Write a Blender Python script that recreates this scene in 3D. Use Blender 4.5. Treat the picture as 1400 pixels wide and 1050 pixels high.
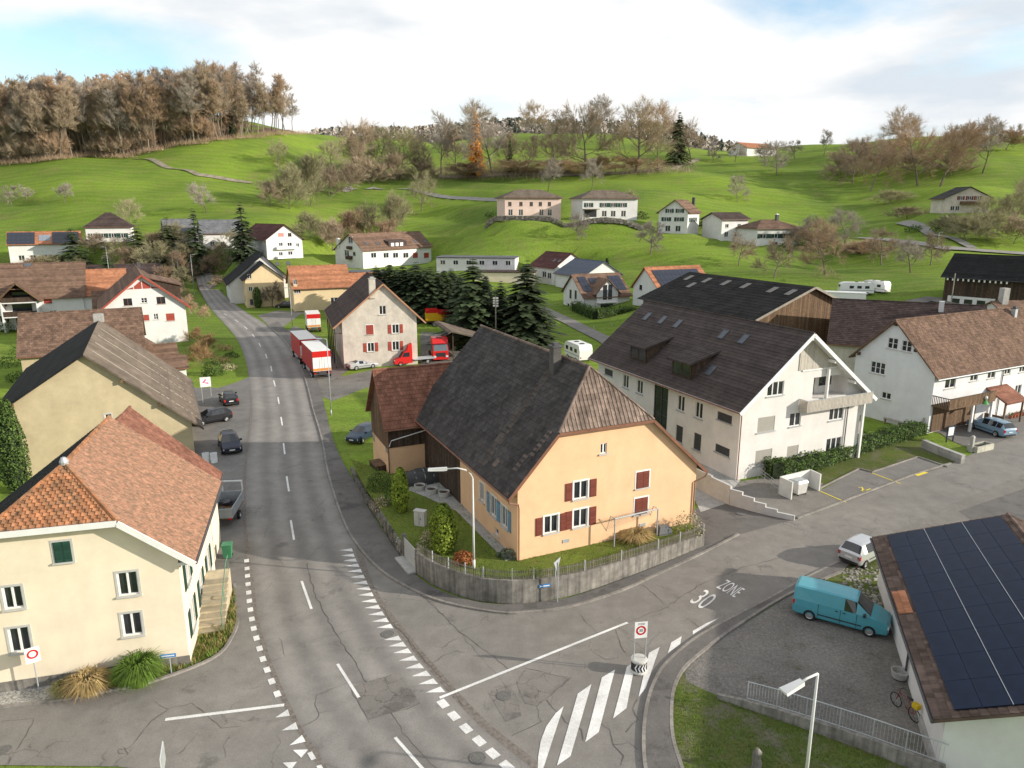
import bpy, bmesh, math, random
import numpy as np
from mathutils import Vector, Matrix
from mathutils.geometry import tessellate_polygon

# ------------------------------------------------------------------ scene, camera, light
for o in list(bpy.data.objects): bpy.data.objects.remove(o)
S = bpy.context.scene
C = S.collection
R = math.radians
HC, FP, YH = 23.0, 985.0, 285.0            # camera height (m), focal length and horizon in photo pixels (1400 wide)
K = HC / 20.5
PT = math.atan((525 - YH) / FP)
cP, sP = math.cos(PT), math.sin(PT)
cd = bpy.data.cameras.new('camera'); cam = bpy.data.objects.new('camera', cd); C.objects.link(cam)
cam.location = (0, 0, HC); cam.rotation_euler = (R(90) - PT, 0, 0)
cd.sensor_width = 36; cd.sensor_fit = 'HORIZONTAL'; cd.lens = 36 * FP / 1400; cd.clip_end = 9000; cd.clip_start = .5
S.camera = cam

SUN_AZ = Vector((.985, -.17, 0)).normalized()   # horizontal direction towards the sun
SUN_EL = R(19)
sl = bpy.data.lights.new('sun', 'SUN'); sl.energy = 4.6; sl.angle = R(.6); sl.color = (1, .92, .8)
so = bpy.data.objects.new('sun', sl); C.objects.link(so)
sd = Vector((SUN_AZ.x * math.cos(SUN_EL), SUN_AZ.y * math.cos(SUN_EL), math.sin(SUN_EL)))
so.rotation_euler = sd.to_track_quat('Z', 'Y').to_euler(); so.location = (60, -20, 60)

wd = bpy.data.worlds.new('World'); S.world = wd; wd.use_nodes = True
nt = wd.node_tree; nt.nodes.clear()
def nn(t, typ, **kw):
    n = t.nodes.new(typ)
    for k, v in kw.items(): setattr(n, k, v)
    return n
wo = nn(nt, 'ShaderNodeOutputWorld'); bg = nn(nt, 'ShaderNodeBackground'); bg.inputs[1].default_value = .1
sky = nn(nt, 'ShaderNodeTexSky', sky_type='NISHITA'); sky.sun_disc = False
sky.sun_elevation = SUN_EL; sky.sun_rotation = math.atan2(SUN_AZ.x, SUN_AZ.y)
sky.air_density = 1.0; sky.dust_density = .6; sky.ozone_density = 1.5
tc = nn(nt, 'ShaderNodeTexCoord')
mp = nn(nt, 'ShaderNodeMapping'); mp.inputs['Scale'].default_value = (1.0, 1.0, 3.4); mp.inputs['Location'].default_value = (3.42, 5.1, 1.68)
n1 = nn(nt, 'ShaderNodeTexNoise'); n1.inputs['Scale'].default_value = 1.5; n1.inputs['Detail'].default_value = 7; n1.inputs['Roughness'].default_value = .52; n1.inputs['Distortion'].default_value = .5
rp = nn(nt, 'ShaderNodeValToRGB'); rp.color_ramp.elements[0].position = .36; rp.color_ramp.elements[1].position = .50
n2 = nn(nt, 'ShaderNodeTexNoise'); n2.inputs['Scale'].default_value = 3.2; n2.inputs['Detail'].default_value = 6
rc = nn(nt, 'ShaderNodeValToRGB')
rc.color_ramp.elements[0].position = .38; rc.color_ramp.elements[0].color = (5.6, 6.1, 6.6, 1)
rc.color_ramp.elements[1].position = .52; rc.color_ramp.elements[1].color = (7.9, 7.85, 7.75, 1)
mx = nn(nt, 'ShaderNodeMix', data_type='RGBA')
sb = nn(nt, 'ShaderNodeMix', data_type='RGBA', blend_type='MULTIPLY'); sb.inputs[0].default_value = 1; sb.inputs[7].default_value = (1.7, 1.75, 1.7, 1)
L = nt.links.new
L(tc.outputs['Generated'], mp.inputs[0]); L(mp.outputs[0], n1.inputs[0]); L(mp.outputs[0], n2.inputs[0])
L(n1.outputs[0], rp.inputs[0]); L(n2.outputs[0], rc.inputs[0])
L(sky.outputs[0], sb.inputs[6])
L(rp.outputs[0], mx.inputs[0]); L(sb.outputs[2], mx.inputs[6]); L(rc.outputs[0], mx.inputs[7])
L(mx.outputs[2], bg.inputs[0]); L(bg.outputs[0], wo.inputs[0])

S.render.engine = 'CYCLES'
S.view_settings.view_transform = 'Standard'; S.view_settings.look = 'None'
S.view_settings.exposure = 0.42; S.view_settings.gamma = 1; S.view_settings.use_curve_mapping = False

# ------------------------------------------------------------------ pixel -> place
def ray(u, v):
    a = (u - 700) / FP; b = -(v - 525) / FP
    return Vector((a, cP + b * sP, -sP + b * cP))
CAM = Vector((0, 0, HC))
def G(u, v, z=0.0):
    d = ray(u, v); return CAM + d * ((z - HC) / d.z)
def onplane(u, v, p, n):
    d = ray(u, v); return CAM + d * ((p - CAM).dot(n) / d.dot(n))

# ------------------------------------------------------------------ helpers
rnd = random.Random(7)
class MB:
    """collects faces; build() links them as one mesh object"""
    def __init__(s): s.v = []; s.f = []; s.r = []; s.uv = None
    def face(s, pts, r=None):
        i = len(s.v); s.v += [tuple(p) for p in pts]; s.f.append(tuple(range(i, i + len(pts)))); s.r.append(rnd.random() if r is None else r)
    def box(s, x0, x1, y0, y1, z0, z1, r=None):
        p = [(x0,y0,z0),(x1,y0,z0),(x1,y1,z0),(x0,y1,z0),(x0,y0,z1),(x1,y0,z1),(x1,y1,z1),(x0,y1,z1)]
        s.hexa(p, r)
    def hexa(s, p, r=None):
        if r is None: r = rnd.random()
        i = len(s.v); s.v += [tuple(q) for q in p]
        for f in ((3,2,1,0),(4,5,6,7),(0,1,5,4),(1,2,6,5),(2,3,7,6),(3,0,4,7)):
            s.f.append(tuple(i + k for k in f)); s.r.append(r)
    def beam(s, a, b, w, h, up=(0,0,1), r=None):
        a = Vector(a); b = Vector(b); d = (b - a).normalized(); up = Vector(up)
        x = d.cross(up)
        if x.length < 1e-4: x = Vector((1,0,0))
        x = x.normalized() * (w / 2); y = x.cross(d).normalized() * (h / 2)
        s.hexa([a-x-y, a+x-y, b+x-y, b-x-y, a-x+y, a+x+y, b+x+y, b-x+y], r)
    def tube(s, pts, rad, n=6, cap=True, r=None):
        pts = [Vector(p) for p in pts]
        if not hasattr(rad, '__len__'): rad = [rad] * len(pts)
        if r is None: r = rnd.random()
        base = len(s.v)
        for k, p in enumerate(pts):
            d = (pts[min(k+1, len(pts)-1)] - pts[max(k-1, 0)])
            d = d.normalized() if d.length > 1e-6 else Vector((0,0,1))
            x = d.orthogonal().normalized() if abs(d.z) < .9 else Vector((1,0,0)) - d * d.x
            x.normalize(); y = d.cross(x)
            for j in range(n):
                t = 2 * math.pi * j / n
                s.v.append(tuple(p + (x * math.cos(t) + y * math.sin(t)) * rad[k]))
        for k in range(len(pts) - 1):
            for j in range(n):
                a = base + k*n + j; b = base + k*n + (j+1) % n
                s.f.append((a, b, b + n, a + n)); s.r.append(r)
        if cap:
            s.f.append(tuple(base + j for j in reversed(range(n)))); s.r.append(r)
            e = base + (len(pts)-1)*n
            s.f.append(tuple(e + j for j in range(n))); s.r.append(r)
    def prism(s, poly, z0, z1, r=None, bottom=False):
        """horizontal polygon (list of xy) extruded; poly may be concave"""
        if r is None: r = rnd.random()
        ar = sum(poly[i][0]*poly[(i+1)%len(poly)][1] - poly[(i+1)%len(poly)][0]*poly[i][1] for i in range(len(poly)))
        if ar < 0: poly = poly[::-1]
        i0 = len(s.v); n = len(poly)
        zt = z1 if hasattr(z1, '__len__') else [z1] * n
        s.v += [(p[0], p[1], zt[k]) for k, p in enumerate(poly)]
        for t in tessellate_polygon([[Vector((p[0], p[1], 0)) for p in poly]]):
            a, b, c = t
            pa, pb, pc = poly[a], poly[b], poly[c]
            if (pb[0]-pa[0])*(pc[1]-pa[1]) - (pb[1]-pa[1])*(pc[0]-pa[0]) < 0: a, c = c, a
            s.f.append((i0+a, i0+b, i0+c)); s.r.append(r)
        if z0 is not None:
            for k in range(n):
                p, q = poly[k], poly[(k+1) % n]
                s.face([(p[0],p[1],z0),(q[0],q[1],z0),(q[0],q[1],zt[(k+1)%n]),(p[0],p[1],zt[k])], r)
    def slab(s, poly, t, r=None):
        """planar convex 3-D polygon (ccw from above) given thickness t downwards"""
        lo = [Vector(p) - Vector((0,0,t)) for p in poly]
        s.face(poly, r); s.face(lo[::-1], r)
        n = len(poly)
        for k in range(n): s.face([lo[k], lo[(k+1)%n], poly[(k+1)%n], poly[k]], r)
    def lathe(s, prof, n=12, o=(0,0,0)):
        for k in range(len(prof)-1):
            for j in range(n):
                t0 = 2*math.pi*j/n; t1 = 2*math.pi*(j+1)/n
                (r0, z0), (r1, z1) = prof[k], prof[k+1]
                s.face([(o[0]+r0*math.cos(t0), o[1]+r0*math.sin(t0), o[2]+z0), (o[0]+r0*math.cos(t1), o[1]+r0*math.sin(t1), o[2]+z0),
                        (o[0]+r1*math.cos(t1), o[1]+r1*math.sin(t1), o[2]+z1), (o[0]+r1*math.cos(t0), o[1]+r1*math.sin(t0), o[2]+z1)], .5)
    def mesh(s, name, m, smooth=False):
        me = bpy.data.meshes.new(name); me.from_pydata(s.v, [], s.f)
        if m: me.materials.append(m)
        at = me.attributes.new('rnd', 'FLOAT', 'FACE'); at.data.foreach_set('value', s.r[:len(me.polygons)])
        if smooth: me.polygons.foreach_set('use_smooth', [True]*len(me.polygons))
        me.update(); return me
    def build(s, name, m, parent=None, smooth=False, kind=None, label=None):
        return mkobj(name, s.mesh(name, m, smooth), parent, kind, label)
def mkobj(name, me, parent=None, kind=None, label=None, loc=None, rz=None):
    o = bpy.data.objects.new(name, me); C.objects.link(o)
    if parent: o.parent = parent
    if kind: o['kind'] = kind
    if label: o['label'] = label
    if loc is not None: o.location = loc
    if rz is not None: o.rotation_euler = (0, 0, rz)
    return o
def tag(o, label, cat, group=None):
    o['label'] = label; o['category'] = cat
    if group: o['group'] = group
    return o
def thing(name, label, cat, loc=(0,0,0), rz=0, group=None, sc=None):
    o = bpy.data.objects.new(name, None); C.objects.link(o); o.empty_display_size = .3
    o.location = loc; o.rotation_euler = (0, 0, rz)
    if sc is not None: o.scale = (sc, sc, sc) if not hasattr(sc, '__len__') else sc
    return tag(o, label, cat, group)

# ------------------------------------------------------------------ materials
MATS = {}
def M(name, col, rough=.85, var=.12, scale=2.0, bump=0, bscale=None, metal=0, attr=0, objrnd=0, col2=None, dirt=0, spec=.3, alpha=1, trans=0, streak=0, detail=5, coat=0):
    if name in MATS: return MATS[name]
    m = bpy.data.materials.new(name); m.use_nodes = True; t = m.node_tree; t.nodes.clear()
    out = nn(t, 'ShaderNodeOutputMaterial'); b = nn(t, 'ShaderNodeBsdfPrincipled'); t.links.new(b.outputs[0], out.inputs[0])
    b.inputs['Roughness'].default_value = rough; b.inputs['Metallic'].default_value = metal
    b.inputs['Specular IOR Level'].default_value = spec
    if coat: b.inputs['Coat Weight'].default_value = coat; b.inputs['Coat Roughness'].default_value = .05
    c2 = col2 or tuple(c * (1 + var) for c in col); c1 = tuple(c * (1 - var) for c in col)
    if col2: c1 = col
    co = nn(t, 'ShaderNodeTexCoord'); ns = nn(t, 'ShaderNodeTexNoise'); ns.inputs['Scale'].default_value = scale; ns.inputs['Detail'].default_value = detail; ns.inputs['Roughness'].default_value = .6
    t.links.new(co.outputs['Object'], ns.inputs[0])
    rm = nn(t, 'ShaderNodeMapRange'); rm.inputs[1].default_value = .32; rm.inputs[2].default_value = .68; t.links.new(ns.outputs[0], rm.inputs[0])
    mixn = nn(t, 'ShaderNodeMix', data_type='RGBA'); mixn.inputs[6].default_value = (*c1, 1); mixn.inputs[7].default_value = (*c2, 1)
    t.links.new(rm.outputs[0], mixn.inputs[0]); cur = mixn.outputs[2]
    def mul(cur, src, lo, hi):
        r = nn(t, 'ShaderNodeMapRange'); r.inputs[3].default_value = lo; r.inputs[4].default_value = hi; t.links.new(src, r.inputs[0])
        x = nn(t, 'ShaderNodeMix', data_type='RGBA', blend_type='MULTIPLY'); x.inputs[0].default_value = 1
        t.links.new(cur, x.inputs[6]); t.links.new(r.outputs[0], x.inputs[7]); return x.outputs[2]
    if attr:
        a = nn(t, 'ShaderNodeAttribute', attribute_name='rnd'); cur = mul(cur, a.outputs['Fac'], 1 - attr, 1 + attr)
    if objrnd:
        a = nn(t, 'ShaderNodeObjectInfo'); cur = mul(cur, a.outputs['Random'], 1 - objrnd, 1 + objrnd)
    if dirt:
        n3 = nn(t, 'ShaderNodeTexNoise'); n3.inputs['Scale'].default_value = .45; n3.inputs['Detail'].default_value = 8; n3.inputs['Roughness'].default_value = .7
        t.links.new(co.outputs['Object'], n3.inputs[0])
        r = nn(t, 'ShaderNodeMapRange'); r.inputs[1].default_value = .38; r.inputs[2].default_value = .62; t.links.new(n3.outputs[0], r.inputs[0])
        cur = mul(cur, r.outputs[0], 1 - dirt, 1 + dirt * .3)
    if streak:
        mpn = nn(t, 'ShaderNodeMapping'); mpn.inputs['Scale'].default_value = (3.5, 3.5, .25); t.links.new(co.outputs['Object'], mpn.inputs[0])
        n4 = nn(t, 'ShaderNodeTexNoise'); n4.inputs['Scale'].default_value = 1.2; n4.inputs['Detail'].default_value = 6; t.links.new(mpn.outputs[0], n4.inputs[0])
        r = nn(t, 'ShaderNodeMapRange'); r.inputs[1].default_value = .35; r.inputs[2].default_value = .6; t.links.new(n4.outputs[0], r.inputs[0])
        cur = mul(cur, r.outputs[0], 1 - streak, 1)
    t.links.new(cur, b.inputs['Base Color'])
    if bump:
        n5 = nn(t, 'ShaderNodeTexNoise'); n5.inputs['Scale'].default_value = bscale or scale * 6; n5.inputs['Detail'].default_value = 4
        t.links.new(co.outputs['Object'], n5.inputs[0])
        bp = nn(t, 'ShaderNodeBump'); bp.inputs['Strength'].default_value = bump; bp.inputs['Distance'].default_value = .05
        t.links.new(n5.outputs[0], bp.inputs['Height']); t.links.new(bp.outputs[0], b.inputs['Normal'])
    if trans:
        tr = nn(t, 'ShaderNodeBsdfTranslucent'); t.links.new(cur, tr.inputs[0]); ms = nn(t, 'ShaderNodeMixShader'); ms.inputs[0].default_value = trans
        t.links.new(b.outputs[0], ms.inputs[1]); t.links.new(tr.outputs[0], ms.inputs[2]); t.links.new(ms.outputs[0], out.inputs[0])
    MATS[name] = m; return m

def asphalt(name, col, crack=.5, crscale=.35, band=False, fine=14, full=False, damp=.60):
    m = bpy.data.materials.new(name); m.use_nodes = True; t = m.node_tree; b = t.nodes['Principled BSDF']; b.inputs['Roughness'].default_value = .8; b.inputs['Specular IOR Level'].default_value = .3
    co = nn(t, 'ShaderNodeTexCoord'); Lk = t.links.new
    def noise(sc, det=6, ro=.6):
        n = nn(t, 'ShaderNodeTexNoise'); n.inputs['Scale'].default_value = sc; n.inputs['Detail'].default_value = det; n.inputs['Roughness'].default_value = ro; Lk(co.outputs['Object'], n.inputs[0]); return n
    def mr(src, a, bb, lo, hi):
        r = nn(t, 'ShaderNodeMapRange'); r.inputs[1].default_value = a; r.inputs[2].default_value = bb; r.inputs[3].default_value = lo; r.inputs[4].default_value = hi; Lk(src, r.inputs[0]); return r.outputs[0]
    def mulv(a, bb):
        x = nn(t, 'ShaderNodeMath', operation='MULTIPLY'); Lk(a, x.inputs[0]); Lk(bb, x.inputs[1]); return x.outputs[0]
    big = mr(noise(.12, 4).outputs[0], .3, .7, .84, 1.14); mid = mr(noise(.9, 7, .7).outputs[0], .3, .7, .82, 1.14); fin = mr(noise(fine, 3).outputs[0], .3, .7, .86, 1.14)
    f = mulv(mulv(big, mid), fin)
    # dark damp blotches with a shape of their own
    st = mr(noise(.33, 9, .72).outputs[0], damp, damp + .06, 1, .7); f = mulv(f, st)
    if crack:
        nd = noise(.8, 5); vm = nn(t, 'ShaderNodeVectorMath', operation='MULTIPLY_ADD'); vm.inputs[1].default_value = (1.1, 1.1, 1.1); Lk(nd.outputs['Color'], vm.inputs[0]); Lk(co.outputs['Object'], vm.inputs[2])
        vo = nn(t, 'ShaderNodeTexVoronoi', feature='DISTANCE_TO_EDGE'); vo.inputs['Scale'].default_value = crscale; Lk(vm.outputs[0], vo.inputs['Vector'])
        ln = mr(vo.outputs['Distance'], .004, .014, 1, 0)
        mk = mr(noise(.25, 3).outputs[0], *((.1, .3) if full else (.5, .6)), 0, 1)
        c = mulv(ln, mk); f = mulv(f, mr(c, 0, 1, 1, 1 - crack))
    if band:
        uv = nn(t, 'ShaderNodeUVMap'); sx = nn(t, 'ShaderNodeSeparateXYZ'); Lk(uv.outputs[0], sx.inputs[0])
        a = nn(t, 'ShaderNodeMath', operation='MULTIPLY'); a.inputs[1].default_value = math.pi * 8; Lk(sx.outputs[0], a.inputs[0])
        cs = nn(t, 'ShaderNodeMath', operation='COSINE'); Lk(a.outputs[0], cs.inputs[0])
        f = mulv(f, mr(cs.outputs[0], -1, 1, 1.2, .9))
    x = nn(t, 'ShaderNodeMix', data_type='RGBA', blend_type='MULTIPLY'); x.inputs[0].default_value = 1; x.inputs[6].default_value = (*col, 1); Lk(f, x.inputs[7]); Lk(x.outputs[2], b.inputs['Base Color'])
    bp = nn(t, 'ShaderNodeBump'); bp.inputs['Strength'].default_value = .25; bp.inputs['Distance'].default_value = .02; Lk(noise(30, 3).outputs[0], bp.inputs['Height']); Lk(bp.outputs[0], b.inputs['Normal'])
    MATS[name] = m; return m

def grassmat(name, a, bcol, c, s1=.03, s2=.25, s3=2.5, soil=None, soil_t=.56):
    m = bpy.data.materials.new(name); m.use_nodes = True; t = m.node_tree; b = t.nodes['Principled BSDF']; b.inputs['Roughness'].default_value = .95; b.inputs['Specular IOR Level'].default_value = .05
    co = nn(t, 'ShaderNodeTexCoord'); Lk = t.links.new
    def noise(sc, det=6, ro=.6):
        n = nn(t, 'ShaderNodeTexNoise'); n.inputs['Scale'].default_value = sc; n.inputs['Detail'].default_value = det; n.inputs['Roughness'].default_value = ro; Lk(co.outputs['Object'], n.inputs[0]); return n.outputs[0]
    def mr(src, a0, b0, lo=0, hi=1):
        r = nn(t, 'ShaderNodeMapRange'); r.inputs[1].default_value = a0; r.inputs[2].default_value = b0; r.inputs[3].default_value = lo; r.inputs[4].default_value = hi; Lk(src, r.inputs[0]); return r.outputs[0]
    def mix(f, p, q, mode='MIX'):
        x = nn(t, 'ShaderNodeMix', data_type='RGBA', blend_type=mode)
        Lk(f, x.inputs[0]) if not isinstance(f, (int, float)) else setattr(x.inputs[0], 'default_value', f)
        for i, q_ in ((6, p), (7, q)):
            if isinstance(q_, tuple): x.inputs[i].default_value = (*q_, 1)
            else: Lk(q_, x.inputs[i])
        return x.outputs[2]
    cur = mix(mr(noise(s1, 5), .38, .62), a, bcol)
    cur = mix(mr(noise(s2, 8, .7), .45, .75, 0, .6), cur, c)
    if soil: cur = mix(mr(noise(.5, 9, .75), soil_t, soil_t + .12, 0, .85), cur, soil)
    cur = mix(1.0, cur, mr(noise(s3, 5, .7), .3, .7, .72, 1.25), 'MULTIPLY')
    if name == 'meadow':   # mowing and grazing lines
        wv = nn(t, 'ShaderNodeTexWave', bands_direction='Y'); wv.inputs['Scale'].default_value = .09; wv.inputs['Distortion'].default_value = 9; wv.inputs['Detail'].default_value = 4; wv.inputs['Detail Scale'].default_value = .6; Lk(co.outputs['Object'], wv.inputs[0])
        cur = mix(1.0, cur, mr(wv.outputs['Fac'], 0, 1, .92, 1.05), 'MULTIPLY')
        cur = mix(mr(noise(.06, 8, .75), .55, .72, 0, .55), cur, (.2, .17, .075))
    Lk(cur, b.inputs['Base Color'])
    bp = nn(t, 'ShaderNodeBump'); bp.inputs['Strength'].default_value = .5; bp.inputs['Distance'].default_value = .15; Lk(noise(s3 * 2.5, 4), bp.inputs['Height']); Lk(bp.outputs[0], b.inputs['Normal'])
    MATS[name] = m; return m

A1 = asphalt('asphalt_main', (.21, .196, .178), crack=.22, crscale=.22, band=True)
A2 = asphalt('asphalt_side', (.205, .19, .17), crack=.32, crscale=.4)
A3 = asphalt('asphalt_dark', (.135, .125, .115), crack=.3, crscale=.5, damp=.53)
A4 = asphalt('asphalt_yard', (.17, .16, .148), crack=.35, crscale=.45)
AG = grassmat('gravel', (.20, .185, .165), (.13, .122, .11), (.34, .33, .31), .25, 9, 5, soil=(.10, .105, .055))
GRASS = grassmat('meadow', (.185, .268, .036), (.105, .165, .029), (.185, .195, .06), .018, .2, 2.0)
LAWN = grassmat('lawn', (.165, .21, .04), (.11, .15, .03), (.21, .2, .07), .3, 1.2, 8, soil=(.14,.12,.06))
ROUGHG = grassmat('rough_grass', (.10, .13, .03), (.075, .10, .03), (.17, .15, .06), .2, .8, 5, soil=(.16, .14, .11), soil_t=.50)
KERB = M('kerb_stone', (.25, .23, .205), var=.2, scale=4, dirt=.3)
CONC = M('concrete', (.42, .41, .385), var=.1, scale=3, dirt=.2, streak=.15, bump=.15)
CONCD = M('old_concrete', (.27, .25, .22), var=.2, scale=3, dirt=.35, streak=.4, bump=.3)
PWHITE = M('road_paint', (.70, .69, .66), var=.16, scale=14, dirt=.22)
PYEL = M('yellow_paint', (.75, .60, .06), var=.1, scale=8, dirt=.2)
CRACK = M('crack_seal', (.095, .085, .075), var=.2)
GLASS = M('window_glass', (.028, .032, .038), rough=.06, var=.5, scale=.6, spec=.7)
GLASSB = M('car_glass', (.02, .024, .028), rough=.05, var=.2, spec=.8)
WFRAME = M('white_frame', (.74, .74, .72), rough=.5, var=.04)
SILL = M('stone_sill', (.48, .47, .44), var=.08)
METAL = M('galvanised', (.42, .44, .45), rough=.5, metal=.3, var=.1)
METALD = M('dark_metal', (.07, .07, .075), rough=.5, var=.2)
COPPER = M('copper_brown', (.2, .095, .06), rough=.5, var=.2)
RUBBER = M('tyre_rubber', (.02, .02, .02), rough=.9)
ALU = M('alloy', (.45, .45, .46), rough=.35, metal=.7)
WOODD = M('dark_wood', (.075, .05, .035), var=.3, scale=3, attr=.3, streak=.4)
WOODP = M('pale_cladding', (.47,.43,.37), var=.08, scale=3, attr=.1, streak=.12)
WOODM = M('brown_wood', (.17, .105, .06), var=.25, scale=3, attr=.25, streak=.35)
WOODL = M('grey_wood', (.33, .29, .24), var=.15, scale=3, attr=.12, streak=.2)
BLACK = M('black_plastic', (.03, .03, .032), rough=.5)
REDSH = M('red_shutter', (.35, .065, .045), rough=.6, attr=.15)
BROWNSH = M('brown_shutter', (.17, .045, .03), rough=.6, attr=.15)
GREENSH = M('green_shutter', (.02, .06, .045), rough=.5, attr=.2)
BLUESH = M('blue_shutter', (.16, .27, .36), rough=.6, attr=.15)
BLINDG = M('grey_blind', (.33, .315, .28), rough=.6, var=.05)
BLINDD = M('dark_blind', (.06, .062, .068), rough=.5, var=.1)
REDLAMP = M('tail_lamp', (.5, .02, .02), rough=.2); LAMPW = M('head_lamp', (.6, .62, .64), rough=.15)
PLATE = M('number_plate', (.7, .7, .68), rough=.5)
PV = M('solar_cell', (.011, .02, .046), rough=.32, var=.3, scale=.7, spec=.12, attr=.25)
PVD = M('solar_cell_dull', (.015, .02, .035), rough=.3, var=.3, scale=.7, spec=.5, attr=.2)
def tile(name, col, attr=.22, dirt=.25, **k): return M(name, col, rough=.9, var=.2, scale=1.5, attr=attr, dirt=dirt, spec=.15, **k)
T_DARK = tile('roof_anthracite', (.066, .06, .057), attr=.2, dirt=.28)
T_BRHIP = tile('roof_pantile_brown', (.22, .165, .135), attr=.25, dirt=.35)
T_RED = tile('roof_red_old', (.24, .11, .075), attr=.22)
T_TERRA = M('roof_terracotta', (.20, .135, .09), col2=(.43, .225, .145), rough=.9, scale=4.2, detail=3, attr=.13, spec=.15)
T_TERRAD = M('roof_terracotta_hip', (.16, .10, .06), col2=(.44, .19, .09), rough=.9, scale=2.4, detail=4, attr=.25, spec=.15)
T_BRN = tile('roof_brown', (.165, .105, .075), attr=.25)
T_DBRN = tile('roof_dark_brown', (.07, .05, .045), attr=.2)
T_APT = tile('roof_apartment', (.075, .06, .054), attr=.14, dirt=.15)
T_GREYB = tile('roof_fibre', (.17, .135, .105), attr=.1, dirt=.3)
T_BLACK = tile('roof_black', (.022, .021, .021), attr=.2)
T_MAR = tile('roof_maroon', (.11, .05, .045), attr=.15)
T_ORG = tile('roof_orange', (.37, .165, .09), attr=.2, dirt=.2)
T_GREY = tile('roof_grey', (.15, .155, .165), attr=.12)
T_CORR = tile('roof_corrugated', (.026, .024, .023), attr=.15, dirt=.4)
def plaster(name, col, dirt=.09, streak=0): return M(name, col, rough=.92, var=.035, scale=.8, dirt=dirt, streak=streak, bump=.1, bscale=30, spec=.15)
P_ORG = plaster('plaster_orange', (.77, .50, .30)); P_CREAM = plaster('plaster_cream', (.80, .695, .53)); P_WHITE = plaster('plaster_white', (.68, .67, .65))
P_APT = plaster('plaster_apartment', (.67, .645, .615)); P_BEIGE = plaster('plaster_beige', (.50, .42, .27), dirt=.15, streak=.0)
P_OLD = plaster('plaster_old', (.62, .56, .48), dirt=.22, streak=.05); P_YEL = plaster('plaster_yellow', (.68, .54, .33)); P_PINK = plaster('plaster_pink', (.70, .54, .47))
P_BLUEW = plaster('plaster_bluewhite', (.68, .69, .70)); P_GREYD = plaster('cladding_grey', (.13, .135, .13))
BARK = M('bark', (.16, .13, .10), var=.3, scale=4, objrnd=.2)
BARKL = M('bark_pale', (.27, .23, .18), var=.3, scale=4, objrnd=.2)
TWIG = M('twigs', (.37, .29, .205), var=.2, scale=.3, attr=.3, objrnd=.25)
TWIGR = M('twigs_rusty', (.40, .28, .185), var=.2, scale=.3, attr=.3, objrnd=.25)
TWIGG = M('twigs_olive', (.32, .29, .17), var=.2, scale=.3, attr=.3, objrnd=.25)
TWIGP = M('twigs_grey', (.34, .295, .25), var=.2, scale=.3, attr=.3, objrnd=.2)
SPRUCE = M('spruce_needles', (.042, .06, .025), var=.35, scale=.8, attr=.5, objrnd=.25, trans=.15)
PINE = M('pine_needles', (.075, .095, .035), var=.3, scale=.8, attr=.4, objrnd=.2, trans=.15)
THUJA = M('thuja_leaves', (.22, .29, .035), var=.3, scale=1.5, attr=.5, objrnd=.15, trans=.2)
HEDGE = M('hedge_leaves', (.085, .14, .03), var=.3, scale=1.0, attr=.5, objrnd=.15, trans=.2)
LARCH = M('larch_needles', (.80, .45, .09), var=.3, scale=.6, attr=.4, trans=.3)
SHRUBR = M('rusty_shrub_leaves', (.35, .12, .045), var=.3, attr=.4, trans=.2)
DRYG = M('dry_grass', (.42, .31, .14), var=.25, attr=.35, trans=.25)
GRBL = M('grass_blades', (.12, .2, .03), var=.3, attr=.4, trans=.25)
def paint(name, col): return M(name, col, rough=.3, var=.03, spec=.4, coat=.15)
C_TEAL = paint('paint_teal', (.075, .30, .36)); C_SILV = M('paint_silver', (.52, .53, .54), rough=.3, metal=.4, var=.03, coat=.5); C_BLUE = paint('paint_iceblue', (.19, .30, .40))
C_NAVY = paint('paint_navy', (.012, .014, .03)); C_BLK = paint('paint_black', (.012, .013, .016)); C_RED = paint('paint_red', (.55, .02, .018)); C_WHITE = paint('paint_white', (.76, .76, .74)); C_DBLUE = paint('paint_dark_blue', (.02, .035, .06)); C_DRED = paint('paint_dark_red', (.2, .012, .012)); C_GREY = paint('paint_grey', (.2, .21, .23))
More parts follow.
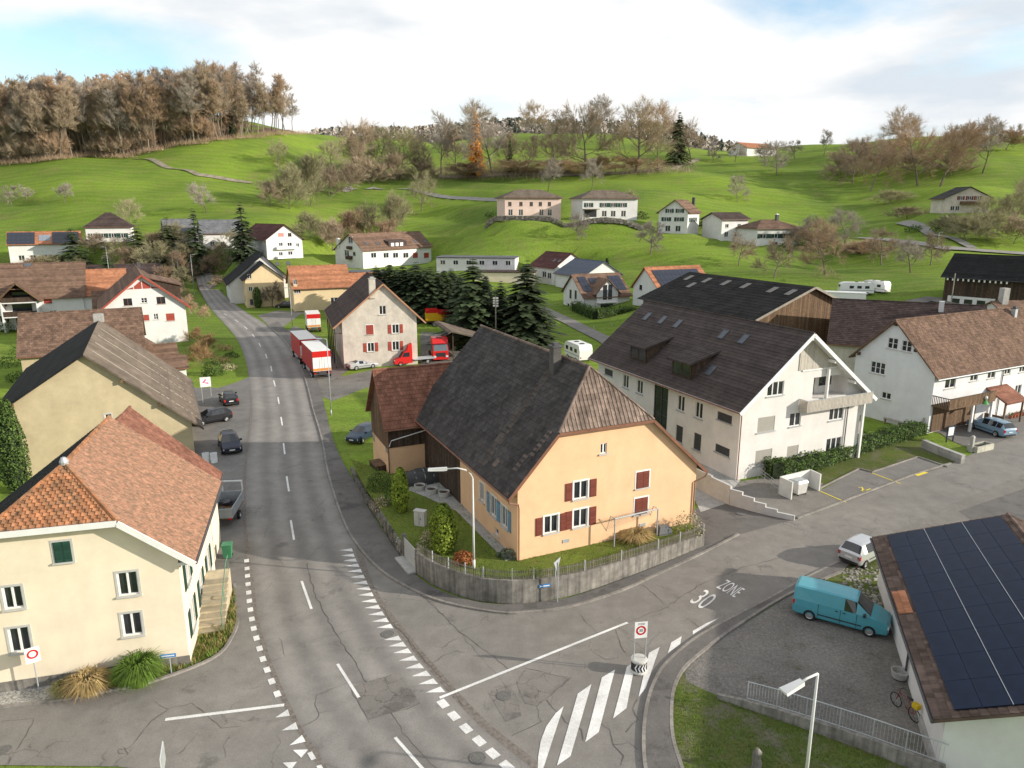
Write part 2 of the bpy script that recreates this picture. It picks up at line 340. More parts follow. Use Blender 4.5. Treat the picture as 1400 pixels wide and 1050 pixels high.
# ------------------------------------------------------------------ terrain: profiles (distance, photo row) per photo column, in metres of a 20.5 m camera, scaled by K
PROF = {
 -300: [(130,0),(170,'z2'),(220,330),(260,290),(300,258),(330,235),(420,200),(520,170)],
 0:    [(145,0),(175,'z1.5'),(200,358),(230,318),(260,282),(290,250),(320,224),(400,190),(500,160),(600,150)],
 100:  [(145,0),(175,'z1.5'),(200,350),(230,310),(260,275),(290,246),(325,215),(400,185),(500,150),(600,140)],
 200:  [(170,0),(188,'z1.5'),(207,324),(235,297),(265,268),(300,237),(335,208),(420,172),(500,148),(600,140)],
 300:  [(185,0),(197,'z1.5'),(209,330),(235,303),(265,272),(300,240),(340,188),(420,165),(500,155),(600,160)],
 400:  [(158,0),(170,'z2'),(183,352),(220,315),(260,282),(300,248),(340,210),(385,176),(450,180),(600,190)],
 470:  [(150,0),(172,'z2'),(195,366),(230,326),(270,290),(310,258),(350,222),(390,195),(450,188),(600,188),(800,194)],
 550:  [(130,0),(160,'z2'),(197,368),(230,330),(270,292),(310,262),(340,240),(400,207),(450,196),(600,192),(800,202)],
 620:  [(130,0),(160,'z2'),(185,366),(215,330),(260,290),(300,262),(335,240),(400,212),(450,202),(600,196),(800,206)],
 700:  [(130,0),(160,'z1.5'),(178,'z2.8'),(194,340),(204,304),(222,290),(260,266),(310,240),(400,200),(450,188),(600,186),(800,196)],
 780:  [(125,0),(160,'z1.2'),(178,'z3'),(194,338),(204,304),(222,292),(265,262),(318,237),(410,196),(460,184),(600,184),(800,193)],
 850:  [(115,0),(145,'z1'),(170,370),(193,336),(204,304),(222,293),(270,258),(320,234),(420,198),(470,188),(600,188),(800,197)],
 950:  [(100,0),(125,'z2'),(150,385),(175,348),(200,318),(230,294),(270,262),(320,236),(400,214),(500,208),(600,208),(800,214)],
 1050: [(95,0),(125,'z2'),(150,388),(180,348),(197,329),(230,300),(270,268),(330,236),(400,212),(450,205),(600,210),(800,214)],
 1150: [(90,0),(120,'z2'),(145,398),(185,354),(220,320),(260,284),(300,248),(350,212),(390,196),(450,196),(600,215)],
 1230: [(90,0),(120,'z2'),(145,398),(180,352),(215,315),(255,278),(300,240),(345,206),(385,192),(450,194),(600,215)],
 1310: [(90,0),(115,'z2'),(140,392),(180,350),(205,310),(217,291),(260,256),(310,218),(350,195),(420,186),(600,205)],
 1400: [(90,0),(115,'z2'),(140,392),(180,350),(205,315),(220,295),(260,262),(310,222),(350,198),(420,186),(600,205)],
 1700: [(90,0),(115,'z2'),(140,390),(180,352),(220,300),(260,268),(310,230),(350,205),(420,190),(600,205)],
}
_y = np.arange(0, 1001, 5.0); _us = sorted(PROF); _tab = []
for u in _us:
    ys, zs = [0, 60], [0, 0]
    for d, v in PROF[u]:
        if v == 0: z = 0
        elif isinstance(v, str): z = float(v[1:])
        else:
            r_ = ray(u, v); z = 20.5 + r_.z * d / r_.y
        ys.append(d); zs.append(z)
    _tab.append(np.interp(_y, ys, zs))
_tab = np.array(_tab); _ts = np.array([(u - 700) / FP * cP for u in _us])
_tf = np.linspace(-1.3, 1.3, 131)
T2 = np.array([np.interp(_tf, _ts, _tab[:, j]) for j in range(len(_y))]).T
def _smooth(a, ax, n):
    for _ in range(n):
        p = np.pad(a, [(1,1) if i == ax else (0,0) for i in range(2)], mode='edge')
        s0 = [slice(None)]*2; s1 = [slice(None)]*2; s2 = [slice(None)]*2
        s0[ax] = slice(0,-2); s1[ax] = slice(1,-1); s2[ax] = slice(2,None)
        a = .25*p[tuple(s0)] + .5*p[tuple(s1)] + .25*p[tuple(s2)]
    return a
T2 = _smooth(_smooth(T2, 1, 3), 0, 4); T2[:, _y < 80] = 0
def hz_base(x, y):
    x /= K; y /= K
    if y < 60: return 0.0
    t = min(max(x / y, -1.29), 1.29); yy = min(max(y, 0), 994)
    i = (t + 1.3) / .02; i0 = int(i); fi = i - i0; j = yy / 5; j0 = int(j); fj = j - j0
    i0 = min(i0, 129); j0 = min(j0, 198)
    return K * ((T2[i0,j0]*(1-fi) + T2[i0+1,j0]*fi)*(1-fj) + (T2[i0,j0+1]*(1-fi) + T2[i0+1,j0+1]*fi)*fj)
PADS = [(4.8,215,17.4,11.5,17),(26.5,214,17.2,11.5,17),(47,205.5,13.9,7,13),(58.6,203,12.6,6,11),(68.5,198,11.2,7,13),(131.3,217,19.2,8,15),(-35.4,207,4.9,14,22),(-63,192.6,8,9,15),(-112,205,11.6,8,14),(-131.5,207,5.6,10,16),(-81.4,205.6,9.6,7,12),(11.5,180.4,2.6,7,12),(-92,207,9.8,5,9)]
def hz(x, y):
    z = hz_base(x, y); w = min(1, max(0, z / 6))
    zt = z + w * .75 * math.sin(z * 1.15 + .6 * math.sin(x * .03))
    return zt + w * (1.6 * math.sin(x * .045 + 1.3 * math.sin(y * .021)) * math.sin(y * .05 + .7) + .5 * math.sin(x * .11 + y * .07)) - .03
_hz0 = hz
def hz(x, y):
    z = _hz0(x, y)
    if y < 150: return z
    for px_, py_, pz_, r0, r1 in PADS:
        d_ = math.hypot(x - px_*K, y - py_*K)
        if d_ < r1*K:
            t_ = min(1, max(0, (r1*K - d_)/((r1-r0)*K))); t_ = t_*t_*(3-2*t_); z = z*(1-t_) + pz_*K*t_
    return z
def GT(u, v, y0=70.0, y1=1100.0):
    d = ray(u, v); y = y0; st = 2.0
    while y < y1:
        p = CAM + d * (y / d.y)
        if hz(p.x, p.y) >= p.z:
            p = CAM + d * ((y - st / 2) / d.y); return Vector((p.x, p.y, hz(p.x, p.y)))
        y += st
    p = CAM + d * (y1 / d.y); return Vector((p.x, p.y, hz(p.x, p.y)))

xs = [-3500,-2200,-1500,-1100,-800,-600,-480] + list(range(-400, 401, 5)) + [480,600,800,1100,1500,2200,3500]
ysr = [-800,-300,-100,-40,0,30,60,80] + [90 + 3.5*k for k in range(100)] + list(range(440, 560, 6)) + list(range(570, 1130, 20)) + [1300,1700,2500,4000]
tv = [(x, y, hz(x, y)) for y in ysr for x in xs]
nx = len(xs)
tf = [(j*nx+i, j*nx+i+1, (j+1)*nx+i+1, (j+1)*nx+i) for j in range(len(ysr)-1) for i in range(nx-1)]
tm = bpy.data.meshes.new('terrain'); tm.from_pydata(tv, [], tf); tm.materials.append(GRASS); tm.polygons.foreach_set('use_smooth', [True]*len(tf)); tm.update()
terrain = mkobj('terrain', tm, kind='structure')

# ------------------------------------------------------------------ roads and other ground sheets
def P2(px, z=0.0): return [tuple(G(u, v, z)[:2]) for u, v in px]
def rounded(px, n=3):
    """Catmull-Rom through pixel points"""
    out = []
    for i in range(len(px)-1):
        p0, p1, p2, p3 = px[max(i-1,0)], px[i], px[i+1], px[min(i+2, len(px)-1)]
        for k in range(n):
            t = k / n
            out.append(tuple(.5*((2*p1[j]) + (-p0[j]+p2[j])*t + (2*p0[j]-5*p1[j]+4*p2[j]-p3[j])*t*t + (-p0[j]+3*p1[j]-3*p2[j]+p3[j])*t**3) for j in (0,1)))
    out.append(px[-1]); return out
def sheet(name, px, z, m, parent=None, z0=None, kind='structure'):
    mb = MB(); mb.prism(P2(px), z0, z); return mb.build(name, m, parent, kind=None if parent else kind)
ROW = [(1130,490,840),(1047,441,733),(999,411,672),(964,393,636),(904,367,583),(844,350,534),(800,345,506),(750,338,489),(700,334,466),(640,335,447),(600,340,439),(560,344,428),(520,341,418),(490,335,405),(465,325,388),(445,309,366),(430,295,342),(415,283,318),(400,273,299),(388,266,286),(378,258,275)]
lp = rounded([(l, v) for v, l, r in ROW]); rpx = rounded([(r, v) for v, l, r in ROW])
me = bpy.data.meshes.new('main_road'); vv = []; ff = []; NU = 8
for a, b in zip(lp, rpx):
    A = G(*a); B = G(*b)
    for k in range(NU+1): q = A.lerp(B, k/NU); vv.append((q.x, q.y, max(.006, hz(q.x, q.y) + .03 + min(.35, max(0, hz(q.x, q.y) + .025)*6))))
for j in range(len(lp)-1):
    for k in range(NU): i = j*(NU+1)+k; ff.append((i, i+1, i+NU+2, i+NU+1))
me.from_pydata(vv, [], ff); me.materials.append(A1)
uvl = me.uv_layers.new(name='UVMap')
for p in me.polygons:
    for li in p.loop_indices: vi = me.loops[li].vertex_index; uvl.data[li].uv = ((vi % (NU+1))/NU, vi // (NU+1))
me.update(); road = mkobj('main_road', me, kind='structure')

KB1 = rounded([(428,560),(440,600),(447,640),(458,680),(473,720),(492,750),(520,780),(560,805),(610,825),(680,838),(720,838),(780,830),(850,808),(900,785),(960,757),(1010,731)])
KB2 = rounded([(1090,709),(1150,687),(1250,649),(1300,634)])
KB3 = rounded([(1200,738),(1150,767),(1100,792),(1050,820),(1000,846),(960,868),(930,890),(905,915),(890,945),(882,980),(880,1020),(884,1060),(900,1130)])
KB4 = rounded([(1150,783),(1075,815),(1000,862),(960,892),(935,915),(922,940),(918,970),(920,1010),(932,1050),(960,1130)])
KB5 = rounded([(321,800),(323,825),(325,850),(318,870),(300,895),(260,915),(200,935),(150,945),(100,955),(0,968),(-200,990)])
KB6 = rounded([(428,560),(418,520),(405,490),(388,465),(366,445)])
jr = rpx[:rpx.index((489,750))+1] if (489,750) in rpx else [p for p in rpx if p[1] > 751]
side_street = sheet('side_street', KB1[15:] + [(1090,709)] + KB2[1:] + [(1350,611),(1400,589),(1560,520),(1560,575),(1400,648),(1300,690)] + KB3 + [(880,1130)] + jr[1:], .0, A2)
minor = sheet('minor_street', [(344,802)] + KB5 + [(-200,1062),(0,1046),(160,1048),(250,1058),(330,1130),(495,1130)] + [p for p in lp if p[1] < 1125 and p[1] > 802], .001, A2)
sheet('forecourt', [(344,802),(338,750),(334,700),(335,640),(340,600),(344,560),(341,515),(325,522),(300,530),(262,530),(240,560),(240,620),(262,660),(285,700),(275,800),(300,830),(322,830),(321,800)], -.004, A4)
SWO = rounded([(445,560),(455,600),(470,635),(493,672),(500,690),(537,747),(552,768),(566,786),(590,803),(620,816),(660,826),(700,828),(760,822),(800,812),(850,794),(900,775),(962,748)], 2)
sheet('pavement', KB1[:-3] + [(965,752)] + SWO[::-1], .1, A3, z0=0)
sheet('pavement_corner', KB3 + KB4[::-1], .1, A3, z0=0)
sheet('pavement_far', KB6 + [(380,440),(402,462),(420,488),(434,520),(445,560)], .09, A3, z0=0)
sheet('gravel_lot', [(1190,742),(1230,860),(1250,930),(1290,1010),(1330,1130),(1275,1060),(1100,985),(985,953),(940,935),(935,917),(960,894),(1000,864),(1075,817),(1150,785)], .004, AG)
sheet('verge_lawn', [(940,933),(985,953),(1100,985),(1275,1060),(1330,1130),(960,1130),(932,1050),(920,1010),(918,970),(922,942),(934,917)], .012, ROUGHG)
sheet('driveway', [(955,762),(1010,736),(1088,712),(1040,701),(995,688),(960,690),(945,700),(950,730)], -.002, A3)
PAVER = asphalt('pavers', (.19, .175, .155), crack=.5, crscale=1.6, fine=9)
sheet('paved_court', [(985,668),(1012,658),(1065,650),(1125,660),(1124,672),(1157,687),(1090,709),(1083,709),(1040,690)], -.006, PAVER)
sheet('parking_bay', [(1157,687),(1121,671),(1175,641),(1192,646),(1255,625),(1296,639),(1250,650)], .002, A4)
sheet('farm_forecourt', [(1262,588),(1285,592),(1300,602),(1335,617),(1400,589),(1560,520),(1560,480),(1400,540),(1330,556),(1280,575)], .008, A4)
sheet('road_lay_by', [(1190,738),(1300,684),(1400,642),(1560,566),(1560,690),(1400,740),(1300,760)], -.003, PAVER); sheet('car_park', [(1310,699),(1400,668),(1560,612),(1560,690),(1400,735),(1340,720)], .003, A3)
sheet('gravel_yard', [(428,505),(470,514),(520,503),(580,500),(640,488),(640,520),(560,522),(500,530),(455,548),(434,540)], -.010, AG)
sheet('rear_yard', [(575,503),(645,490),(660,462),(640,440),(575,446)], -.014, AG); sheet('truck_stand', [(392,452),(405,446),(440,462),(478,505),(455,520),(430,512)], -.008, A4)
sheet('lane', [(372,449),(352,431),(400,420),(470,409),(520,404),(520,410),(470,417),(410,430),(390,445)], .002, A2)
sheet('planting_bed', [(1058,660),(1121,668),(1175,639),(1192,644),(1255,623),(1296,637),(1320,632),(1262,598),(1180,608),(1060,648)], -.012, ROUGHG)
sheet('concrete_ramp', [(940,640),(958,648),(1000,686),(958,700),(948,680)], .003, CONC)
sheet('apartment_path', [(940,615),(1012,657),(1003,668),(985,668),(950,640)], .007, CONC)
sheet('farm_track', [(1140,452),(1180,430),(1240,412),(1270,410),(1270,420),(1225,428),(1175,455)], 0.0, AG) if False else None
def kerb(name, px, w=.16, h=.13, m=KERB):
    pts = [G(u, v) for u, v in px]; mb = MB()
    for a, b in zip(pts[:-1], pts[1:]):
        d = (b - a).normalized(); mb.beam(a - d*.02 + Vector((0,0,h/2-.02)), b - d*.01 + Vector((0,0,h/2-.02)), w, h)
    return mb.build(name, m, kind='structure')
for k_ in (KB1, KB2, KB3, KB4, KB5, KB6): kerb('kerb', k_)
kerb('kerb', [(1175,641),(1192,646),(1255,625),(1296,639)], .12, .12); kerb('kerb', [(1121,668),(1175,641)], .12, .12)
def gutter(px, w=.3):
    mb = MB(); pts = [G(u, v, .010) for u, v in px]
    ribbon(mb, pts, w); return mb.build('gutter_strip', M('gutter_setts', (.165,.145,.125), var=.35, scale=5), road)
def ribbon(mb, pts, w):
    L_ = []; 
    for i, p in enumerate(pts):
        d = (pts[min(i+1,len(pts)-1)] - pts[max(i-1,0)]); n = Vector((-d.y, d.x, 0)).normalized() * (w[i] if hasattr(w,'__len__') else w) / 2
        L_.append((p + n, p - n))
    for (a, b), (c, d) in zip(L_[:-1], L_[1:]): mb.face([b, d, c, a] if True else [a, c, d, b])
gutter([p for p in rpx if p[1] < 1120 and p[1] > 745], .42); gutter([p for p in lp if 520 < p[1] < 1100], .25)

# paint
def mark(px, parent, z=.016, m=PWHITE, name='road_marking'):
    mb = MB(); mb.prism(P2(px), None, z); return mb.build(name, m, parent)
def dash(a, b, w, parent, z=.016, m=PWHITE, name='lane_dash'):
    A = G(*a, z); B = G(*b, z); A.z = max(z, hz(A.x, A.y) + .045 + min(.35, max(0, hz(A.x, A.y) + .025)*6)); B.z = max(z, hz(B.x, B.y) + .045 + min(.35, max(0, hz(B.x, B.y) + .025)*6)); mb = MB(); ribbon(mb, [A, B], w); return mb.build(name, m, parent)
def Z(s, bx, by, pts): return [(bx + x / s, by + y / s) for x, y in pts]
for a, b in [((412.3,794.3),(425.7,832.3)),((461.4,907.7),(490.6,953.4)),((397.5,711),(402,738)),((391.9,651.2),(395,671.7)),((387.5,605.7),(389.4,620.8)),((384.1,570),(386,581.6)),((380,542.9),(381.6,552.3)),((374.1,519.8),(376.2,528.2)),((370.3,500.3),(371.6,507.7)),((363,483.8),(365,489.8)),((354,469),(356.5,474)),((345,457),(348,461)),((334,446),(338,450)),((321,437),(325.5,440)),((306,428.5),(310,431)),((540,1008),(590,1065))]:
    dash(a, b, .15, road)
tri = Z(3.5,350,750,[(432,12),(440,38),(450,62),(461,87),(474,113),(487,141),(500,170),(513,198),(527,227),(542,258),(558,288),(577,320),(597,352),(618,382),(655,440),(678,470),(702,502),(730,538),(760,575),(792,612),(825,650),(860,690)])
for i, p in enumerate(tri):
    A = G(*p, .016); q = tri[min(i+1, len(tri)-1)]; q0 = tri[max(i-1, 0)]
    d = (G(*q) - G(*q0)).normalized(); n = Vector((-d.y, d.x, 0)); 
    if n.x < 0: n = -n
    mb = MB(); f_ = -d * .30; mb.face([A - n*.42 + f_*1.0, A + n*.42 + f_*1.0, A + n*.42 - f_*.75]) ; mb.build('give_way_triangle', PWHITE, road)
dz = Z(3.5,350,750,[(895,742),(947,800),(1005,860),(1068,920),(1133,980),(1200,1040),(1270,1100)])
for i, p in enumerate(dz):
    q = dz[min(i+1, len(dz)-1)]; q0 = dz[max(i-1, 0)]; d = (G(*q) - G(*q0)).normalized(); A = G(*p, .016); mb = MB(); ribbon(mb, [A - d*.3, A + d*.3], .42); mb.build('edge_dash', PWHITE, road)
dl = Z(3.5,0,750,[(1180,58),(1182,95),(1184,130),(1187,170),(1190,210),(1193,250),(1198,292),(1205,337),(1214,382),(1227,428),(1242,478),(1258,528),(1278,580),(1300,635),(1327,695)])
for i, p in enumerate(dl):
    q = dl[min(i+1, len(dl)-1)]; q0 = dl[max(i-1, 0)]; d = (G(*q) - G(*q0)).normalized(); A = G(*p, .016); mb = MB(); ribbon(mb, [A - d*.24, A + d*.24], .3); mb.build('edge_dash', PWHITE, road)
dash((225.7,983.7),(388.6,963.7), .2, minor, name='stop_line'); dash((601,954),(858,851), .17, side_street, name='lane_line')
for px in ([(92,810),(152,770),(162,802)],[(122,872),(190,832),(202,866)],[(160,943),(220,893),(238,925)],[(176,965),(250,962),(217,1002)],[(128,1026),(196,1022),(167,1062)]): mark(Z(3.5,350,750,px), road, name='give_way_triangle')
for px in ([(245,980),(268,972),(288,1006),(265,1015)],[(288,1042),(312,1035),(335,1075),(310,1083)]): mark(Z(3.5,350,750,px), road, name='edge_dash')
for px in ([(247,755),(208,790),(165,850),(138,920),(125,1000),(122,1090),(138,1090)],[(380,650),(315,695),(215,1040),(280,995)],[(493,580),(430,618),(350,928),(415,880)],[(590,545),(550,565),(483,815),(548,765)],[(707,472),(655,500),(605,712),(640,668)],[(812,420),(762,450),(745,502),(805,458)],[(990,333),(930,358),(865,395),(865,412)]):
    mark(Z(3.5,700,750,px), side_street, name='hatch_stripe')
def text_on_road(txt, lb, lt, rb, name):
    cu = bpy.data.curves.new(name, 'FONT'); cu.body = txt; cu.size = 1
    o = bpy.data.objects.new('tmp', cu); C.objects.link(o); dg = bpy.context.evaluated_depsgraph_get(); me = bpy.data.meshes.new_from_object(o.evaluated_get(dg)); bpy.data.objects.remove(o)
    X = [v.co.x for v in me.vertices]; Y_ = [v.co.y for v in me.vertices]; x0, x1, y0, y1 = min(X), max(X), min(Y_), max(Y_)
    A, B, D = G(*lb, .018), G(*lt, .018), G(*rb, .018)
    for v in me.vertices: v.co = A + (D - A) * ((v.co.x - x0)/(x1 - x0)) + (B - A) * ((v.co.y - y0)/(y1 - y0))
    me.materials.clear(); me.materials.append(PWHITE)
    if me.polygons and me.polygons[0].normal.z < 0: me.flip_normals()
    return mkobj(name, me, side_street)
text_on_road('30', (942,822.5), (964.5,805.5), (960,833.5), 'speed_number'); text_on_road('ZONE', (978.6,803), (994,792), (1004,817), 'zone_lettering')
dash((1121.4,671.5),(1156.8,686.8), .12, None, m=PYEL, name='parking_line')['kind'] = 'structure'
dash((1192,646.5),(1230.7,661), .12, None, m=PYEL, name='parking_line')['kind'] = 'structure'
def stroke(pts, w, name):
    mb = MB(); ribbon(mb, [G(u, v, .016) for u, v in pts], w); o = mb.build(name, PYEL); o['kind'] = 'structure'
stroke(Z(4.667,1100,480,[(345,870),(365,868),(375,885),(395,888),(420,878),(438,885)]), .12, 'wheelchair_symbol'); stroke(Z(4.667,1100,480,[(372,880),(365,890),(385,898),(415,897),(428,885)]), .1, 'wheelchair_symbol')
stroke(Z(4.667,1100,480,[(710,793),(775,772)]), .38, 'parking_lettering')
# cracks and patches
PATCH = asphalt('asphalt_patch', (.185, .17, .152), crack=.55, crscale=.9, full=True, damp=.52)
mb = MB(); mb.prism(P2(Z(3.5,350,750,[(685,590),(785,740),(540,820),(450,665)])), None, .011); mb.build('patch', PATCH, road)
mb = MB(); mb.prism(P2(Z(3.5,700,750,[(20,640),(60,580),(285,620),(120,755),(60,740)])), None, .009); mb.build('patch', PATCH, side_street)
mb = MB(); mb.prism(P2(Z(3.5,350,750,[(1110,690),(1215,650),(1255,720),(1270,800),(1195,830)])), None, .0075); mb.build('patch', PATCH, side_street)
def crack(pts, w, parent, seed):
    r_ = random.Random(seed); P = [G(*p, .013) for p in pts]; out = []
    for a, b in zip(P[:-1], P[1:]):
        n = max(2, int((b-a).length / .35))
        for k in range(n): q = a.lerp(b, k/n); out.append(q + Vector((r_.uniform(-.07,.07), r_.uniform(-.07,.07), 0)))
    out.append(P[-1]); mb = MB(); ribbon(mb, out, [w * .5 * r_.uniform(.3, 1.5) for _ in out]); mb.build('crack', CRACK, parent)
z3 = lambda p: Z(3.5,350,750,p); z4 = lambda p: Z(3.5,700,750,p); z2 = lambda p: Z(3.5,0,750,p)
for i, (p, w, par) in enumerate([
 (z3([(243,70),(260,150),(280,220),(350,350),(410,450),(450,510),(530,640)]), .09, road),(z3([(650,790),(720,900),(790,980),(870,1055)]), .06, road),
 (z3([(530,635),(440,640),(290,700),(275,745),(310,785),(290,820),(220,850)]), .05, road),(z3([(310,785),(405,770)]), .04, road),
 (z3([(45,440),(110,425),(145,520),(60,540)]), .035, road),(z3([(540,820),(685,775),(785,740)]), .06, road),(z3([(450,665),(540,830)]), .05, road),
 (z3([(600,270),(660,360),(740,450),(830,560),(930,670),(1000,760)]), .10, side_street),(z3([(640,350),(700,400),(790,520),(880,600)]), .05, side_street),
 (z3([(770,200),(980,400),(1230,585)]), .05, side_street),(z3([(830,250),(1000,430),(1150,600),(1220,690)]), .03, side_street),
 (z3([(840,550),(890,515),(960,490),(1000,495)]), .04, side_street),(z3([(890,475),(925,450),(975,425)]), .03, side_street),
 (z4([(320,310),(410,405)]), .04, side_street),(z4([(630,175),(745,275),(900,170),(1100,90),(1280,45)]), .05, side_street),(z4([(745,275),(560,350)]), .04, side_street),
 (z4([(60,570),(280,620),(120,755),(135,830),(0,895)]), .05, side_street),(z4([(380,490),(440,530),(510,520)]), .05, side_street),(z4([(500,390),(520,460),(545,500)]), .05, side_street),
 (z4([(420,835),(470,870),(490,940),(540,990),(520,1040)]), .08, side_street),(z4([(540,880),(600,820),(580,770),(600,720)]), .06, side_street),(z4([(490,940),(560,930),(600,960)]), .06, side_street),
 (z4([(160,720),(230,790),(250,830),(330,870),(340,920)]), .06, side_street),(z4([(800,350),(850,330),(900,380)]), .04, side_street),
 (z2([(0,830),(165,815),(40,1030)]), .04, minor),(z2([(740,735),(800,770),(920,740),(1060,855),(1150,850)]), .05, minor),(z2([(800,770),(690,860),(640,930),(600,960)]), .05, minor),(z2([(565,960),(600,955),(610,975),(575,985),(565,960)]), .04, minor),
 (z2([(860,980),(900,940),(950,880)]), .04, minor),(z2([(1080,1000),(1070,940),(1100,900)]), .04, minor)]): crack(p, w, par, i)
def manhole(u, v, r=.34, parent=None):
    p = G(u, v, .02); mb = MB(); mb.lathe([(0,.012),(r*.72,.012),(r*.78,.004),(r*.84,.012),(r,.012),(r*1.03,0)], 20, p); o = mb.build('manhole_cover', M('cast_iron', (.13,.125,.115), var=.2, scale=9), parent); return o
for u, v in ((530,866.6),(653,1036)): manhole(u, v, .36, road)
manhole(689,951, .36, side_street); manhole(1013,702,.36,None)['kind'] = 'structure'
manhole(5,1025,.3,minor)

def path(name, px, w, m, off=.06, terr=True):
    off = off*3.2
    pts = []
    P = [GT(u, v) if terr else G(u, v) for u, v in px]
    for a, b in zip(P[:-1], P[1:]):
        n = max(2, int((b-a).length/2))
        for k in range(n): pts.append(a.lerp(b, k/n))
    pts.append(P[-1]); mb = MB(); L_ = []
    for i, p in enumerate(pts):
        d = pts[min(i+1,len(pts)-1)] - pts[max(i-1,0)]; n = Vector((-d.y, d.x, 0)).normalized()*w/2
        row = []
        for s_ in (-1, 0, 1):
            q = p + n*s_; row.append(Vector((q.x, q.y, hz(q.x, q.y) + off)))
        L_.append(row)
    for r0, r1 in zip(L_[:-1], L_[1:]):
        for k in (0, 1): mb.face([r0[k+1], r0[k], r1[k], r1[k+1]][::-1])
    return mb.build(name, m, kind='structure')
DIRT = M('dirt_track', (.27,.235,.17), var=.2, scale=.4, dirt=.3)
TARM = M('hill_lane', (.24,.23,.21), var=.12, scale=.3)
path('field_path', [(185,218),(230,231),(270,239),(310,246),(345,250)], 2.2, DIRT, .12)
path('hill_lane', [(600,243),(680,241),(760,240),(830,238),(900,233),(935,226),(955,218)], 3, DIRT, .12)
path('hill_lane', [(470,262),(510,257),(560,259),(600,269),(640,272),(684,275)], 2.5, TARM, .12)
path('hill_lane', [(1170,326),(1230,332),(1290,340),(1340,345),(1420,350)], 3, TARM, .12)
path('hill_lane', [(1230,305),(1262,312),(1290,325),(1330,340)], 3, TARM, .14)
path('farm_track', [(1130,448),(1175,434),(1215,420),(1270,412),(1330,420)], 3.4, AG, .1)
path('farm_lane', [(735,419),(778,441),(828,466),(850,480)], 3.2, A2, .05)
# ------------------------------------------------------------------ buildings
ZUP = Vector((0,0,1))
def tiles(poly, course, width, m, parent, roll=False, name='roof_tiles', th=.03, jit=.012, seed=0, lift=.004):
    """overlapping tiles laid on a planar convex roof polygon (local 3-D points, first edge = eave)"""
    P = [Vector(p) for p in poly]; n = (P[1]-P[0]).cross(P[2]-P[1]).normalized()
    if n.z < 0: n = -n
    ea = (P[1]-P[0]).normalized(); eu = n.cross(ea)
    if eu.z < 0: eu = -eu
    o = P[0]; q = [((p-o).dot(ea), (p-o).dot(eu)) for p in P]
    ymax = max(y for _, y in q); ymin = min(y for _, y in q); r_ = random.Random(seed); mb = MB()
    def ext(y):
        xs_ = []
        for k in range(len(q)):
            (xa, ya), (xb, yb) = q[k], q[(k+1) % len(q)]
            if abs(yb-ya) < 1e-9:
                if abs(y-ya) < 1e-6: xs_ += [xa, xb]
            elif min(ya,yb)-1e-9 <= y <= max(ya,yb)+1e-9: xs_.append(xa + (xb-xa)*(y-ya)/(yb-ya))
        return (min(xs_), max(xs_)) if xs_ else None
    nr = max(1, int(round((ymax-ymin)/course))); course = (ymax-ymin)/nr
    def pt(x, y, h): return o + ea*x + eu*y + n*(h + lift)
    for i in range(nr):
        y0 = ymin + i*course; y1 = y0 + course
        e0 = ext(y0 + 1e-4); e1 = ext(y1 - 1e-4)
        if not e0 or not e1: continue
        w_ = width or (e0[1]-e0[0]); off = (i % 2)*.5*w_ if not roll else 0
        x = e0[0] - off if e0[1]-e0[0] > e1[1]-e1[0] else e1[0] - off
        lo = min(e0[0], e1[0]); hi = max(e0[1], e1[1]); x = lo - off
        while x < hi - 1e-6:
            a, b = x, x + w_; x += w_
            b0, b1 = max(a, e0[0]), min(b, e0[1]); t0, t1 = max(a, e1[0]), min(b, e1[1])
            if b1 - b0 < .02 and t1 - t0 < .02: continue
            if b1 < b0: b0 = b1 = (t0 + t1)/2
            if t1 < t0: t0 = t1 = min(max((b0+b1)/2, e1[0]), e1[1])
            j = r_.uniform(0, jit); h0 = th + j; rr = r_.random(); g = .012 if width else 0
            if roll and b1 - b0 > .1:
                m0, m1 = b0 + (b1-b0)*.35, b0 + (b1-b0)*.7; u0, u1 = t0 + (t1-t0)*.35, t0 + (t1-t0)*.7; up = .045
                rows = [((b0,h0),(t0,.004)), ((m0,h0),(u0,.004)), ((.5*(m0+m1),h0+up),(.5*(u0+u1),up)), ((m1,h0+up*.6),(u1,up*.6)), ((b1,h0),(t1,.004))]
                for (A, B), (C_, D) in zip(rows[:-1], rows[1:]):
                    mb.face([pt(A[0],y0,A[1]), pt(C_[0],y0,C_[1]), pt(D[0],y1+.02,D[1]), pt(B[0],y1+.02,B[1])], rr)
                    mb.face([pt(A[0],y0,0), pt(C_[0],y0,0), pt(C_[0],y0,C_[1]), pt(A[0],y0,A[1])], rr)
            else:
                A, B, C_, D = pt(b0+g,y0,h0), pt(b1-g,y0,h0), pt(max(t1-g,t0),y1+.02,.003+j), pt(t0+g if t0+g<t1 else t0,y1+.02,.003+j)
                mb.face([A,B,C_,D], rr); mb.face([pt(b0+g,y0,0),pt(b1-g,y0,0),B,A], rr)
                if width: mb.face([pt(b1-g,y0,0), pt(max(t1-g,t0),y1,0), C_, B], rr); mb.face([pt(t0+g,y1,0), pt(b0+g,y0,0), A, D], rr)
    return mb.build(name, m, parent, kind='stuff')

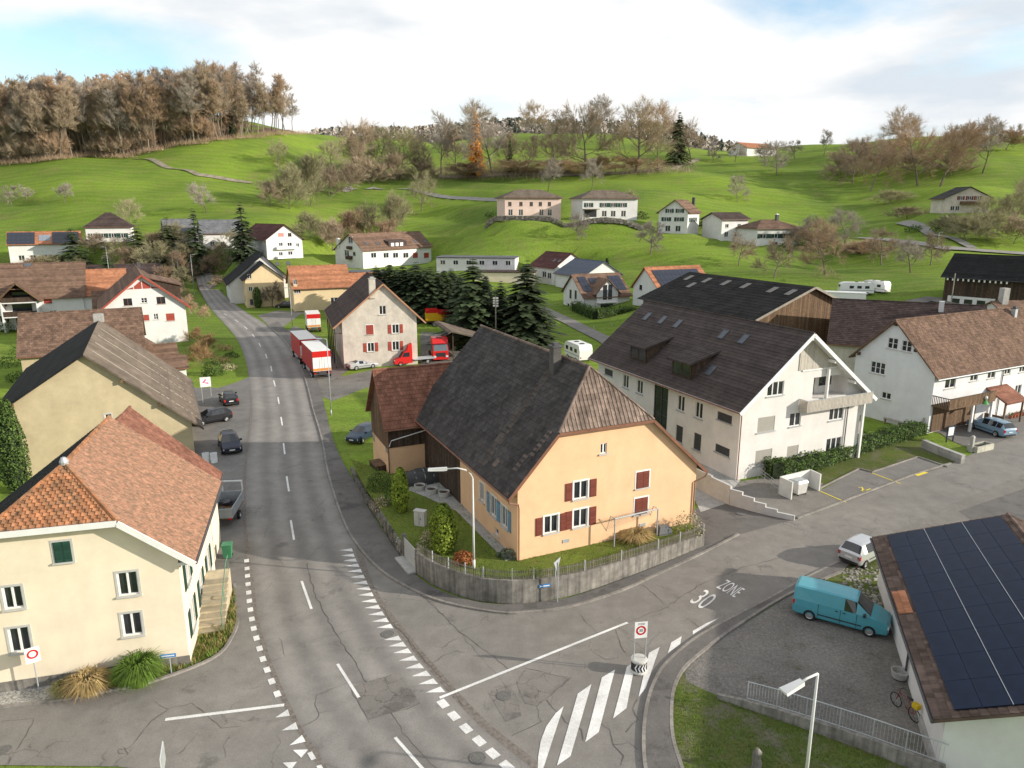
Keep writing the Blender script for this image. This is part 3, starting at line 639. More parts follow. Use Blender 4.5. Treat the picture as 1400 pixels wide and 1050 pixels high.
WC = {}
def wmesh(key, fn):
    if key not in WC: WC[key] = fn()
    return WC[key]
def make_window(root, loc, rz, w, h, frame=WFRAME, mull=1, bars=0, sur=None, sill=SILL, shut=None, smat=None, blind=None, detail=True):
    w = round(w, 2); h = round(h, 2)
    def fr():
        mb = MB(); b = .06
        mb.box(-w/2,-w/2+b,.06,.15,0,h); mb.box(w/2-b,w/2,.06,.15,0,h); mb.box(-w/2+b,w/2-b,.06,.15,0,b); mb.box(-w/2+b,w/2-b,.06,.15,h-b,h)
        for k in range(mull): x = -w/2 + w*(k+1)/(mull+1); mb.box(x-.045,x+.045,.055,.14,b,h-b)
        for k in range(bars):
            z = h*(k+1)/(bars+1); mb.box(-w/2+b,w/2-b,.09,.135,z-.02,z+.02)
        return mb.mesh('window', frame)
    o = mkobj('window', wmesh(('fr',w,h,frame.name,mull,bars), fr), root, loc=loc, rz=rz)
    def pn():
        mb = MB(); mb.box(-w/2+.03,w/2-.03,.125,.135,.03,h-.03); return mb.mesh('pane', GLASS)
    if not blind and shut != 'closed': mkobj('pane', wmesh(('pn',w,h), pn), o)
    if blind:
        def bl():
            mb = MB(); n = max(4, int(h/.12))
            for k in range(n): mb.box(-w/2+.05,w/2-.05,.03,.05+.01*(k%2),h*k/n+.004,h*(k+1)/n-.012)
            mb.box(-w/2+.05,w/2-.05,.052,.07,0,h); return mb.mesh('blind', blind)
        mkobj('blind', wmesh(('bl',w,h,blind.name), bl), o)
    if sur:
        def sr():
            mb = MB(); t = .11
            mb.box(-w/2-t,-w/2,-.02,.05,-.02,h+t); mb.box(w/2,w/2+t,-.02,.05,-.02,h+t); mb.box(-w/2,w/2,-.02,.05,h,h+t); return mb.mesh('surround', sur)
        mkobj('surround', wmesh(('sr',w,h,sur.name), sr), o)
    if sill:
        def sl_():
            mb = MB(); mb.box(-w/2-.12,w/2+.12,-.1,.06,-.09,-.002); return mb.mesh('sill', sill)
        mkobj('sill', wmesh(('sl',w,sill.name), sl_), o)
    if shut:
        def sh():
            mb = MB(); sw = w/2 - .01; mb.box(-sw/2,sw/2,-.02,.015,0,h,r=.5); n = max(3, int(h/.14))
            for k in range(n): mb.box(-sw/2+.05,sw/2-.05,-.035,-.02,h*k/n+.03,h*(k+1)/n-.02)
            return mb.mesh('shutter', smat)
        me = wmesh(('sh',w,h,smat.name), sh); sw = w/2 - .01
        xs_ = (-w/2-sw/2-.03-(.1 if sur else 0), w/2+sw/2+.03+(.1 if sur else 0)) if shut == 'open' else (-w/4, w/4)
        for x in xs_: mkobj('shutter', me, o, loc=(x, -.03, 0))
    return o

class House:
    def __init__(s, name, label, p, wall, roof, o=.5, oh=.6, cat='house', course=.33, tw=None, roll=False, hip=None, hipmat=None, hiproll=True, t=.16, trim=None, down=.0, wins=(), group=None, scale=K, openL=None, gut=True, full_hip=False, wmat2=None, ridgecap=True, seed=0, roofL=None):
        x, y, th, Ln, a, b, el, er, hh, z0 = p
        x, y, Ln, a, b, el, er, hh, z0 = [q*scale for q in (x, y, Ln, a, b, el, er, hh, z0)]
        th = R(th); s.th = th; s.o = Vector((x, y, z0)); s.L, s.a, s.b, s.el, s.er, s.h = Ln, a, b, el, er, hh
        s.oh, s.og, s.name = oh, o, name
        s.root = thing(name, label, cat, (x, y, z0), th, group); s.rot = Matrix.Rotation(-th, 3, 'Z')
        s.sl = (hh-el)/a; s.sr = (hh-er)/b; s.wa = a-oh; s.wb = b-oh; s.t = t
        zl = lambda u: (hh + s.sl*u if u < 0 else hh - s.sr*u) - t
        hf = hip[0]*scale if hip else None; hu = hip[1]*scale if hip else 0
        s.hf, s.hu = hf, hu
        zt = (lambda u: min(zl(u), hf - t + 0.0)) if hip else zl
        br = [-s.wa, 0, s.wb]
        if hip: br += [-(hh-hf)/s.sl, (hh-hf)/s.sr]
        br = sorted(br); s.prof = {'F': [(u, zt(u)) for u in br], 'B': [(u, zl(u)) for u in [-s.wa, 0, s.wb]], 'L': [(0, zl(-s.wa)), (Ln, zl(-s.wa))], 'R': [(0, zl(s.wb)), (Ln, zl(s.wb))]}
        if full_hip:
            e = min(el, er) + .0
            s.prof['F'] = [(-s.wa, zl(-s.wa)), (s.wb, zl(-s.wa))]; s.prof['B'] = s.prof['F']
        holes = {k: [] for k in 'FBLR'}; todo = []
        for wn in wins:
            f = wn['f']
            if 'px' in wn:
                cx, cy = wn['px']; c = s.on(f, cx, cy); sc, zc = c
                if 'wp' in wn:
                    s0 = s.on(f, cx - wn['wp']/2, cy)[0]; s1 = s.on(f, cx + wn['wp']/2, cy)[0]; w_ = abs(s1-s0)
                    h_ = abs(s.on(f, cx, cy - wn['hp']/2)[1] - s.on(f, cx, cy + wn['hp']/2)[1])
                else: w_, h_ = wn['w'], wn['h']
                zb = zc - h_/2
            else: sc, zb, w_, h_ = wn['s'], wn['z'], wn['w'], wn['h']
            lo = s.prof[f][0][0] + .12; hi_ = s.prof[f][-1][0] - .12
            sc = min(max(sc, lo + w_/2), hi_ - w_/2)
            holes[f].append((sc-w_/2, sc+w_/2, zb, zb+h_, wn.get('deep', .2)))
            if not wn.get('deep'): todo.append((f, sc, zb, w_, h_, wn))
        if wall:
            mb = MB()
            for f in 'FBLR': s.face(mb, f, holes[f], -down)
            s.wall = mb.build('wall', wall, s.root)
        for f, sc, zb, w_, h_, wn in todo:
            kw = {k: v for k, v in wn.items() if k not in ('f','px','wp','hp','s','z','w','h')}
            make_window(s.root, s.pt(f, sc, zb), {'F':0,'R':R(90),'B':R(180),'L':R(-90)}[f], w_, h_, **kw)
        # roof
        y0, y1 = -o, Ln + o
        if full_hip:
            ra = a*.95
            polys = [[(-a,y1,el),(-a,y0,el),(0,y0+ra,hh),(0,y1-ra,hh)], [(b,y0,er),(b,y1,er),(0,y1-ra,hh),(0,y0+ra,hh)], [(-a,y0,el),(b,y0,er),(0,y0+ra,hh)], [(b,y1,er),(-a,y1,el),(0,y1-ra,hh)]]
        elif hip:
            hl = (-(hh-hf)/s.sl, y0, hf); hr = ((hh-hf)/s.sr, y0, hf)
            polys = [[(-a,y1,el),(-a,y0,el),hl,(0,hu,hh),(0,y1,hh)], [(b,y0,er),(b,y1,er),(0,y1,hh),(0,hu,hh),hr], [hl,hr,(0,hu,hh)]]
        else:
            polys = [[(-a,y1,el),(-a,y0,el),(0,y0,hh),(0,y1,hh)], [(b,y0,er),(b,y1,er),(0,y1,hh),(0,y0,hh)]]
        s.polys = polys; s.roofs = []
        for i, pl in enumerate(polys):
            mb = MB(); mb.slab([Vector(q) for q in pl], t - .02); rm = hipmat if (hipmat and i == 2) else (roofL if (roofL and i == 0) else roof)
            ro = mb.build('roof', trim or rm, s.root); s.roofs.append(ro)
            if course: tiles(pl, course, tw if not (i == 2 and hiproll and hip) else .3, rm, ro, roll=roll or (i == 2 and hiproll and bool(hip)), seed=seed+i)
        if ridgecap and not full_hip:
            mb = MB(); n = max(2, int((y1-max(y0,hu if hip else y0))/.4)); ya = hu if hip else y0
            for k in range(n): mb.tube([(0, ya+(y1-ya)*k/n, hh+.01), (0, ya+(y1-ya)*(k+1)/n-.01, hh+.03)], .11, 6)
            if hip:
                for q in (polys[2][0], polys[2][1]):
                    A = Vector(q); B = Vector((0, hu, hh)); n = max(2, int((B-A).length/.4))
                    for k in range(n): mb.tube([A.lerp(B, k/n), A.lerp(B, (k+1)/n) + Vector((0,0,.02))], .1, 6)
            mb.build('ridge_tiles', hipmat or roof, s.root)
        if gut:
            for sgn, aa, ee in ((-1, a, el), (1, b, er)):
                mb = MB(); mb.tube([(sgn*(aa+.05), y0, ee-.1), (sgn*(aa+.05), y1, ee-.1)], .075, 6); mb.build('gutter', gut if gut is not True else COPPER, s.root)
    def pt(s, f, sc, z):
        return {'F': Vector((sc,0,z)), 'B': Vector((sc,s.L,z)), 'L': Vector((-s.wa,sc,z)), 'R': Vector((s.wb,sc,z))}[f]
    def loc(s, p): return s.rot @ (Vector(p) - s.o)
    def world(s, p): return s.rot.transposed() @ Vector(p) + s.o
    def on(s, f, u, v):
        nl = {'F': Vector((0,-1,0)), 'B': Vector((0,1,0)), 'L': Vector((-1,0,0)), 'R': Vector((1,0,0))}[f]
        w = onplane(u, v, s.world(s.pt(f, 0, 0)), s.rot.transposed() @ nl); q = s.loc(w)
        return (q.x if f in 'FB' else q.y, q.z)
    def onroof(s, i, u, v):
        pl = [Vector(q) for q in s.polys[i]]; n = (pl[1]-pl[0]).cross(pl[2]-pl[1]).normalized()
        if n.z < 0: n = -n
        w = onplane(u, v, s.world(pl[0]), s.rot.transposed() @ n); return s.loc(w)
    def roofmat(s, i, at):
        pl = [Vector(q) for q in s.polys[i]]; n = (pl[1]-pl[0]).cross(pl[2]-pl[1]).normalized()
        if n.z < 0: n = -n
        ea = (pl[1]-pl[0]).normalized(); eu = n.cross(ea)
        m = Matrix((ea, eu, n)).transposed().to_4x4(); m.translation = at; return m
    def face(s, mb, f, holes, zb):
        pr = s.prof[f]; xs_ = sorted(set([q[0] for q in pr] + [h[0] for h in holes] + [h[1] for h in holes]))
        xs_ = [x for x in xs_ if pr[0][0] - 1e-6 <= x <= pr[-1][0] + 1e-6]
        def top(x):
            for (a, za), (b, z_) in zip(pr[:-1], pr[1:]):
                if a - 1e-6 <= x <= b + 1e-6: return za + (z_-za)*(x-a)/(b-a) if b > a else za
            return pr[-1][1]
        flip = f in 'LB'
        def q(a, b, z0a, z0b, z1a, z1b):
            P = [s.pt(f,a,z0a), s.pt(f,b,z0b), s.pt(f,b,z1b), s.pt(f,a,z1a)]; mb.face(P[::-1] if flip else P, .5)
        for a, b in zip(xs_[:-1], xs_[1:]):
            if b - a < 1e-4: continue
            m = (a+b)/2; hs = sorted([h for h in holes if h[0] < m < h[1]], key=lambda h: h[2]); z = zb
            for h in hs:
                if h[2] > z: q(a, b, z, z, h[2], h[2])
                z = h[3]
            q(a, b, z, z, max(top(a), z), max(top(b), z))
        inn0 = {'F': Vector((0,1,0)), 'B': Vector((0,-1,0)), 'L': Vector((1,0,0)), 'R': Vector((-1,0,0))}[f]
        for a, b, z0, z1, dp_ in holes:
            inn = inn0*dp_
            c = [s.pt(f,a,z0), s.pt(f,b,z0), s.pt(f,b,z1), s.pt(f,a,z1)]
            for k in range(4): mb.face([c[k], c[(k+1)%4], c[(k+1)%4]+inn, c[k]+inn], .5)
            mb.face([q_ + inn for q_ in c], .5)
    def part(s, name, m, fn, smooth=False, label=None):
        mb = MB(); fn(mb); return mb.build(name, m, s.root, smooth, label=label)
    def chimney(s, i, px, w=.7, h=1.4, m=CONC, cap=METALD):
        p = s.onroof(i, *px); o = s.part('chimney', m, lambda mb: mb.box(p.x-w/2,p.x+w/2,p.y-w/2,p.y+w/2,p.z-.8,p.z+h))
        mb = MB(); mb.box(p.x-w/2-.08,p.x+w/2+.08,p.y-w/2-.08,p.y+w/2+.08,p.z+h+.002,p.z+h+.1); mb.box(p.x-w*.3,p.x+w*.3,p.y-w*.3,p.y+w*.3,p.z+h+.1,p.z+h+.3); mb.build('chimney_cap', cap, o)
    def skylight(s, i, px, w=.8, h=1.2):
        mb = MB(); mb.box(-w/2,w/2,-h/2,-h/2+.08,0,.1); mb.box(-w/2,w/2,h/2-.08,h/2,0,.1); mb.box(-w/2,-w/2+.08,-h/2+.08,h/2-.08,0,.1); mb.box(w/2-.08,w/2,-h/2+.08,h/2-.08,0,.1)
        o = mb.build('skylight', METALD, s.root); o.matrix_local = s.roofmat(i, s.onroof(i, *px))
        mb = MB(); mb.box(-w/2+.06,w/2-.06,-h/2+.06,h/2-.06,.02,.085); mb.build('pane', M('skylight_glass', (.09,.10,.115), rough=.25, spec=.3), o)
    def panels(s, i, c0, nu, nv, pw, ph, m=PV, frame=None, gap=.03, name='solar_panel'):
        """c0: local start on roof plane (low corner) ; columns along the eave, rows upslope"""
        m0 = s.roofmat(i, Vector(c0))
        def mk():
            mb = MB(); mb.box(0,pw-gap,0,ph-gap,.07,.11); return mb.mesh(name, m)
        me = wmesh((name,pw,ph,m.name,gap), mk)
        for a in range(nu):
            for b in range(nv):
                o = mkobj(name, me, s.root); o.matrix_local = m0 @ Matrix.Translation((a*pw, b*ph, 0))
def W(f, px=None, wp=None, hp=None, **k):
    d = dict(f=f, **k)
    if px: d['px'] = px
    if wp: d['wp'] = wp; d['hp'] = hp
    return d
def boards(s, name, f, s0, s1, z0, ztop, m, bw=.2, parent=None, out=.03):
    """vertical boards on a wall face, one joined part; ztop may be a function"""
    mb = MB(); n = max(1, int(abs(s1-s0)/bw)); st = (s1-s0)/n
    for k in range(n):
        a = s0 + k*st; b = a + st*.94; e = out + rnd.uniform(0, .015)
        za = ztop(a) if callable(ztop) else ztop; zb_ = ztop(b) if callable(ztop) else ztop
        if min(za, zb_) <= z0: continue
        nl = {'F': Vector((0,-e,0)), 'B': Vector((0,e,0)), 'L': Vector((-e,0,0)), 'R': Vector((e,0,0))}[f]
        A, B, C_, D = s.pt(f,a,z0), s.pt(f,b,z0), s.pt(f,b,zb_), s.pt(f,a,za); r_ = rnd.random()
        mb.face([A+nl,B+nl,C_+nl,D+nl], r_); mb.face([A,A+nl,D+nl,D], r_); mb.face([B,B+nl,C_+nl,C_], r_); mb.face([A,B,B+nl,A+nl], r_)
    return mb.build(name, m, parent or s.root, kind='stuff')
def downpipe(h, pts, m=COPPER, r=.05):
    return h.part('downpipe', m, lambda mb: mb.tube(pts, r, 6))

# ---- orange house
so_ = dict(shut='open', smat=BROWNSH, sur=WFRAME); sc_ = dict(shut='closed', smat=BROWNSH, sur=WFRAME)
OR = House('orange_house', 'apricot plastered old farmhouse with steep dark roof and brown half hip', (5.18,39.88,24.9,17.87,6.03,7.79,3.95,3.37,10.51,.99), P_ORG, T_DARK, o=.3, oh=.75, course=.36, tw=.55, hip=(7.33,1.51), hipmat=T_BRHIP, down=1.2, seed=3, wins=[
  W('F',(753.7,716.6),19,24,**so_), W('F',(793.7,708),19,24,**so_), W('F',(794.2,669.7),19,24,**so_), W('F',(878.6,655.6),17,22,**sc_), W('F',(876.5,691.5),17,22,**sc_), W('F',(825.3,613),9,14,sill=SILL),
  W('L',(659,673),w=.8,h=1.35,sur=WFRAME), W('L',(674.5,692),w=.95,h=1.45,sur=WFRAME,shut='open',smat=BLUESH), W('L',(689.5,706.5),w=.95,h=1.45,sur=WFRAME,shut='open',smat=BLUESH), W('L',(679,727),w=.6,h=.45,mull=0)])
OR.chimney(0, (759,505), .62, 1.6, M('chimney_dark', (.09,.085,.08), var=.2), METALD)
OR.part('flashing', METAL, lambda mb: mb.box(0,0.02,0,0.02,0,0.01)) if False else None
for px in ((773.5,739.4),(878,717.5)):
    q = OR.on('F', *px); OR.part('vent', METAL, lambda mb: mb.box(q[0]-.25,q[0]+.25,-.04,.02,q[1]-.12,q[1]+.12))
q = OR.wa; zt_ = OR.el
downpipe(OR, [(-OR.a+.0,-.25,zt_-.12),(-OR.a+.05,-.25,zt_-.35),(-q-.0,-.08,zt_-.6),(-q+.05,-.09,zt_-.9),(-q+.05,-.09,-.9)])
downpipe(OR, [(OR.b+.05,-.2,OR.er-.12),(OR.b-.1,-.2,OR.er-.4),(OR.wb-.15,-.09,OR.er-.7),(OR.wb-.15,-.09,-.6)])
# white fascia under the half hip, verge boards, rafters ends
OR.part('verge_board', COPPER, lambda mb: [mb.beam(Vector(a)+Vector((0,-.04,-.1)), Vector(b)+Vector((0,-.04,-.1)), .04, .2) for a, b in ((OR.polys[0][1],OR.polys[0][2]),(OR.polys[1][0],OR.polys[1][4]),(OR.polys[2][0],OR.polys[2][1]))])
OR.part('purlin', WOODM, lambda mb: mb.box(-OR.wa-.7,-OR.wa,-.02,.18,OR.el+.02,OR.el+.2))
def oq(s_, y): return Vector((-OR.a*(1-s_), y, OR.el + (OR.h-OR.el)*s_))
def opatch(s0, s1, y0, y1, m): tiles([oq(s0,y1), oq(s0,y0), oq(s1,y0), oq(s1,y1)], .36, .55, m, OR.roofs[0], name='replaced_tiles', lift=.012, seed=int(y0*10))
T_DKL = tile('roof_weathered', (.098,.082,.07), attr=.18, dirt=.3); T_DKP = tile('roof_replaced', (.15,.115,.098), attr=.2)
opatch(.16,.30,.9,1.45,T_DKP); opatch(.30,.52,.35,.9,T_DKP); opatch(.10,.16,3.3,3.85,T_DKP)
_cy = OR.onroof(0,759,503).y
for k in range(9): opatch(.06+.09*k,.15+.09*k,_cy-.75+.08*k,_cy+.35+.05*k,T_DKL)
# barn front in the road-side wall: tall plank doors set under the eave
i0, i1 = OR.on('L',629,640)[0], OR.on('L',590,640)[0]
bd = boards(OR, 'barn_door', 'L', i0, i1+2.0, -1.0, OR.prof['L'][0][1]-.05, WOODD, .22, out=.05)
AX = House('barn_annex', 'barn wing with red tiled roof, plank gable and apricot base beside the orange house', (-11.6,60.5,-66,8.6,3.4,3.4,4.5,4.5,8.9,.6), P_ORG, T_RED, o=.45, oh=.42, scale=1, course=.36, tw=.28, down=1.0, cat='barn', seed=11, gut=COPPER)
zsp = 2.55
boards(AX, 'plank_cladding', 'F', -AX.wa, AX.wb, zsp, lambda u: (AX.h + AX.sl*u if u < 0 else AX.h - AX.sr*u) - AX.t, WOODM, .2, out=.04)
boards(AX, 'plank_cladding', 'R', 0, AX.L, zsp+.2, AX.prof['R'][0][1], WOODD, .2, out=.05)
AX.part('corner_downpipe', COPPER, lambda mb: mb.tube([(AX.wb+.06,-.06,AX.er-.1),(AX.wb+.06,-.06,-.8)], .05, 6))
AX.part('gutter_pipe', WFRAME, lambda mb: mb.tube([(AX.b+.05,4.6,AX.er-.15),(AX.wb+.1,.2,AX.er-1.1),(AX.wb+.1,.0,AX.er-1.6)], .045, 6))
for px in ((511,598),(529,614)):
    q = AX.on('F',*px); AX.part('air_vent', WOODL, lambda mb: mb.box(q[0]-.35,q[0]+.35,-.04,.02,q[1]-.3,q[1]+.3))

# ---- apartment house
bl = dict(blind=BLINDG, sill=METAL); bd_ = dict(blind=BLINDD, sill=METAL); w3 = dict(mull=2, sill=METAL); w2 = dict(mull=1, sill=METAL)
AP = House('apartment_house', 'large pale apartment house with dark brown roof, dormers and gable loggia', (22.82,55.10,24.5,20.73,6.75,7.71,5.58,5.12,11.08,.15), P_APT, T_APT, o=.85, oh=.85, course=.36, tw=None, t=.24, trim=WFRAME, cat='apartment house', down=.5, seed=21, wins=[
  W('F',(1060.6,531.3),22,19,**w3), W('F',(1047.5,580),23,20,**bl), W('F',(1087.4,573.4),15,18,**w2), W('F',(1143.8,564.8),19,18,**w3), W('F',(1043.8,625),22,20,**bl), W('F',(1083.5,618.5),15,18,**bl), W('F',(1139.8,607.5),20,18,**w3),
  W('L',(832,509),w=1.7,h=.7,**bd_), W('L',(855.5,521.5),w=1.05,h=1.4,**w2), W('L',(874.7,529),w=1.05,h=1.4,**w2), W('L',(903,556),w=2.3,h=4.9,mull=1,bars=2,frame=METALD,sill=METAL), W('L',(931,551.4),w=1.05,h=1.5,**w2), W('L',(955.4,561),w=1.05,h=1.5,**w2), W('L',(990.5,571),w=1.9,h=.75,**bd_),
  W('L',(928.6,593),w=1.05,h=1.6,**bd_), W('L',(953.3,604),w=1.05,h=1.6,**bd_), W('L',(987.4,615.4),w=1.9,h=.75,**bd_),
  W('F',s=3.55,z=6.2,w=4.3,h=2.0,deep=1.5), W('R',s=4,z=1,w=1.4,h=1.4,**w2), W('R',s=9,z=1,w=1.4,h=1.4,**w2), W('R',s=9,z=3.8,w=1.4,h=1.4,**w2)])
# gable cladding above the loggia + loggia rail, posts and slab
g0, gz = AP.on('F',1098,506); g1 = AP.wb
boards(AP, 'gable_cladding', 'F', -.55, min(AP.wb*.98,(AP.h-AP.t-gz)/AP.sr-.05), gz, lambda u: (AP.h - AP.sr*max(u,0) + AP.sl*min(u,0)) - AP.t - .02, WOODP, .17, out=.06)
lz = AP.on('F',1125,548)[1]
def loggia(mb):
    a, b = AP.on('F',1093,545)[0], AP.wb + .2
    mb.box(a, b, -.95, .0, lz-.5, lz-.35)
AP.part('balcony_slab', CONC, loggia)
a_, b_ = AP.on('F',1093,545)[0], AP.wb + .2
def rail(mb):
    n = int((b_-a_)/.16)
    for k in range(n): x = a_ + (b_-a_)*k/n; mb.box(x, x+.12, -.97, -.93, lz-.55, lz+.45)
    for k in range(6): mb.box(a_-.02, a_+.02, -.93+k*.155, -.93+k*.155+.12, lz-.55, lz+.45); mb.box(b_-.02, b_+.02, -.93+k*.155, -.93+k*.155+.12, lz-.55, lz+.45)
AP.part('balcony_balusters', WOODP, rail)['kind'] = 'stuff'
AP.part('handrail', METAL, lambda mb: [mb.beam((a_,-.95,lz+.5),(b_,-.95,lz+.5),.07,.05), mb.beam((a_,-.95,lz+.5),(a_,0,lz+.5),.07,.05), mb.beam((b_,-.95,lz+.5),(b_,0,lz+.5),.07,.05)])
for x in (AP.on('F',1129,520)[0], AP.wb-.15): AP.part('balcony_post', WFRAME, lambda mb: mb.box(x-.08,x+.08,-.35,-.08,lz-.35,(AP.h-AP.sr*x)-AP.t-.05 if x > 3 else gz))
xe_ = (AP.h-AP.t-gz)/AP.sr - .1
AP.part('loggia_lintel', WFRAME, lambda mb: mb.box(a_,xe_,-.1,-.065,gz-.12,gz))
AP.part('loggia_door', GLASS, lambda mb: mb.box(1.7,3.1,1.44,1.48,6.22,8.1)); AP.part('loggia_window', GLASS, lambda mb: mb.box(3.7,5.2,1.44,1.48,6.9,7.9))
AP.part('verge_board', WFRAME, lambda mb: [mb.beam(Vector(a)+Vector((0,-.03,-.16)), Vector(b)+Vector((0,-.03,-.16)), .06, .3) for a, b in ((AP.polys[0][1],AP.polys[0][2]),(AP.polys[1][0],AP.polys[1][3]))])
for f_ in (.0, .34, .66):
    x = AP.b*f_; AP.part('purlin', WFRAME, lambda mb: mb.box(x-.1,x+.1,-AP.og+.05,0,AP.h-AP.sr*x-.62,AP.h-AP.sr*x-.36))
AP.part('eave_post', WFRAME, lambda mb: mb.box(AP.wb+.02,AP.wb+.22,-.3,-.1,-.4,AP.h-AP.sr*(AP.wb+.2)-.3))
AP.part('side_balcony', WOODP, lambda mb: [mb.box(AP.wb,AP.wb+1.2,.6,3.6,1.9,2.05)] + [mb.box(AP.wb+1.16,AP.wb+1.2,.6+.2*k,.6+.2*k+.16,2.05,3.0) for k in range(15)] + [mb.box(AP.wb+.2*k,AP.wb+.2*k+.16,.58,.62,2.05,3.0) for k in range(6)])
downpipe(AP, [(-AP.a,-.0,AP.el-.1),(-AP.wa+.0,-.12,AP.el-.5),(-AP.wa+.05,-.1,AP.el-.8),(-AP.wa+.05,-.1,-.3)])
q = AP.on('F',1158,560)[0]; downpipe(AP, [(q,-.1,lz-.55),(q,-.1,-.3)], METALD)
for px in ((885,433),(906,437.7),(927,443),(989,457.5),(1017,464),(972,507)): AP.skylight(0, px)
def dormer(h, i, px, w, dep, m, front):
    p = h.onroof(i, *px); sl = h.sl; zf = p.z + 1.75; xb = p.x + dep
    # low-pitched roof from the front edge back into the slope
    pt_ = .28; zr = zf + pt_*dep
    xi = p.x + (zf - p.z)/(sl - pt_)
    mb = MB(); mb.slab([Vector((p.x-.45,p.y+w/2+.3,zf-.1)), Vector((p.x-.45,p.y-w/2-.3,zf-.1)), Vector((xi+.25,p.y-w/2-.3,zf+pt_*(xi+.25-p.x))), Vector((xi+.25,p.y+w/2+.3,zf+pt_*(xi+.25-p.x)))], .14)
    o = mb.build('dormer_roof', m, h.root)
    tiles([(p.x-.45,p.y+w/2+.3,zf-.1),(p.x-.45,p.y-w/2-.3,zf-.1),(xi+.25,p.y-w/2-.3,zf+pt_*(xi+.25-p.x)),(xi+.25,p.y+w/2+.3,zf+pt_*(xi+.25-p.x))], .3, None, m, o)
    mb = MB()
    for s_ in (-1, 1):
        y = p.y + s_*w/2; mb.face([(p.x,y,p.z-.1),(xi,y,h.h+sl*xi-.1 if xi<0 else p.z+sl*(xi-p.x)-.1),(p.x,y,zf-.05)]); mb.face([(p.x,y-s_*.05,p.z-.1),(xi,y-s_*.05,p.z+sl*(xi-p.x)-.1),(p.x,y-s_*.05,zf-.05)])
    mb.box(p.x,p.x+.06,p.y-w/2,p.y+w/2,p.z-.2,p.z+.25); mb.box(p.x,p.x+.06,p.y-w/2,p.y-w/2+.15,p.z+.25,zf); mb.box(p.x,p.x+.06,p.y+w/2-.15,p.y+w/2,p.z+.25,zf); mb.box(p.x,p.x+.06,p.y-.08,p.y+.08,p.z+.25,zf)
    d = mb.build('dormer', front, h.root)
    mb = MB(); mb.box(p.x+.03,p.x+.05,p.y-w/2+.12,p.y-.06,p.z+.25,zf-.1); mb.box(p.x+.03,p.x+.05,p.y+.06,p.y+w/2-.12,p.z+.25,zf-.1); mb.build('pane', GLASS, d)
dormer(AP, 0, (872,494), 2.9, 3, T_APT, WOODD); dormer(AP, 0, (931,516), 2.9, 3, T_APT, WOODD)

# ---- cream corner house
gs = dict(sur=SILL, frame=WFRAME, mull=1)
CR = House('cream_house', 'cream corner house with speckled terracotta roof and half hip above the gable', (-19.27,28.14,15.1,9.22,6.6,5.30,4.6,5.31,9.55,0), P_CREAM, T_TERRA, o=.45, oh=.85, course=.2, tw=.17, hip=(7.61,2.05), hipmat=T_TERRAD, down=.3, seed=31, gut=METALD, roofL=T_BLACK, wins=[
  W('F',(17.7,817),27,31,**gs), W('F',(27,875),29,34,**gs), W('F',(175,798),28,32,**gs), W('F',(180.6,853.4),27,31,**gs), W('F',(85.7,754.3),24,28,sur=SILL,shut='closed',smat=GREENSH),
  *[W('R',s=s_,z=z_,w=1.0,h=1.5,sur=SILL,shut='open',smat=GREENSH) for s_ in (1.9,5.0,8.1) for z_ in (1.0,3.7)]])
CR.part('fascia', WFRAME, lambda mb: [mb.beam(Vector(a)+Vector((0,-.05,-.14)), Vector(b)+Vector((0,-.05,-.14)), .06, .3) for a, b in ((CR.polys[0][1],CR.polys[0][2]),(CR.polys[1][0],CR.polys[1][4]),(CR.polys[2][0],CR.polys[2][1]))])
CR.part('soffit', WFRAME, lambda mb: mb.hexa([(CR.wb,0,CR.er-.35),(CR.b-.05,0,CR.er-.35),(CR.b-.05,CR.L,CR.er-.35),(CR.wb,CR.L,CR.er-.35),(CR.wb,0,CR.er-.2),(CR.b-.05,0,CR.er-.2),(CR.b-.05,CR.L,CR.er-.2),(CR.wb,CR.L,CR.er-.2)]))
CR.part('plinth', CONCD, lambda mb: mb.box(-CR.wa-.03,CR.wb+.03,-.03,.0,-.3,.55))
CR.part('ridge_finial', METAL, lambda mb: mb.lathe([(.0,-.1),(.2,-.05),(.22,.1),(.12,.3),(0,.35)], 10, (0,CR.hu,CR.h)))
def steps(mb):
    for k in range(8): mb.box(CR.wb+.02,CR.wb+1.35,6.0-.42*k-.42,6.0-.42*k,0,1.6-.2*k-.05); None
    mb.box(CR.wb+.02,CR.wb+1.35,6.0,7.2,0,1.6)
CR.part('stair', M('sandstone', (.5,.43,.3), var=.15, dirt=.2), steps)
for k in range(8): CR.part('tread', M('shaded_tread',(.36,.31,.22),var=.15,attr=.15), lambda mb: mb.box(CR.wb+.0,CR.wb+1.4,6.0-.42*k-.46,6.0-.42*k,1.6-.2*k-.05,1.6-.2*k))  # treads coloured darker than the stair, painting in the shading between steps
CR.part('stair_railing', M('green_rail', (.12,.25,.17)), lambda mb: [mb.tube([(CR.wb+1.28,7.1,1.5),(CR.wb+1.28,7.1,2.5),(CR.wb+1.28,6.0,2.5),(CR.wb+1.28,2.8,1.1),(CR.wb+1.28,2.8,.2)], .03, 5), mb.tube([(CR.wb+1.28,4.4,.8),(CR.wb+1.28,4.4,1.8)], .025, 5)])
CB = House('rear_cottage', 'cottage with dark rust tiled roof built against the back of the cream house', (-21.9,38.2,15.1,3.0,5.2,4.75,5.0,4.4,9.0,0), P_CREAM, T_RED, o=.3, oh=.5, course=.26, tw=.24, down=.2, seed=37, gut=METALD)

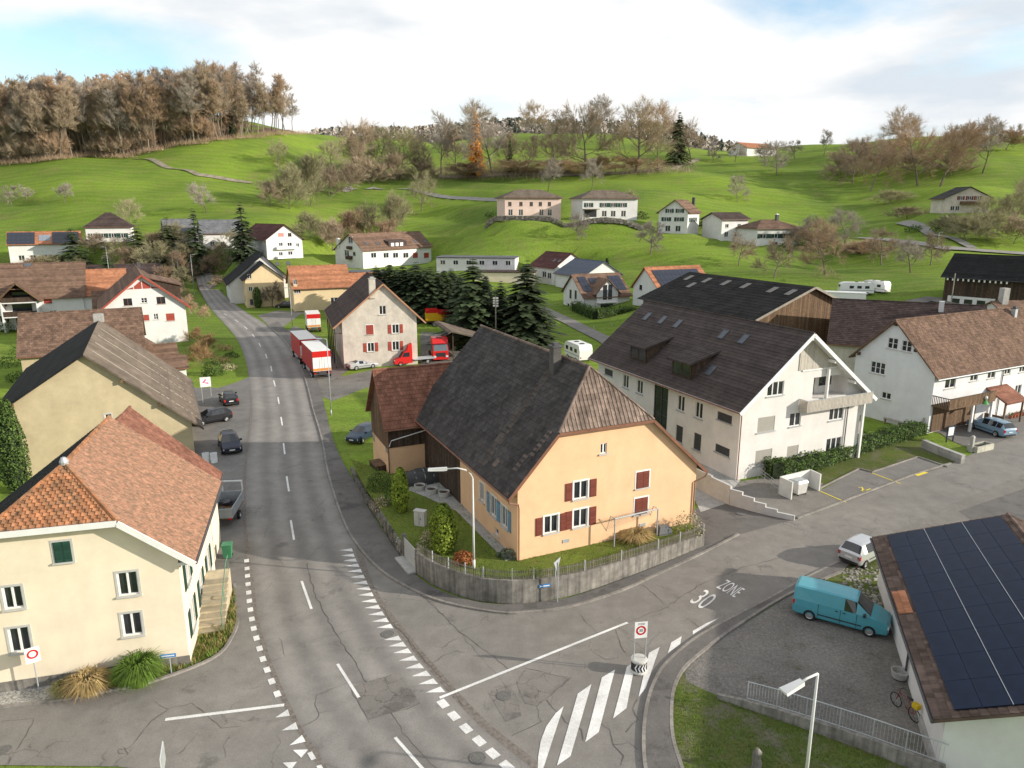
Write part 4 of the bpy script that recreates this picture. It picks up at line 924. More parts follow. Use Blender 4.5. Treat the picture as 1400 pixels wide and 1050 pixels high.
# ---- beige barn
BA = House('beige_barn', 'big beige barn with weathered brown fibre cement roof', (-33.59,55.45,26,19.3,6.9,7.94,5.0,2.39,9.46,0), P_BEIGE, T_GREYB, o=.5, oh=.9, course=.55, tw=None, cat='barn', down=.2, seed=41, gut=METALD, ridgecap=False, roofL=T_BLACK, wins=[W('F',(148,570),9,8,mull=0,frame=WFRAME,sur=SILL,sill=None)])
BA.part('ridge_vent', CONC, lambda mb: mb.box(-.5,.5,BA.L-.5,BA.L+.5,BA.h-.2,BA.h+.7))
for f_ in (.3,.62): BA.part('purlin', WOODM, lambda mb: mb.box(BA.b*f_-.12,BA.b*f_+.12,-.48,.1,BA.h-BA.sr*BA.b*f_-.5,BA.h-BA.sr*BA.b*f_-.2))
BA.part('purlin', WOODM, lambda mb: mb.box(-BA.a*.75-.12,-BA.a*.75+.12,-.48,.1,BA.h-BA.sl*BA.a*.75-.5,BA.h-BA.sl*BA.a*.75-.2))
for k in range(4):
    y = 3 + k*4.6; p0 = Vector((.4,y,BA.h-BA.sr*.4+.06)); p1 = Vector((BA.b-.1,y,BA.er+.09)); BA.part('roof_seam', M('roof_seam', (.3,.265,.215), var=.2), lambda mb: mb.beam(p0, p1, .28, .04))
q = BA.on('F',75,612)
sh = thing('wood_shed', 'small plank shed with flat metal roof against the beige barn', 'shed', G(82,640), R(24))
def shedb(mb): mb.box(-1.0,1.0,0,1.2,0,2.6)
mb = MB()
for k in range(10): mb.box(-1.0+.2*k,-1.0+.2*k+.19,-.02,.0,0,2.6+0*k)
mb.box(-1.0,1.0,0,1.2,0,2.55); mb.build('plank_wall', WOODL, sh); mb = MB(); mb.hexa([(-1.3,-.3,2.7),(1.3,-.3,2.6),(1.3,1.4,2.8),(-1.3,1.4,2.9),(-1.3,-.3,2.8),(1.3,-.3,2.7),(1.3,1.4,2.9),(-1.3,1.4,3.0)]); mb.build('roof', M('roof_sheet', (.2,.22,.25), rough=.4, metal=.3), sh)

# ---- old house with the trucks
ro = dict(shut='open', smat=REDSH, sur=WFRAME); rc_ = dict(shut='closed', smat=REDSH, sur=WFRAME)
OH = House('old_house', 'old stained cream house with red shutters beside the parked trucks', (-16.85,94.4,17.7,17.44,6.65,5.44,5.47,5.66,10.98,.0), P_OLD, T_DBRN, o=.4, oh=1.3, course=.36, tw=None, down=.3, seed=51, wins=[
  W('F',(523,424),9,12,mull=1), W('F',(505.6,450.8),10,13,**rc_), W('F',(540.7,449.6),9,12,**ro), W('F',(507,474.7),9,12,**ro), W('F',(541,472.8),9,12,**ro)])
OH.chimney(0, (509,400), .9, 2.0, P_OLD, CONC)
OH.part('verge_board', M('verge_orange', (.42,.22,.13)), lambda mb: [mb.beam(Vector(a)+Vector((0,-.03,-.06)), Vector(b)+Vector((0,-.03,-.06)), .06, .22) for a, b in ((OH.polys[0][1],OH.polys[0][2]),(OH.polys[1][0],OH.polys[1][3]))])
for k in range(5): OH.part('eave_post', WOODD, lambda mb: mb.box(-OH.a+.15,-OH.a+.3,.3+k*4,.45+k*4,0,OH.el-.1))
OH.part('eave_tie', WOODM, lambda mb: mb.box(-OH.a+.1,-OH.wa,.3,.42,OH.el-1.0,OH.el-.86))
mb = MB(); lean = [Vector((OH.wb+.1,10,4.6)), Vector((OH.wb+.1,-1.2+1.5,4.6)), Vector((OH.wb+7.0,.3,2.5)), Vector((OH.wb+7.0,10,2.5))]
LS = House('truck_shed', 'low open shed with grey sagging roof beside the old house', (-8.3,97.5,17.7,9.5,.4,6.6,4.0,2.3,4.2,0), None, T_GREYB, o=.3, oh=.1, course=.5, tw=None, cat='shed', gut=METALD, ridgecap=False)
LS.part('back_wall', WOODD, lambda mb: mb.box(-.2,LS.b-.2,LS.L-.1,LS.L,0,2.2)); 
for x, y in ((.2,.2),(LS.b-.4,.2),(LS.b-.4,LS.L/2),(LS.b-.4,LS.L-.4)): LS.part('post', WOODD, lambda mb: mb.box(x,x+.16,y,y+.16,0,LS.h-LS.sr*x-.2))

# ---- white house with red gable trim, wing and neighbours on the left
W4 = House('white_house', 'white gabled house with red verge boards and red triangular gable windows', (-56.46,110.40,29,19.5,6.31,6.43,5.21,5.13,10.43,.3), P_WHITE, T_BRN, o=.6, oh=.8, course=.4, tw=None, down=.5, seed=61, wins=[
  W('F',(174.7,413),12,10,frame=COPPER,mull=1), W('F',(197,410.7),8,7,mull=1,bars=1), W('F',(220,410.7),12,10,frame=COPPER,mull=1), W('F',(200,434.3),8,8,blind=REDSH), W('F',(213.2,432.7),6,8,mull=1,bars=1), W('F',(232.8,433.5),12,10,blind=REDSH)])
W4.part('verge_board', REDSH, lambda mb: [mb.beam(Vector(a)+Vector((0,-.03,-.1)), Vector(b)+Vector((0,-.03,-.1)), .06, .28) for a, b in ((W4.polys[0][1],W4.polys[0][2]),(W4.polys[1][0],W4.polys[1][3]))])
zg = W4.on('F',190,395)[1]
for a, b in ((-2.4,-1.4),(-1.25,-.1),(.05,1.2),(1.35,2.4)):
    f_ = lambda u: W4.h - W4.t - .75 - W4.sl*abs(u)
    W4.part('gable_window', REDSH, lambda mb: mb.face([(a,-.03,zg),(b,-.03,zg),(b,-.03,max(zg+.05,f_(b))),(a,-.03,max(zg+.05,f_(a)))]) or mb.face([(a,-.0,zg),(b,-.0,zg),(b,-.03,zg),(a,-.03,zg)]))
W4.part('chimney', METALD, lambda mb: mb.box(.2,.8,W4.L-3.5,W4.L-2.9,W4.h-.6,W4.h+.9))
mb = MB(); xa, xb_ = 1.0, W4.b-.8
za_ = W4.h - W4.sr*xa; dz_ = za_ - .12*(xb_-xa)*2
mb.slab([Vector((xb_,3,dz_-.2)), Vector((xb_,14,dz_-.2)), Vector((xa,14,za_+.05)), Vector((xa,3,za_+.05))], .14); dd = mb.build('dormer_roof', T_BRN, W4.root)
tiles([(xb_,3,dz_-.2),(xb_,14,dz_-.2),(xa,14,za_+.05),(xa,3,za_+.05)], .4, None, T_BRN, dd)
W4.part('dormer', WOODD, lambda mb: [mb.hexa([(xa+.3,3.3,W4.h-W4.sr*xa-1.2),(xb_-.3,3.3,W4.h-W4.sr*xb_),(xb_-.3,13.7,W4.h-W4.sr*xb_),(xa+.3,13.7,W4.h-W4.sr*xa-1.2),(xa+.3,3.3,za_-.2),(xb_-.3,3.3,dz_-.3),(xb_-.3,13.7,dz_-.3),(xa+.3,13.7,za_-.2)])])
simple = dict(course=.4, tw=None)
WG = House('side_wing', 'low brown roofed wing on the shaded side of the red trimmed white house', (-72,124,-62,13,5.4,5.4,3.4,3.4,6.6,0), P_WHITE, T_BRN, o=.3, oh=.5, seed=62, **simple)
H3 = House('brown_roof_barn', 'long barn with grid patterned brown tile roof behind the beige barn', (-58.9,86.0,-64,12.6,5.6,5.6,3.9,3.9,8.2,0), P_BEIGE, T_BRN, o=.4, oh=.5, course=.42, tw=.42, cat='barn', seed=63)
def floors(faces, zs, ss, w=1.2, h=1.3, **k): return [W(f, s=s_, z=z_, w=w, h=h, **k) for f in faces for z_ in zs for s_ in ss]
H5 = House('apartment_block', 'white apartment block with brown roof, gabled balcony bay and red blinds', (-93,126.6,-66,16,7,7.0,5.0,5.2,10.81,.2), P_WHITE, T_BRN, o=.5, oh=.6, seed=64, cat='apartment house', wins=[W('R',(65,410),12,10,blind=REDSH), W('R',(73,428),10,7,mull=1), W('R',(4,414),11,10,blind=REDSH), W('R',(6,436),13,9,mull=2)], **simple)
# balcony bay in front (gable towards the street side)
q0 = H5.on('R',32,430)[0]; bx = H5.wb
def bay(mb):
    mb.box(bx,bx+2.6,q0-3.0,q0-2.75,-.2,5.6); mb.box(bx,bx+2.6,q0+2.75,q0+3.0,-.2,5.6); mb.box(bx,bx+2.6,q0-2.75,q0+2.75,2.6,2.8); mb.box(bx,bx+2.6,q0-2.75,q0+2.75,5.3,5.5)
H5.part('balcony_bay', P_WHITE, bay)
H5.part('balcony_rail', WOODD, lambda mb: [mb.box(bx+2.52,bx+2.6,q0-2.75,q0+2.75,2.8,3.8), mb.box(bx+2.52,bx+2.6,q0-2.75,q0+2.75,5.5,6.4)])
H5.part('balcony_glazing', GLASS, lambda mb: [mb.box(bx+.02,bx+.06,q0-1.6,q0+1.6,2.8,4.9), mb.box(bx+.02,bx+.06,q0-1.3,q0+1.4,5.5,7.2), mb.box(bx+.02,bx+.06,q0-1.3,q0+1.4,.2,2.3)])
for s_, pts_ in ((-1,[(bx+3.0,q0-3.8,5.6),(bx+3.0,q0,9.2),(bx-3.4,q0,9.2),(bx-3.4,q0-3.8,5.6)]),(1,[(bx+3.0,q0,9.2),(bx+3.0,q0+3.8,5.6),(bx-3.4,q0+3.8,5.6),(bx-3.4,q0,9.2)])):
    mb = MB(); mb.slab([Vector(p) for p in pts_], .2); o_ = mb.build('bay_roof', T_BRN, H5.root)
H5.part('bay_gable', WOODM, lambda mb: [mb.beam((bx+3.03,q0-3.8,5.5),(bx+3.03,q0,9.1),.06,.3), mb.beam((bx+3.03,q0,9.1),(bx+3.03,q0+3.8,5.5),.06,.3), mb.box(bx+2.4,bx+2.5,q0-1.3,q0+1.3,7.9,8.05)])
H5.skylight(1, (38,362), 1.4, 1.0)
H6 = House('orange_roof_house', 'white house with bright orange tiled roof beside the apartment block', (-80,132,-66,8.5,6,6,5.4,5.4,9.6,0), P_WHITE, T_ORG, o=.3, oh=.4, seed=65, wins=floors('R',(1.,),(3,6)), **simple)
gr = dict(course=.4, tw=None, o=.4, oh=.4, scale=1)
GA = House('garage', 'brown roofed garage in front of the white house with red trim', tuple([-54.5,101.5,-60,5.5,3.0,3.0,2.3,2.3,3.8,0]), P_WHITE, T_BRN, seed=66, cat='garage', **gr)
GB = House('garden_hut', 'small wooden hut with steep roof behind the brown roofed garage', tuple([-57.2,108,22,4,2.2,2.2,2.2,2.2,3.8,0]), WOODM, T_BRN, seed=67, cat='hut', **gr)
GC = House('carport', 'low brown roofed carport with white front by the forecourt', tuple([-49.5,94.5,-60,5.0,2.6,2.8,2.2,2.2,3.4,0]), P_WHITE, T_BRN, seed=68, cat='carport', wins=[W('F',s=0,z=.3,w=2.2,h=1.7,mull=1)], **gr)

# ---- restaurant group
_c = G(338,421) + Vector((math.cos(R(24)), math.sin(R(24)), 0))*4.4
RA = House('yellow_inn', 'yellow plastered inn with black roof at the street bend', (_c.x,_c.y,24,15,5.0,5.0,6.4,6.4,10.4,0), P_YEL, T_BLACK, o=.5, oh=.6, scale=1, seed=71, cat='inn', wins=[W('F',(341,378),5,6,mull=1), W('F',(342.5,395),5,6,mull=1), W('F',(344,413),5,8,mull=1,blind=METALD), W('L',s=3,z=1.2,w=1.4,h=1.6,blind=GREENSH), W('L',s=6,z=1.2,w=1.4,h=1.6), W('L',s=3,z=4.2,w=1.2,h=1.3), W('L',s=6,z=4.2,w=1.2,h=1.3), W('L',s=9,z=4.2,w=1.2,h=1.3)], course=.4, tw=None)
for px in ((318,362),(326,363)): RA.skylight(0, px, .9, 1.3)
RB = House('inn_wing', 'orange tiled wing of the yellow inn with terrace', (-46.0,150,-66,11.5,4.6,5.0,5.0,4.6,8.8,.1), P_YEL, T_ORG, o=.4, oh=.6, seed=72, cat='house', wins=[W('R',(388,386),5,7,mull=1), W('R',(396,397),9,9,mull=2), W('R',s=9,z=1,w=1.6,h=1.8)], **simple)
RB.skylight(1, (379,361), .8, 1.1); RB.skylight(1, (394,360), .8, 1.1)
RC = House('inn_annex', 'flat fronted annex with orange roof and cream walls beside the inn', (-35.5,154,-66,8.5,4.4,4.4,4.4,4.4,6.9,.2), P_CREAM, T_ORG, o=.3, oh=.4, seed=73, wins=floors('R',(.9,),(2,4.5,7),1.3,1.3), **simple)
RC.part('terrace', P_YEL, lambda mb: mb.box(RC.wb,RC.wb+3.5,-.5,RC.L,0,2.6)); RC.part('terrace_roof', T_GREY, lambda mb: mb.box(RC.wb,RC.wb+3.8,-.7,RC.L+.2,2.6,2.8))
RD = House('black_roof_house', 'white walled house with long black roof and dormers behind the yellow inn', (-55,161,24,15,8.0,6.5,4.2,4.2,10.6,0), P_WHITE, T_BLACK, o=.6, oh=.7, seed=74, wins=floors('L',(1.0,),(2,5,8,12))+[W('F',s=0,z=1,w=1.3,h=1.3)], **simple)
for px in ((300,353),(309,355.5),(319,358)): dormer(RD, 0, px, 1.5, 2, T_BLACK, WOODD)

# ---- middle distance
sm = dict(w=1.2, h=1.3)
H12 = House('long_white_house', 'long white apartment house with brown roof and wide dormer beyond the spruces', (-43.3,196.05,-35.5,27,6.63,5.23,4.6,4.7,9.0,4.9), P_WHITE, T_BRN, o=.5, oh=.6, down=3, seed=81, cat='apartment house', wins=[W('F',(479,328),6,9,mull=1), W('F',(474,346),6,8,mull=1), W('F',(484,347),4,6,mull=0)]+[W('R',(x_,349),7,7,mull=1,**({'blind':REDSH} if x_ in (568,583) else {})) for x_ in (511,528,541,555,568,583)], **simple)
for px in ((501,333),(516,333),(568,330.5),(581,330)): H12.skylight(1, px, .9, 1.2)
p_ = H12.onroof(1, 541, 333); H12.part('dormer', T_DBRN, lambda mb: mb.hexa([(p_.x-2.4,p_.y-4,p_.z+.2),(p_.x+.9,p_.y-4,p_.z-1.0),(p_.x+.9,p_.y+4,p_.z-1.0),(p_.x-2.4,p_.y+4,p_.z+.2),(p_.x-2.4,p_.y-4,p_.z+1.5),(p_.x+.9,p_.y-4,p_.z+.7),(p_.x+.9,p_.y+4,p_.z+.7),(p_.x-2.4,p_.y+4,p_.z+1.5)]))
H12.part('dormer_window', WFRAME, lambda mb: [mb.box(p_.x+.9,p_.x+.95,p_.y-3+2*k,p_.y-1.7+2*k,p_.z-.7,p_.z+.3) for k in range(3)])
H12.chimney(0, (463,335), .8, 1.8, P_WHITE, WFRAME)
H12.part('balcony', WOODD, lambda mb: [mb.box(-1.2,.8,-1.1,0,2.6,3.6), mb.box(-.8,.9,-.9,0,5.6,6.5)])
H10 = House('white_chalet', 'white gabled chalet with maroon roof, balconies and pink awning', (-57.92,187.30,45.3,14.96,5.69,5.35,4.78,4.61,8.52,8.0), P_WHITE, T_MAR, o=.6, oh=.6, down=3, seed=82, wins=[W('F',(384,321),8,5,blind=M('pink_awning',(.6,.25,.22))), W('F',(396,321),5,5,mull=1,frame=COPPER), W('F',(384,334),5,5), W('F',(396,334),6,5), W('F',(384,347),5,5), W('F',(397,346),6,5), W('F',(407,335),4,5)], **simple)
H10.part('balcony', WFRAME, lambda mb: [mb.box(-3.2,3.2,-1.2,0,2.7,3.4), mb.box(-3.2,3.2,-1.2,0,.1,.8)])
H8 = House('brown_hip_house', 'white house with brown hipped roof below the forest meadow', (-117,203,-66,11,5.6,5.6,4.0,4.0,7.8,11.6), P_WHITE, T_DBRN, o=.6, oh=.6, down=3, seed=83, full_hip=True, wins=floors('R',(1.2,),(1.8,4.6,7.4,10),1.3,1.4,shut='open',smat=GREENSH), **simple)
H7 = House('grey_clad_house', 'grey clad house with orange roof covered by dark solar fields', (-139,203,-62,17,5.3,5.3,5.3,5.3,8.6,5.6), P_WHITE, T_ORG, o=.4, oh=.5, down=3, seed=84, wins=floors('F',(1.5,4.6),(-1.6,1.6),1.1,1.2)+floors('R',(1.2,),(3,6,9,12,15),1.5,1.5), **simple)
boards(H7, 'gable_cladding', 'F', -H7.wa, H7.wb, -2, lambda u: H7.h - H7.sl*abs(u) - .2, P_GREYD, .5, out=.05); H7.panels(1, (H7.b-.15,-.2,H7.er+.12), 6, 3, 1.2, 2.1, PVD); H7.panels(1, (H7.b-.15,11.6,H7.er+.12), 6, 3, 1.2, 2.1, PVD); H7.panels(1, (H7.b-1.6,8,H7.er+.95), 3, 2, 1.05, 1.6, M('solar_thermal',(.2,.23,.27),rough=.15))
H9 = House('grey_roof_house', 'white house with grey roof and white gable behind tall pines', (-86,203,-60,10.5,5,5,4.2,4.2,7.8,9.6), P_WHITE, T_GREY, o=.4, oh=.5, down=3, seed=85, wins=floors('R',(1,),(2.5,5.5,8.5)), **simple)
H9b = House('grey_roof_house', 'white gabled house half hidden by pines with pale grey roof', (-97,205,-60,7.5,5,5,4.2,4.2,7.8,9.8), P_WHITE, T_GREY, o=.4, oh=.5, down=3, seed=86, wins=floors('R',(1,),(2.5,5.5)), **simple)
H34 = House('bungalow', 'low white bungalow with brown roof among garden shrubs', (-104,178,-66,16,5,5,3.2,3.2,5.4,1.6), P_WHITE, T_DBRN, o=.5, oh=.6, down=3, seed=87, wins=floors('R',(.9,),(2.5,6.5,10,13.5),1.6,1.3), **simple)
H15 = House('maroon_roof_house', 'white house with dark maroon roof at the foot of the meadow', (14.32,176.55,36.2,9.5,5.6,4.6,4.0,4.64,7.4,2.6), P_WHITE, T_MAR, o=.4, oh=.5, down=3, seed=88, wins=[W('L',(744,375),5,8), W('L',(751,377),5,8)]+floors('F',(3.9,),(0,),1.0,1.2), **simple)
for px in ((758,356),(765,357)): H15.skylight(0, px, .8, 1.3)
H16 = House('anthracite_house', 'house with smooth blue-grey roof between the maroon and the solar roofed houses', (20.5,163,30,11,6,5.5,3.8,3.8,7.0,2.0), P_WHITE, M('roof_bluegrey',(.07,.085,.115),rough=.5,attr=.1), o=.5, oh=.5, down=3, seed=89, **simple)
sv = dict(frame=METALD, mull=0)
H17 = House('cross_gable_house', 'white house with cross gable and solar panels above a clipped hedge', (12.18,145.63,-67.8,10.4,4.4,5.49,3.77,3.43,7.54,.06), P_WHITE, T_BRN, o=.45, oh=.5, down=2, seed=90, wins=[W('F',(780,402),3,12,**sv), W('F',(787,403),3,12,**sv), W('F',(777,420),3,10,**sv), W('R',(807,421),5,6), W('R',(845,421),5,8,**sv)], **simple)
q0 = H17.on('R',829,405)[0]; bx = H17.wb; zt_ = H17.h - .6
for pts_ in ([(bx+.9,q0-3.3,zt_-3.3),(bx+.9,q0,zt_),(bx-4.2,q0,zt_),(bx-4.2,q0-3.3,zt_-3.3)],[(bx+.9,q0,zt_),(bx+.9,q0+3.3,zt_-3.3),(bx-4.2,q0+3.3,zt_-3.3),(bx-4.2,q0,zt_)]):
    mb = MB(); mb.slab([Vector(p) for p in pts_], .2); mb.build('gable_roof', T_BRN, H17.root)
H17.part('cross_gable', P_WHITE, lambda mb: mb.face([(bx+.5,q0-2.7,0),(bx+.5,q0+2.7,0),(bx+.5,q0+2.7,zt_-2.9),(bx+.5,q0,zt_-.25),(bx+.5,q0-2.7,zt_-2.9)]) or [mb.face([(bx,q0+s_*2.7,0),(bx+.5,q0+s_*2.7,0),(bx+.5,q0+s_*2.7,zt_-2.9),(bx,q0+s_*2.7,zt_-2.9)]) for s_ in (-1,1)])
H17.part('gable_glazing', GLASS, lambda mb: [mb.box(bx+.5,bx+.55,q0-1.15,q0-.15,3.3,zt_-2.3+1.0), mb.box(bx+.5,bx+.55,q0+.15,q0+1.15,3.3,zt_-2.3+1.0), mb.box(bx+.5,bx+.55,q0-1.7,q0+1.4,.2,2.3)])
H17.part('awning', WFRAME, lambda mb: mb.box(bx+.5,bx+1.2,q0-2.6,q0+2.4,2.6,2.75))
for (y_, nu, x_) in ((.6,2,.9),(8.3,3,1.0)): H17.panels(1, (H17.b*.75,y_,H17.h-H17.sr*H17.b*.75+.02), nu, 3, 1.05, 1.6, PVD)
H17.panels(1, (H17.b*.4,3.2,H17.h-H17.sr*H17.b*.4+.02), 2, 1, 1.05, 1.6, PVD)
H18 = House('solar_gable_house', 'white gabled house with orange verge and dark solar roof beside the long black barn', (25.09,136.54,-66.7,12,4.4,5.40,3.9,4.0,8.01,1.75), P_WHITE, T_ORG, o=.45, oh=.5, down=3, seed=91, wins=[W('F',(876,393),4,7,**sv), W('F',(884,404),3,5,**sv)], **simple)
H18.panels(1, (H18.b*.8,.8,H18.h-H18.sr*H18.b*.8+.02), 11, 3, 1.05, 1.65, PVD)
def flat(name, label, u, v, L_, Wd, h, th, wall, roofm, z=None, wins=0, cat='building'):
    p = GT(u, v); z = p.z if z is None else z; r_ = thing(name, label, cat, (p.x, p.y, z), R(th)); mb = MB(); mb.box(-L_/2,L_/2,0,Wd,-2,h); mb.build('wall', wall, r_); mb = MB(); mb.box(-L_/2-.25,L_/2+.25,-.25,Wd+.25,h,h+.25); mb.build('roof', roofm, r_)
    for k in range(wins): make_window(r_, (-L_/2+L_*(k+.5)/wins,-.16,h-1.8), 0, 1.4, 1.2, sill=None)
    return r_
flat('flat_roof_house', 'long white flat roofed house at the meadow edge behind the spruces', 650, 372, 22, 8, 3.4, -8, P_WHITE, T_GREY, wins=6, cat='house')
flat('garage_row', 'low garage row with dark flat roof behind the spruces', 690, 386, 16, 6, 2.6, -5, P_CREAM, T_DBRN, cat='garage')
flat('retaining_house', 'low cream flat building between the inn annex and the long white house', 490, 392, 10, 6, 3.6, -20, P_CREAM, T_GREY, cat='building')
B19 = House('black_barn', 'very long barn with black corrugated roof and pale roof lights', (41.44,99.90,25.3,25.5,10.45,9.57,5.0,5.0,8.93,1.1), WOODM, T_CORR, o=.8, oh=.7, down=3, course=.9, tw=None, seed=92, cat='barn', ridgecap=False, gut=METALD)
boards(B19, 'plank_cladding', 'F', -B19.wa, B19.wb, 0, lambda u: B19.h - (B19.sl*-u if u < 0 else B19.sr*u) - .2, WOODM, .4, out=.05)
B19.part('verge_board', WOODL, lambda mb: [mb.beam(Vector(a)+Vector((0,-.03,-.1)), Vector(b)+Vector((0,-.03,-.1)), .06, .35) for a, b in ((B19.polys[0][1],B19.polys[0][2]),(B19.polys[1][0],B19.polys[1][3]))])
for px in ((941.5,380),(966,383.5),(992,387),(1019,391),(1056,396.5),(1081,400),(945,390)):
    mb = MB(); mb.box(-.5,.5,-1.0,1.0,.05,.1); o_ = mb.build('roof_light', M('roof_light',(.16,.145,.13),rough=.5), B19.root); o_.matrix_local = B19.roofmat(0, B19.onroof(0, *px))
B20 = House('link_barn', 'barn with weathered dark brown tile roof behind the white farmhouse', (43.0,96.0,-115,17,6.5,7.5,4.6,3.6,8.4,.4), P_OLD, T_DBRN, o=.3, oh=.5, down=2, course=.4, tw=.5, seed=93, cat='barn')
B20.part('chimney', P_WHITE, lambda mb: mb.box(1.0,1.6,13.5,14.1,B20.h-1.2,B20.h+.5))

# ---- white farmhouse
FH = House('white_farmhouse', 'long white farmhouse with brown tile roof, balcony and porch', (36.93,68.47,-62.5,30,4.6,4.9,5.4,5.0,9.77,.35), P_BLUEW, T_BRN, o=.4, oh=.6, course=.34, tw=.34, down=1.2, seed=101, gut=METAL, wins=[
  W('F',(1220.5,469.5),14,15,mull=1,bars=1), W('F',(1239.6,473.4),14,15,mull=1,bars=1), W('F',(1200,503),20,16,mull=2,bars=1), W('F',(1211.4,541),13,9,mull=1),
  W('R',(1299.6,523),14,15,mull=1), W('R',(1332,515),10,11,mull=1), W('R',(1355.8,511.5),10,11,mull=1), W('R',(1377.7,507),8,9,mull=1), W('R',(1392,532.4),8,12,mull=1), W('R',(1398,504),8,9,mull=1)])
zb_ = FH.on('R',1310,545)[1]
q0, q1 = 1.0, FH.on('R',1337,535)[0]
FH.part('balcony_slab', WOODM, lambda mb: mb.box(FH.wb,FH.wb+1.9,.05,q1,zb_-.25,zb_-.1))
def brail(mb):
    n = int(q1/.17)
    for k in range(n): mb.box(FH.wb+1.84,FH.wb+1.9,.05+k*.17,.05+k*.17+.14,zb_-.1,zb_+.85)
FH.part('balcony_boards', WOODM, brail)['kind'] = 'stuff'
def brail2(mb):
    for k in range(10): mb.box(FH.wb+.05+k*.18,FH.wb+.1+k*.18,.02,.08,zb_-.1,zb_+.85)
    mb.box(FH.wb,FH.wb+1.9,.02,.09,zb_+.85,zb_+.93); mb.box(FH.wb+1.83,FH.wb+1.92,.05,q1,zb_+.85,zb_+.93)
FH.part('balcony_rail', WOODD, brail2)
FH.part('carport_side', WOODM, lambda mb: mb.box(FH.wb+.05,FH.wb+.12,.4,q1*.5,-.3,zb_-.25))
for y in (q1*.55, q1-.2): FH.part('balcony_post', WFRAME, lambda mb: mb.box(FH.wb+1.6,FH.wb+1.8,y,y+.25,-.4,zb_-.25))
FH.part('barn_gate', WOODM, lambda mb: [mb.box(FH.wb+.02,FH.wb+.1,q1*.5+.25*k,q1*.5+.25*k+.23,-.3,zb_-.35) for k in range(int(q1*.5/.25))])
pz = FH.on('R',1350,532); y0_ = pz[0]
mb = MB(); pl_ = [Vector((FH.wb+2.4,y0_-.3,pz[1]-1.1)), Vector((FH.wb+2.4,y0_+3.6,pz[1]-1.1)), Vector((FH.wb,y0_+3.6,pz[1]+.2)), Vector((FH.wb,y0_-.3,pz[1]+.2))]; mb.slab(pl_, .14); po = mb.build('porch_roof', T_RED, FH.root); tiles(pl_, .3, None, T_RED, po)
for y in (y0_, y0_+3.3): FH.part('porch_post', WOODM, lambda mb: mb.box(FH.wb+2.0,FH.wb+2.16,y,y+.16,-.4,pz[1]-.9))
FH.part('porch_panel', WOODM, lambda mb: mb.box(FH.wb+.1,FH.wb+2.0,y0_,y0_+.08,-.4,.6))
FH.chimney(1, (1386,431), .5, .8, METAL, METALD)
downpipe(FH, [(FH.b-.05,FH.on('R',1369,520)[0],FH.er-.1),(FH.wb+.08,FH.on('R',1369,520)[0],FH.er-.5),(FH.wb+.08,FH.on('R',1369,520)[0],-.3)], METALD)
FH.part('purlin', WOODD, lambda mb: [mb.box(-.12,.12,-.38,0,FH.h-.6,FH.h-.3), mb.box(FH.b*.45,FH.b*.45+.2,-.38,0,FH.h-FH.sr*FH.b*.45-.6,FH.h-FH.sr*FH.b*.45-.3), mb.box(-FH.a*.8,-FH.a*.8+.2,-.38,0,FH.h-FH.sl*FH.a*.8-.6,FH.h-FH.sl*FH.a*.8-.3)])
# ---- farmyard barn at the right
_e = G(1286,378,9.4); _U = Vector((math.cos(R(-139)), math.sin(R(-139)), 0)); _e = _e - _U*6 + Vector((math.sin(R(139)), math.cos(R(139)), 0))*.6
B23 = House('timber_barn', 'dark timber barn with black roof, white base and bunting under the eave', (_e.x,_e.y,-139,22,6.5,6,6.0,6.2,10.6,3.2), WOODD, T_BLACK, scale=1, o=.6, oh=1.0, down=3, seed=103, course=.5, tw=None, cat='barn', gut=METALD)
boards(B23, 'plank_cladding', 'R', 0, B23.L, 2.4, B23.prof['R'][0][1], WOODD, .35, out=.05)
B23.part('base_wall', P_WHITE, lambda mb: mb.box(B23.wb,B23.wb+.25,1.0,9.5,-2,2.4))
B23.part('barn_window', GLASS, lambda mb: [mb.box(B23.wb+.25,B23.wb+.28,1.8+2.3*k,3.3+2.3*k,1.0,1.9) for k in range(3)])
for k in range(12): B23.part('bunting', WFRAME, lambda mb: mb.box(B23.b-.1,B23.b-.06,.6+k*.95,.9+k*.95,B23.er-.65,B23.er-.2))
H23b = House('cottage', 'white cottage with brown roof and tall pale chimney beside the timber barn', (66.5,99.5,-82,16,5,5,3.2,3.2,5.8,2.2), P_WHITE, T_BRN, o=.4, oh=.5, down=3, seed=104, wins=floors('R',(.9,),(2.5,5.5)), **simple)
H23b.part('chimney', CONC, lambda mb: mb.box(-.2,.8,1.0,2.0,3,8.6))
# ---- hillside houses
hs = dict(o=.7, oh=.7, down=3, course=.4, tw=None)
gsh = dict(shut='open', smat=GREENSH)
HP = House('pink_villa', 'pale pink villa with grey hipped roof on the hillside terrace', (-3.2,213,-76,16.5,5.6,5.6,5.3,5.3,7.6,18.2), P_PINK, T_GREYB, seed=111, full_hip=True, wins=floors('R',(3.3,),(1.6,5.2,8.6,11.6,14.6),1.1,1.3,frame=COPPER)+floors('R',(.4,),(1.8,5.2,12,14.8),1.4,1.9), **hs)
HW = House('white_villa', 'white villa with grey hipped roof and dark green shutters on the hillside terrace', (18.5,212,-76,16.5,5.6,5.6,5.3,5.3,7.6,18.0), P_WHITE, T_GREYB, seed=112, full_hip=True, wins=floors('R',(3.2,),(2.0,7.2,10.2,13.4),1.5,1.3,**gsh)+floors('R',(.3,),(7.3,10.3,13.8),1.6,1.8,mull=1), **hs)
HW.part('veranda', T_GREYB, lambda mb: mb.box(HW.wb,HW.wb+2.0,.2,5.0,2.5,2.7)); HW.part('veranda_painted_shade', BLACK, lambda mb: mb.box(HW.wb+.01,HW.wb+.05,.6,4.7,.2,2.3))  # black panel on the wall paints the shade under the veranda roof
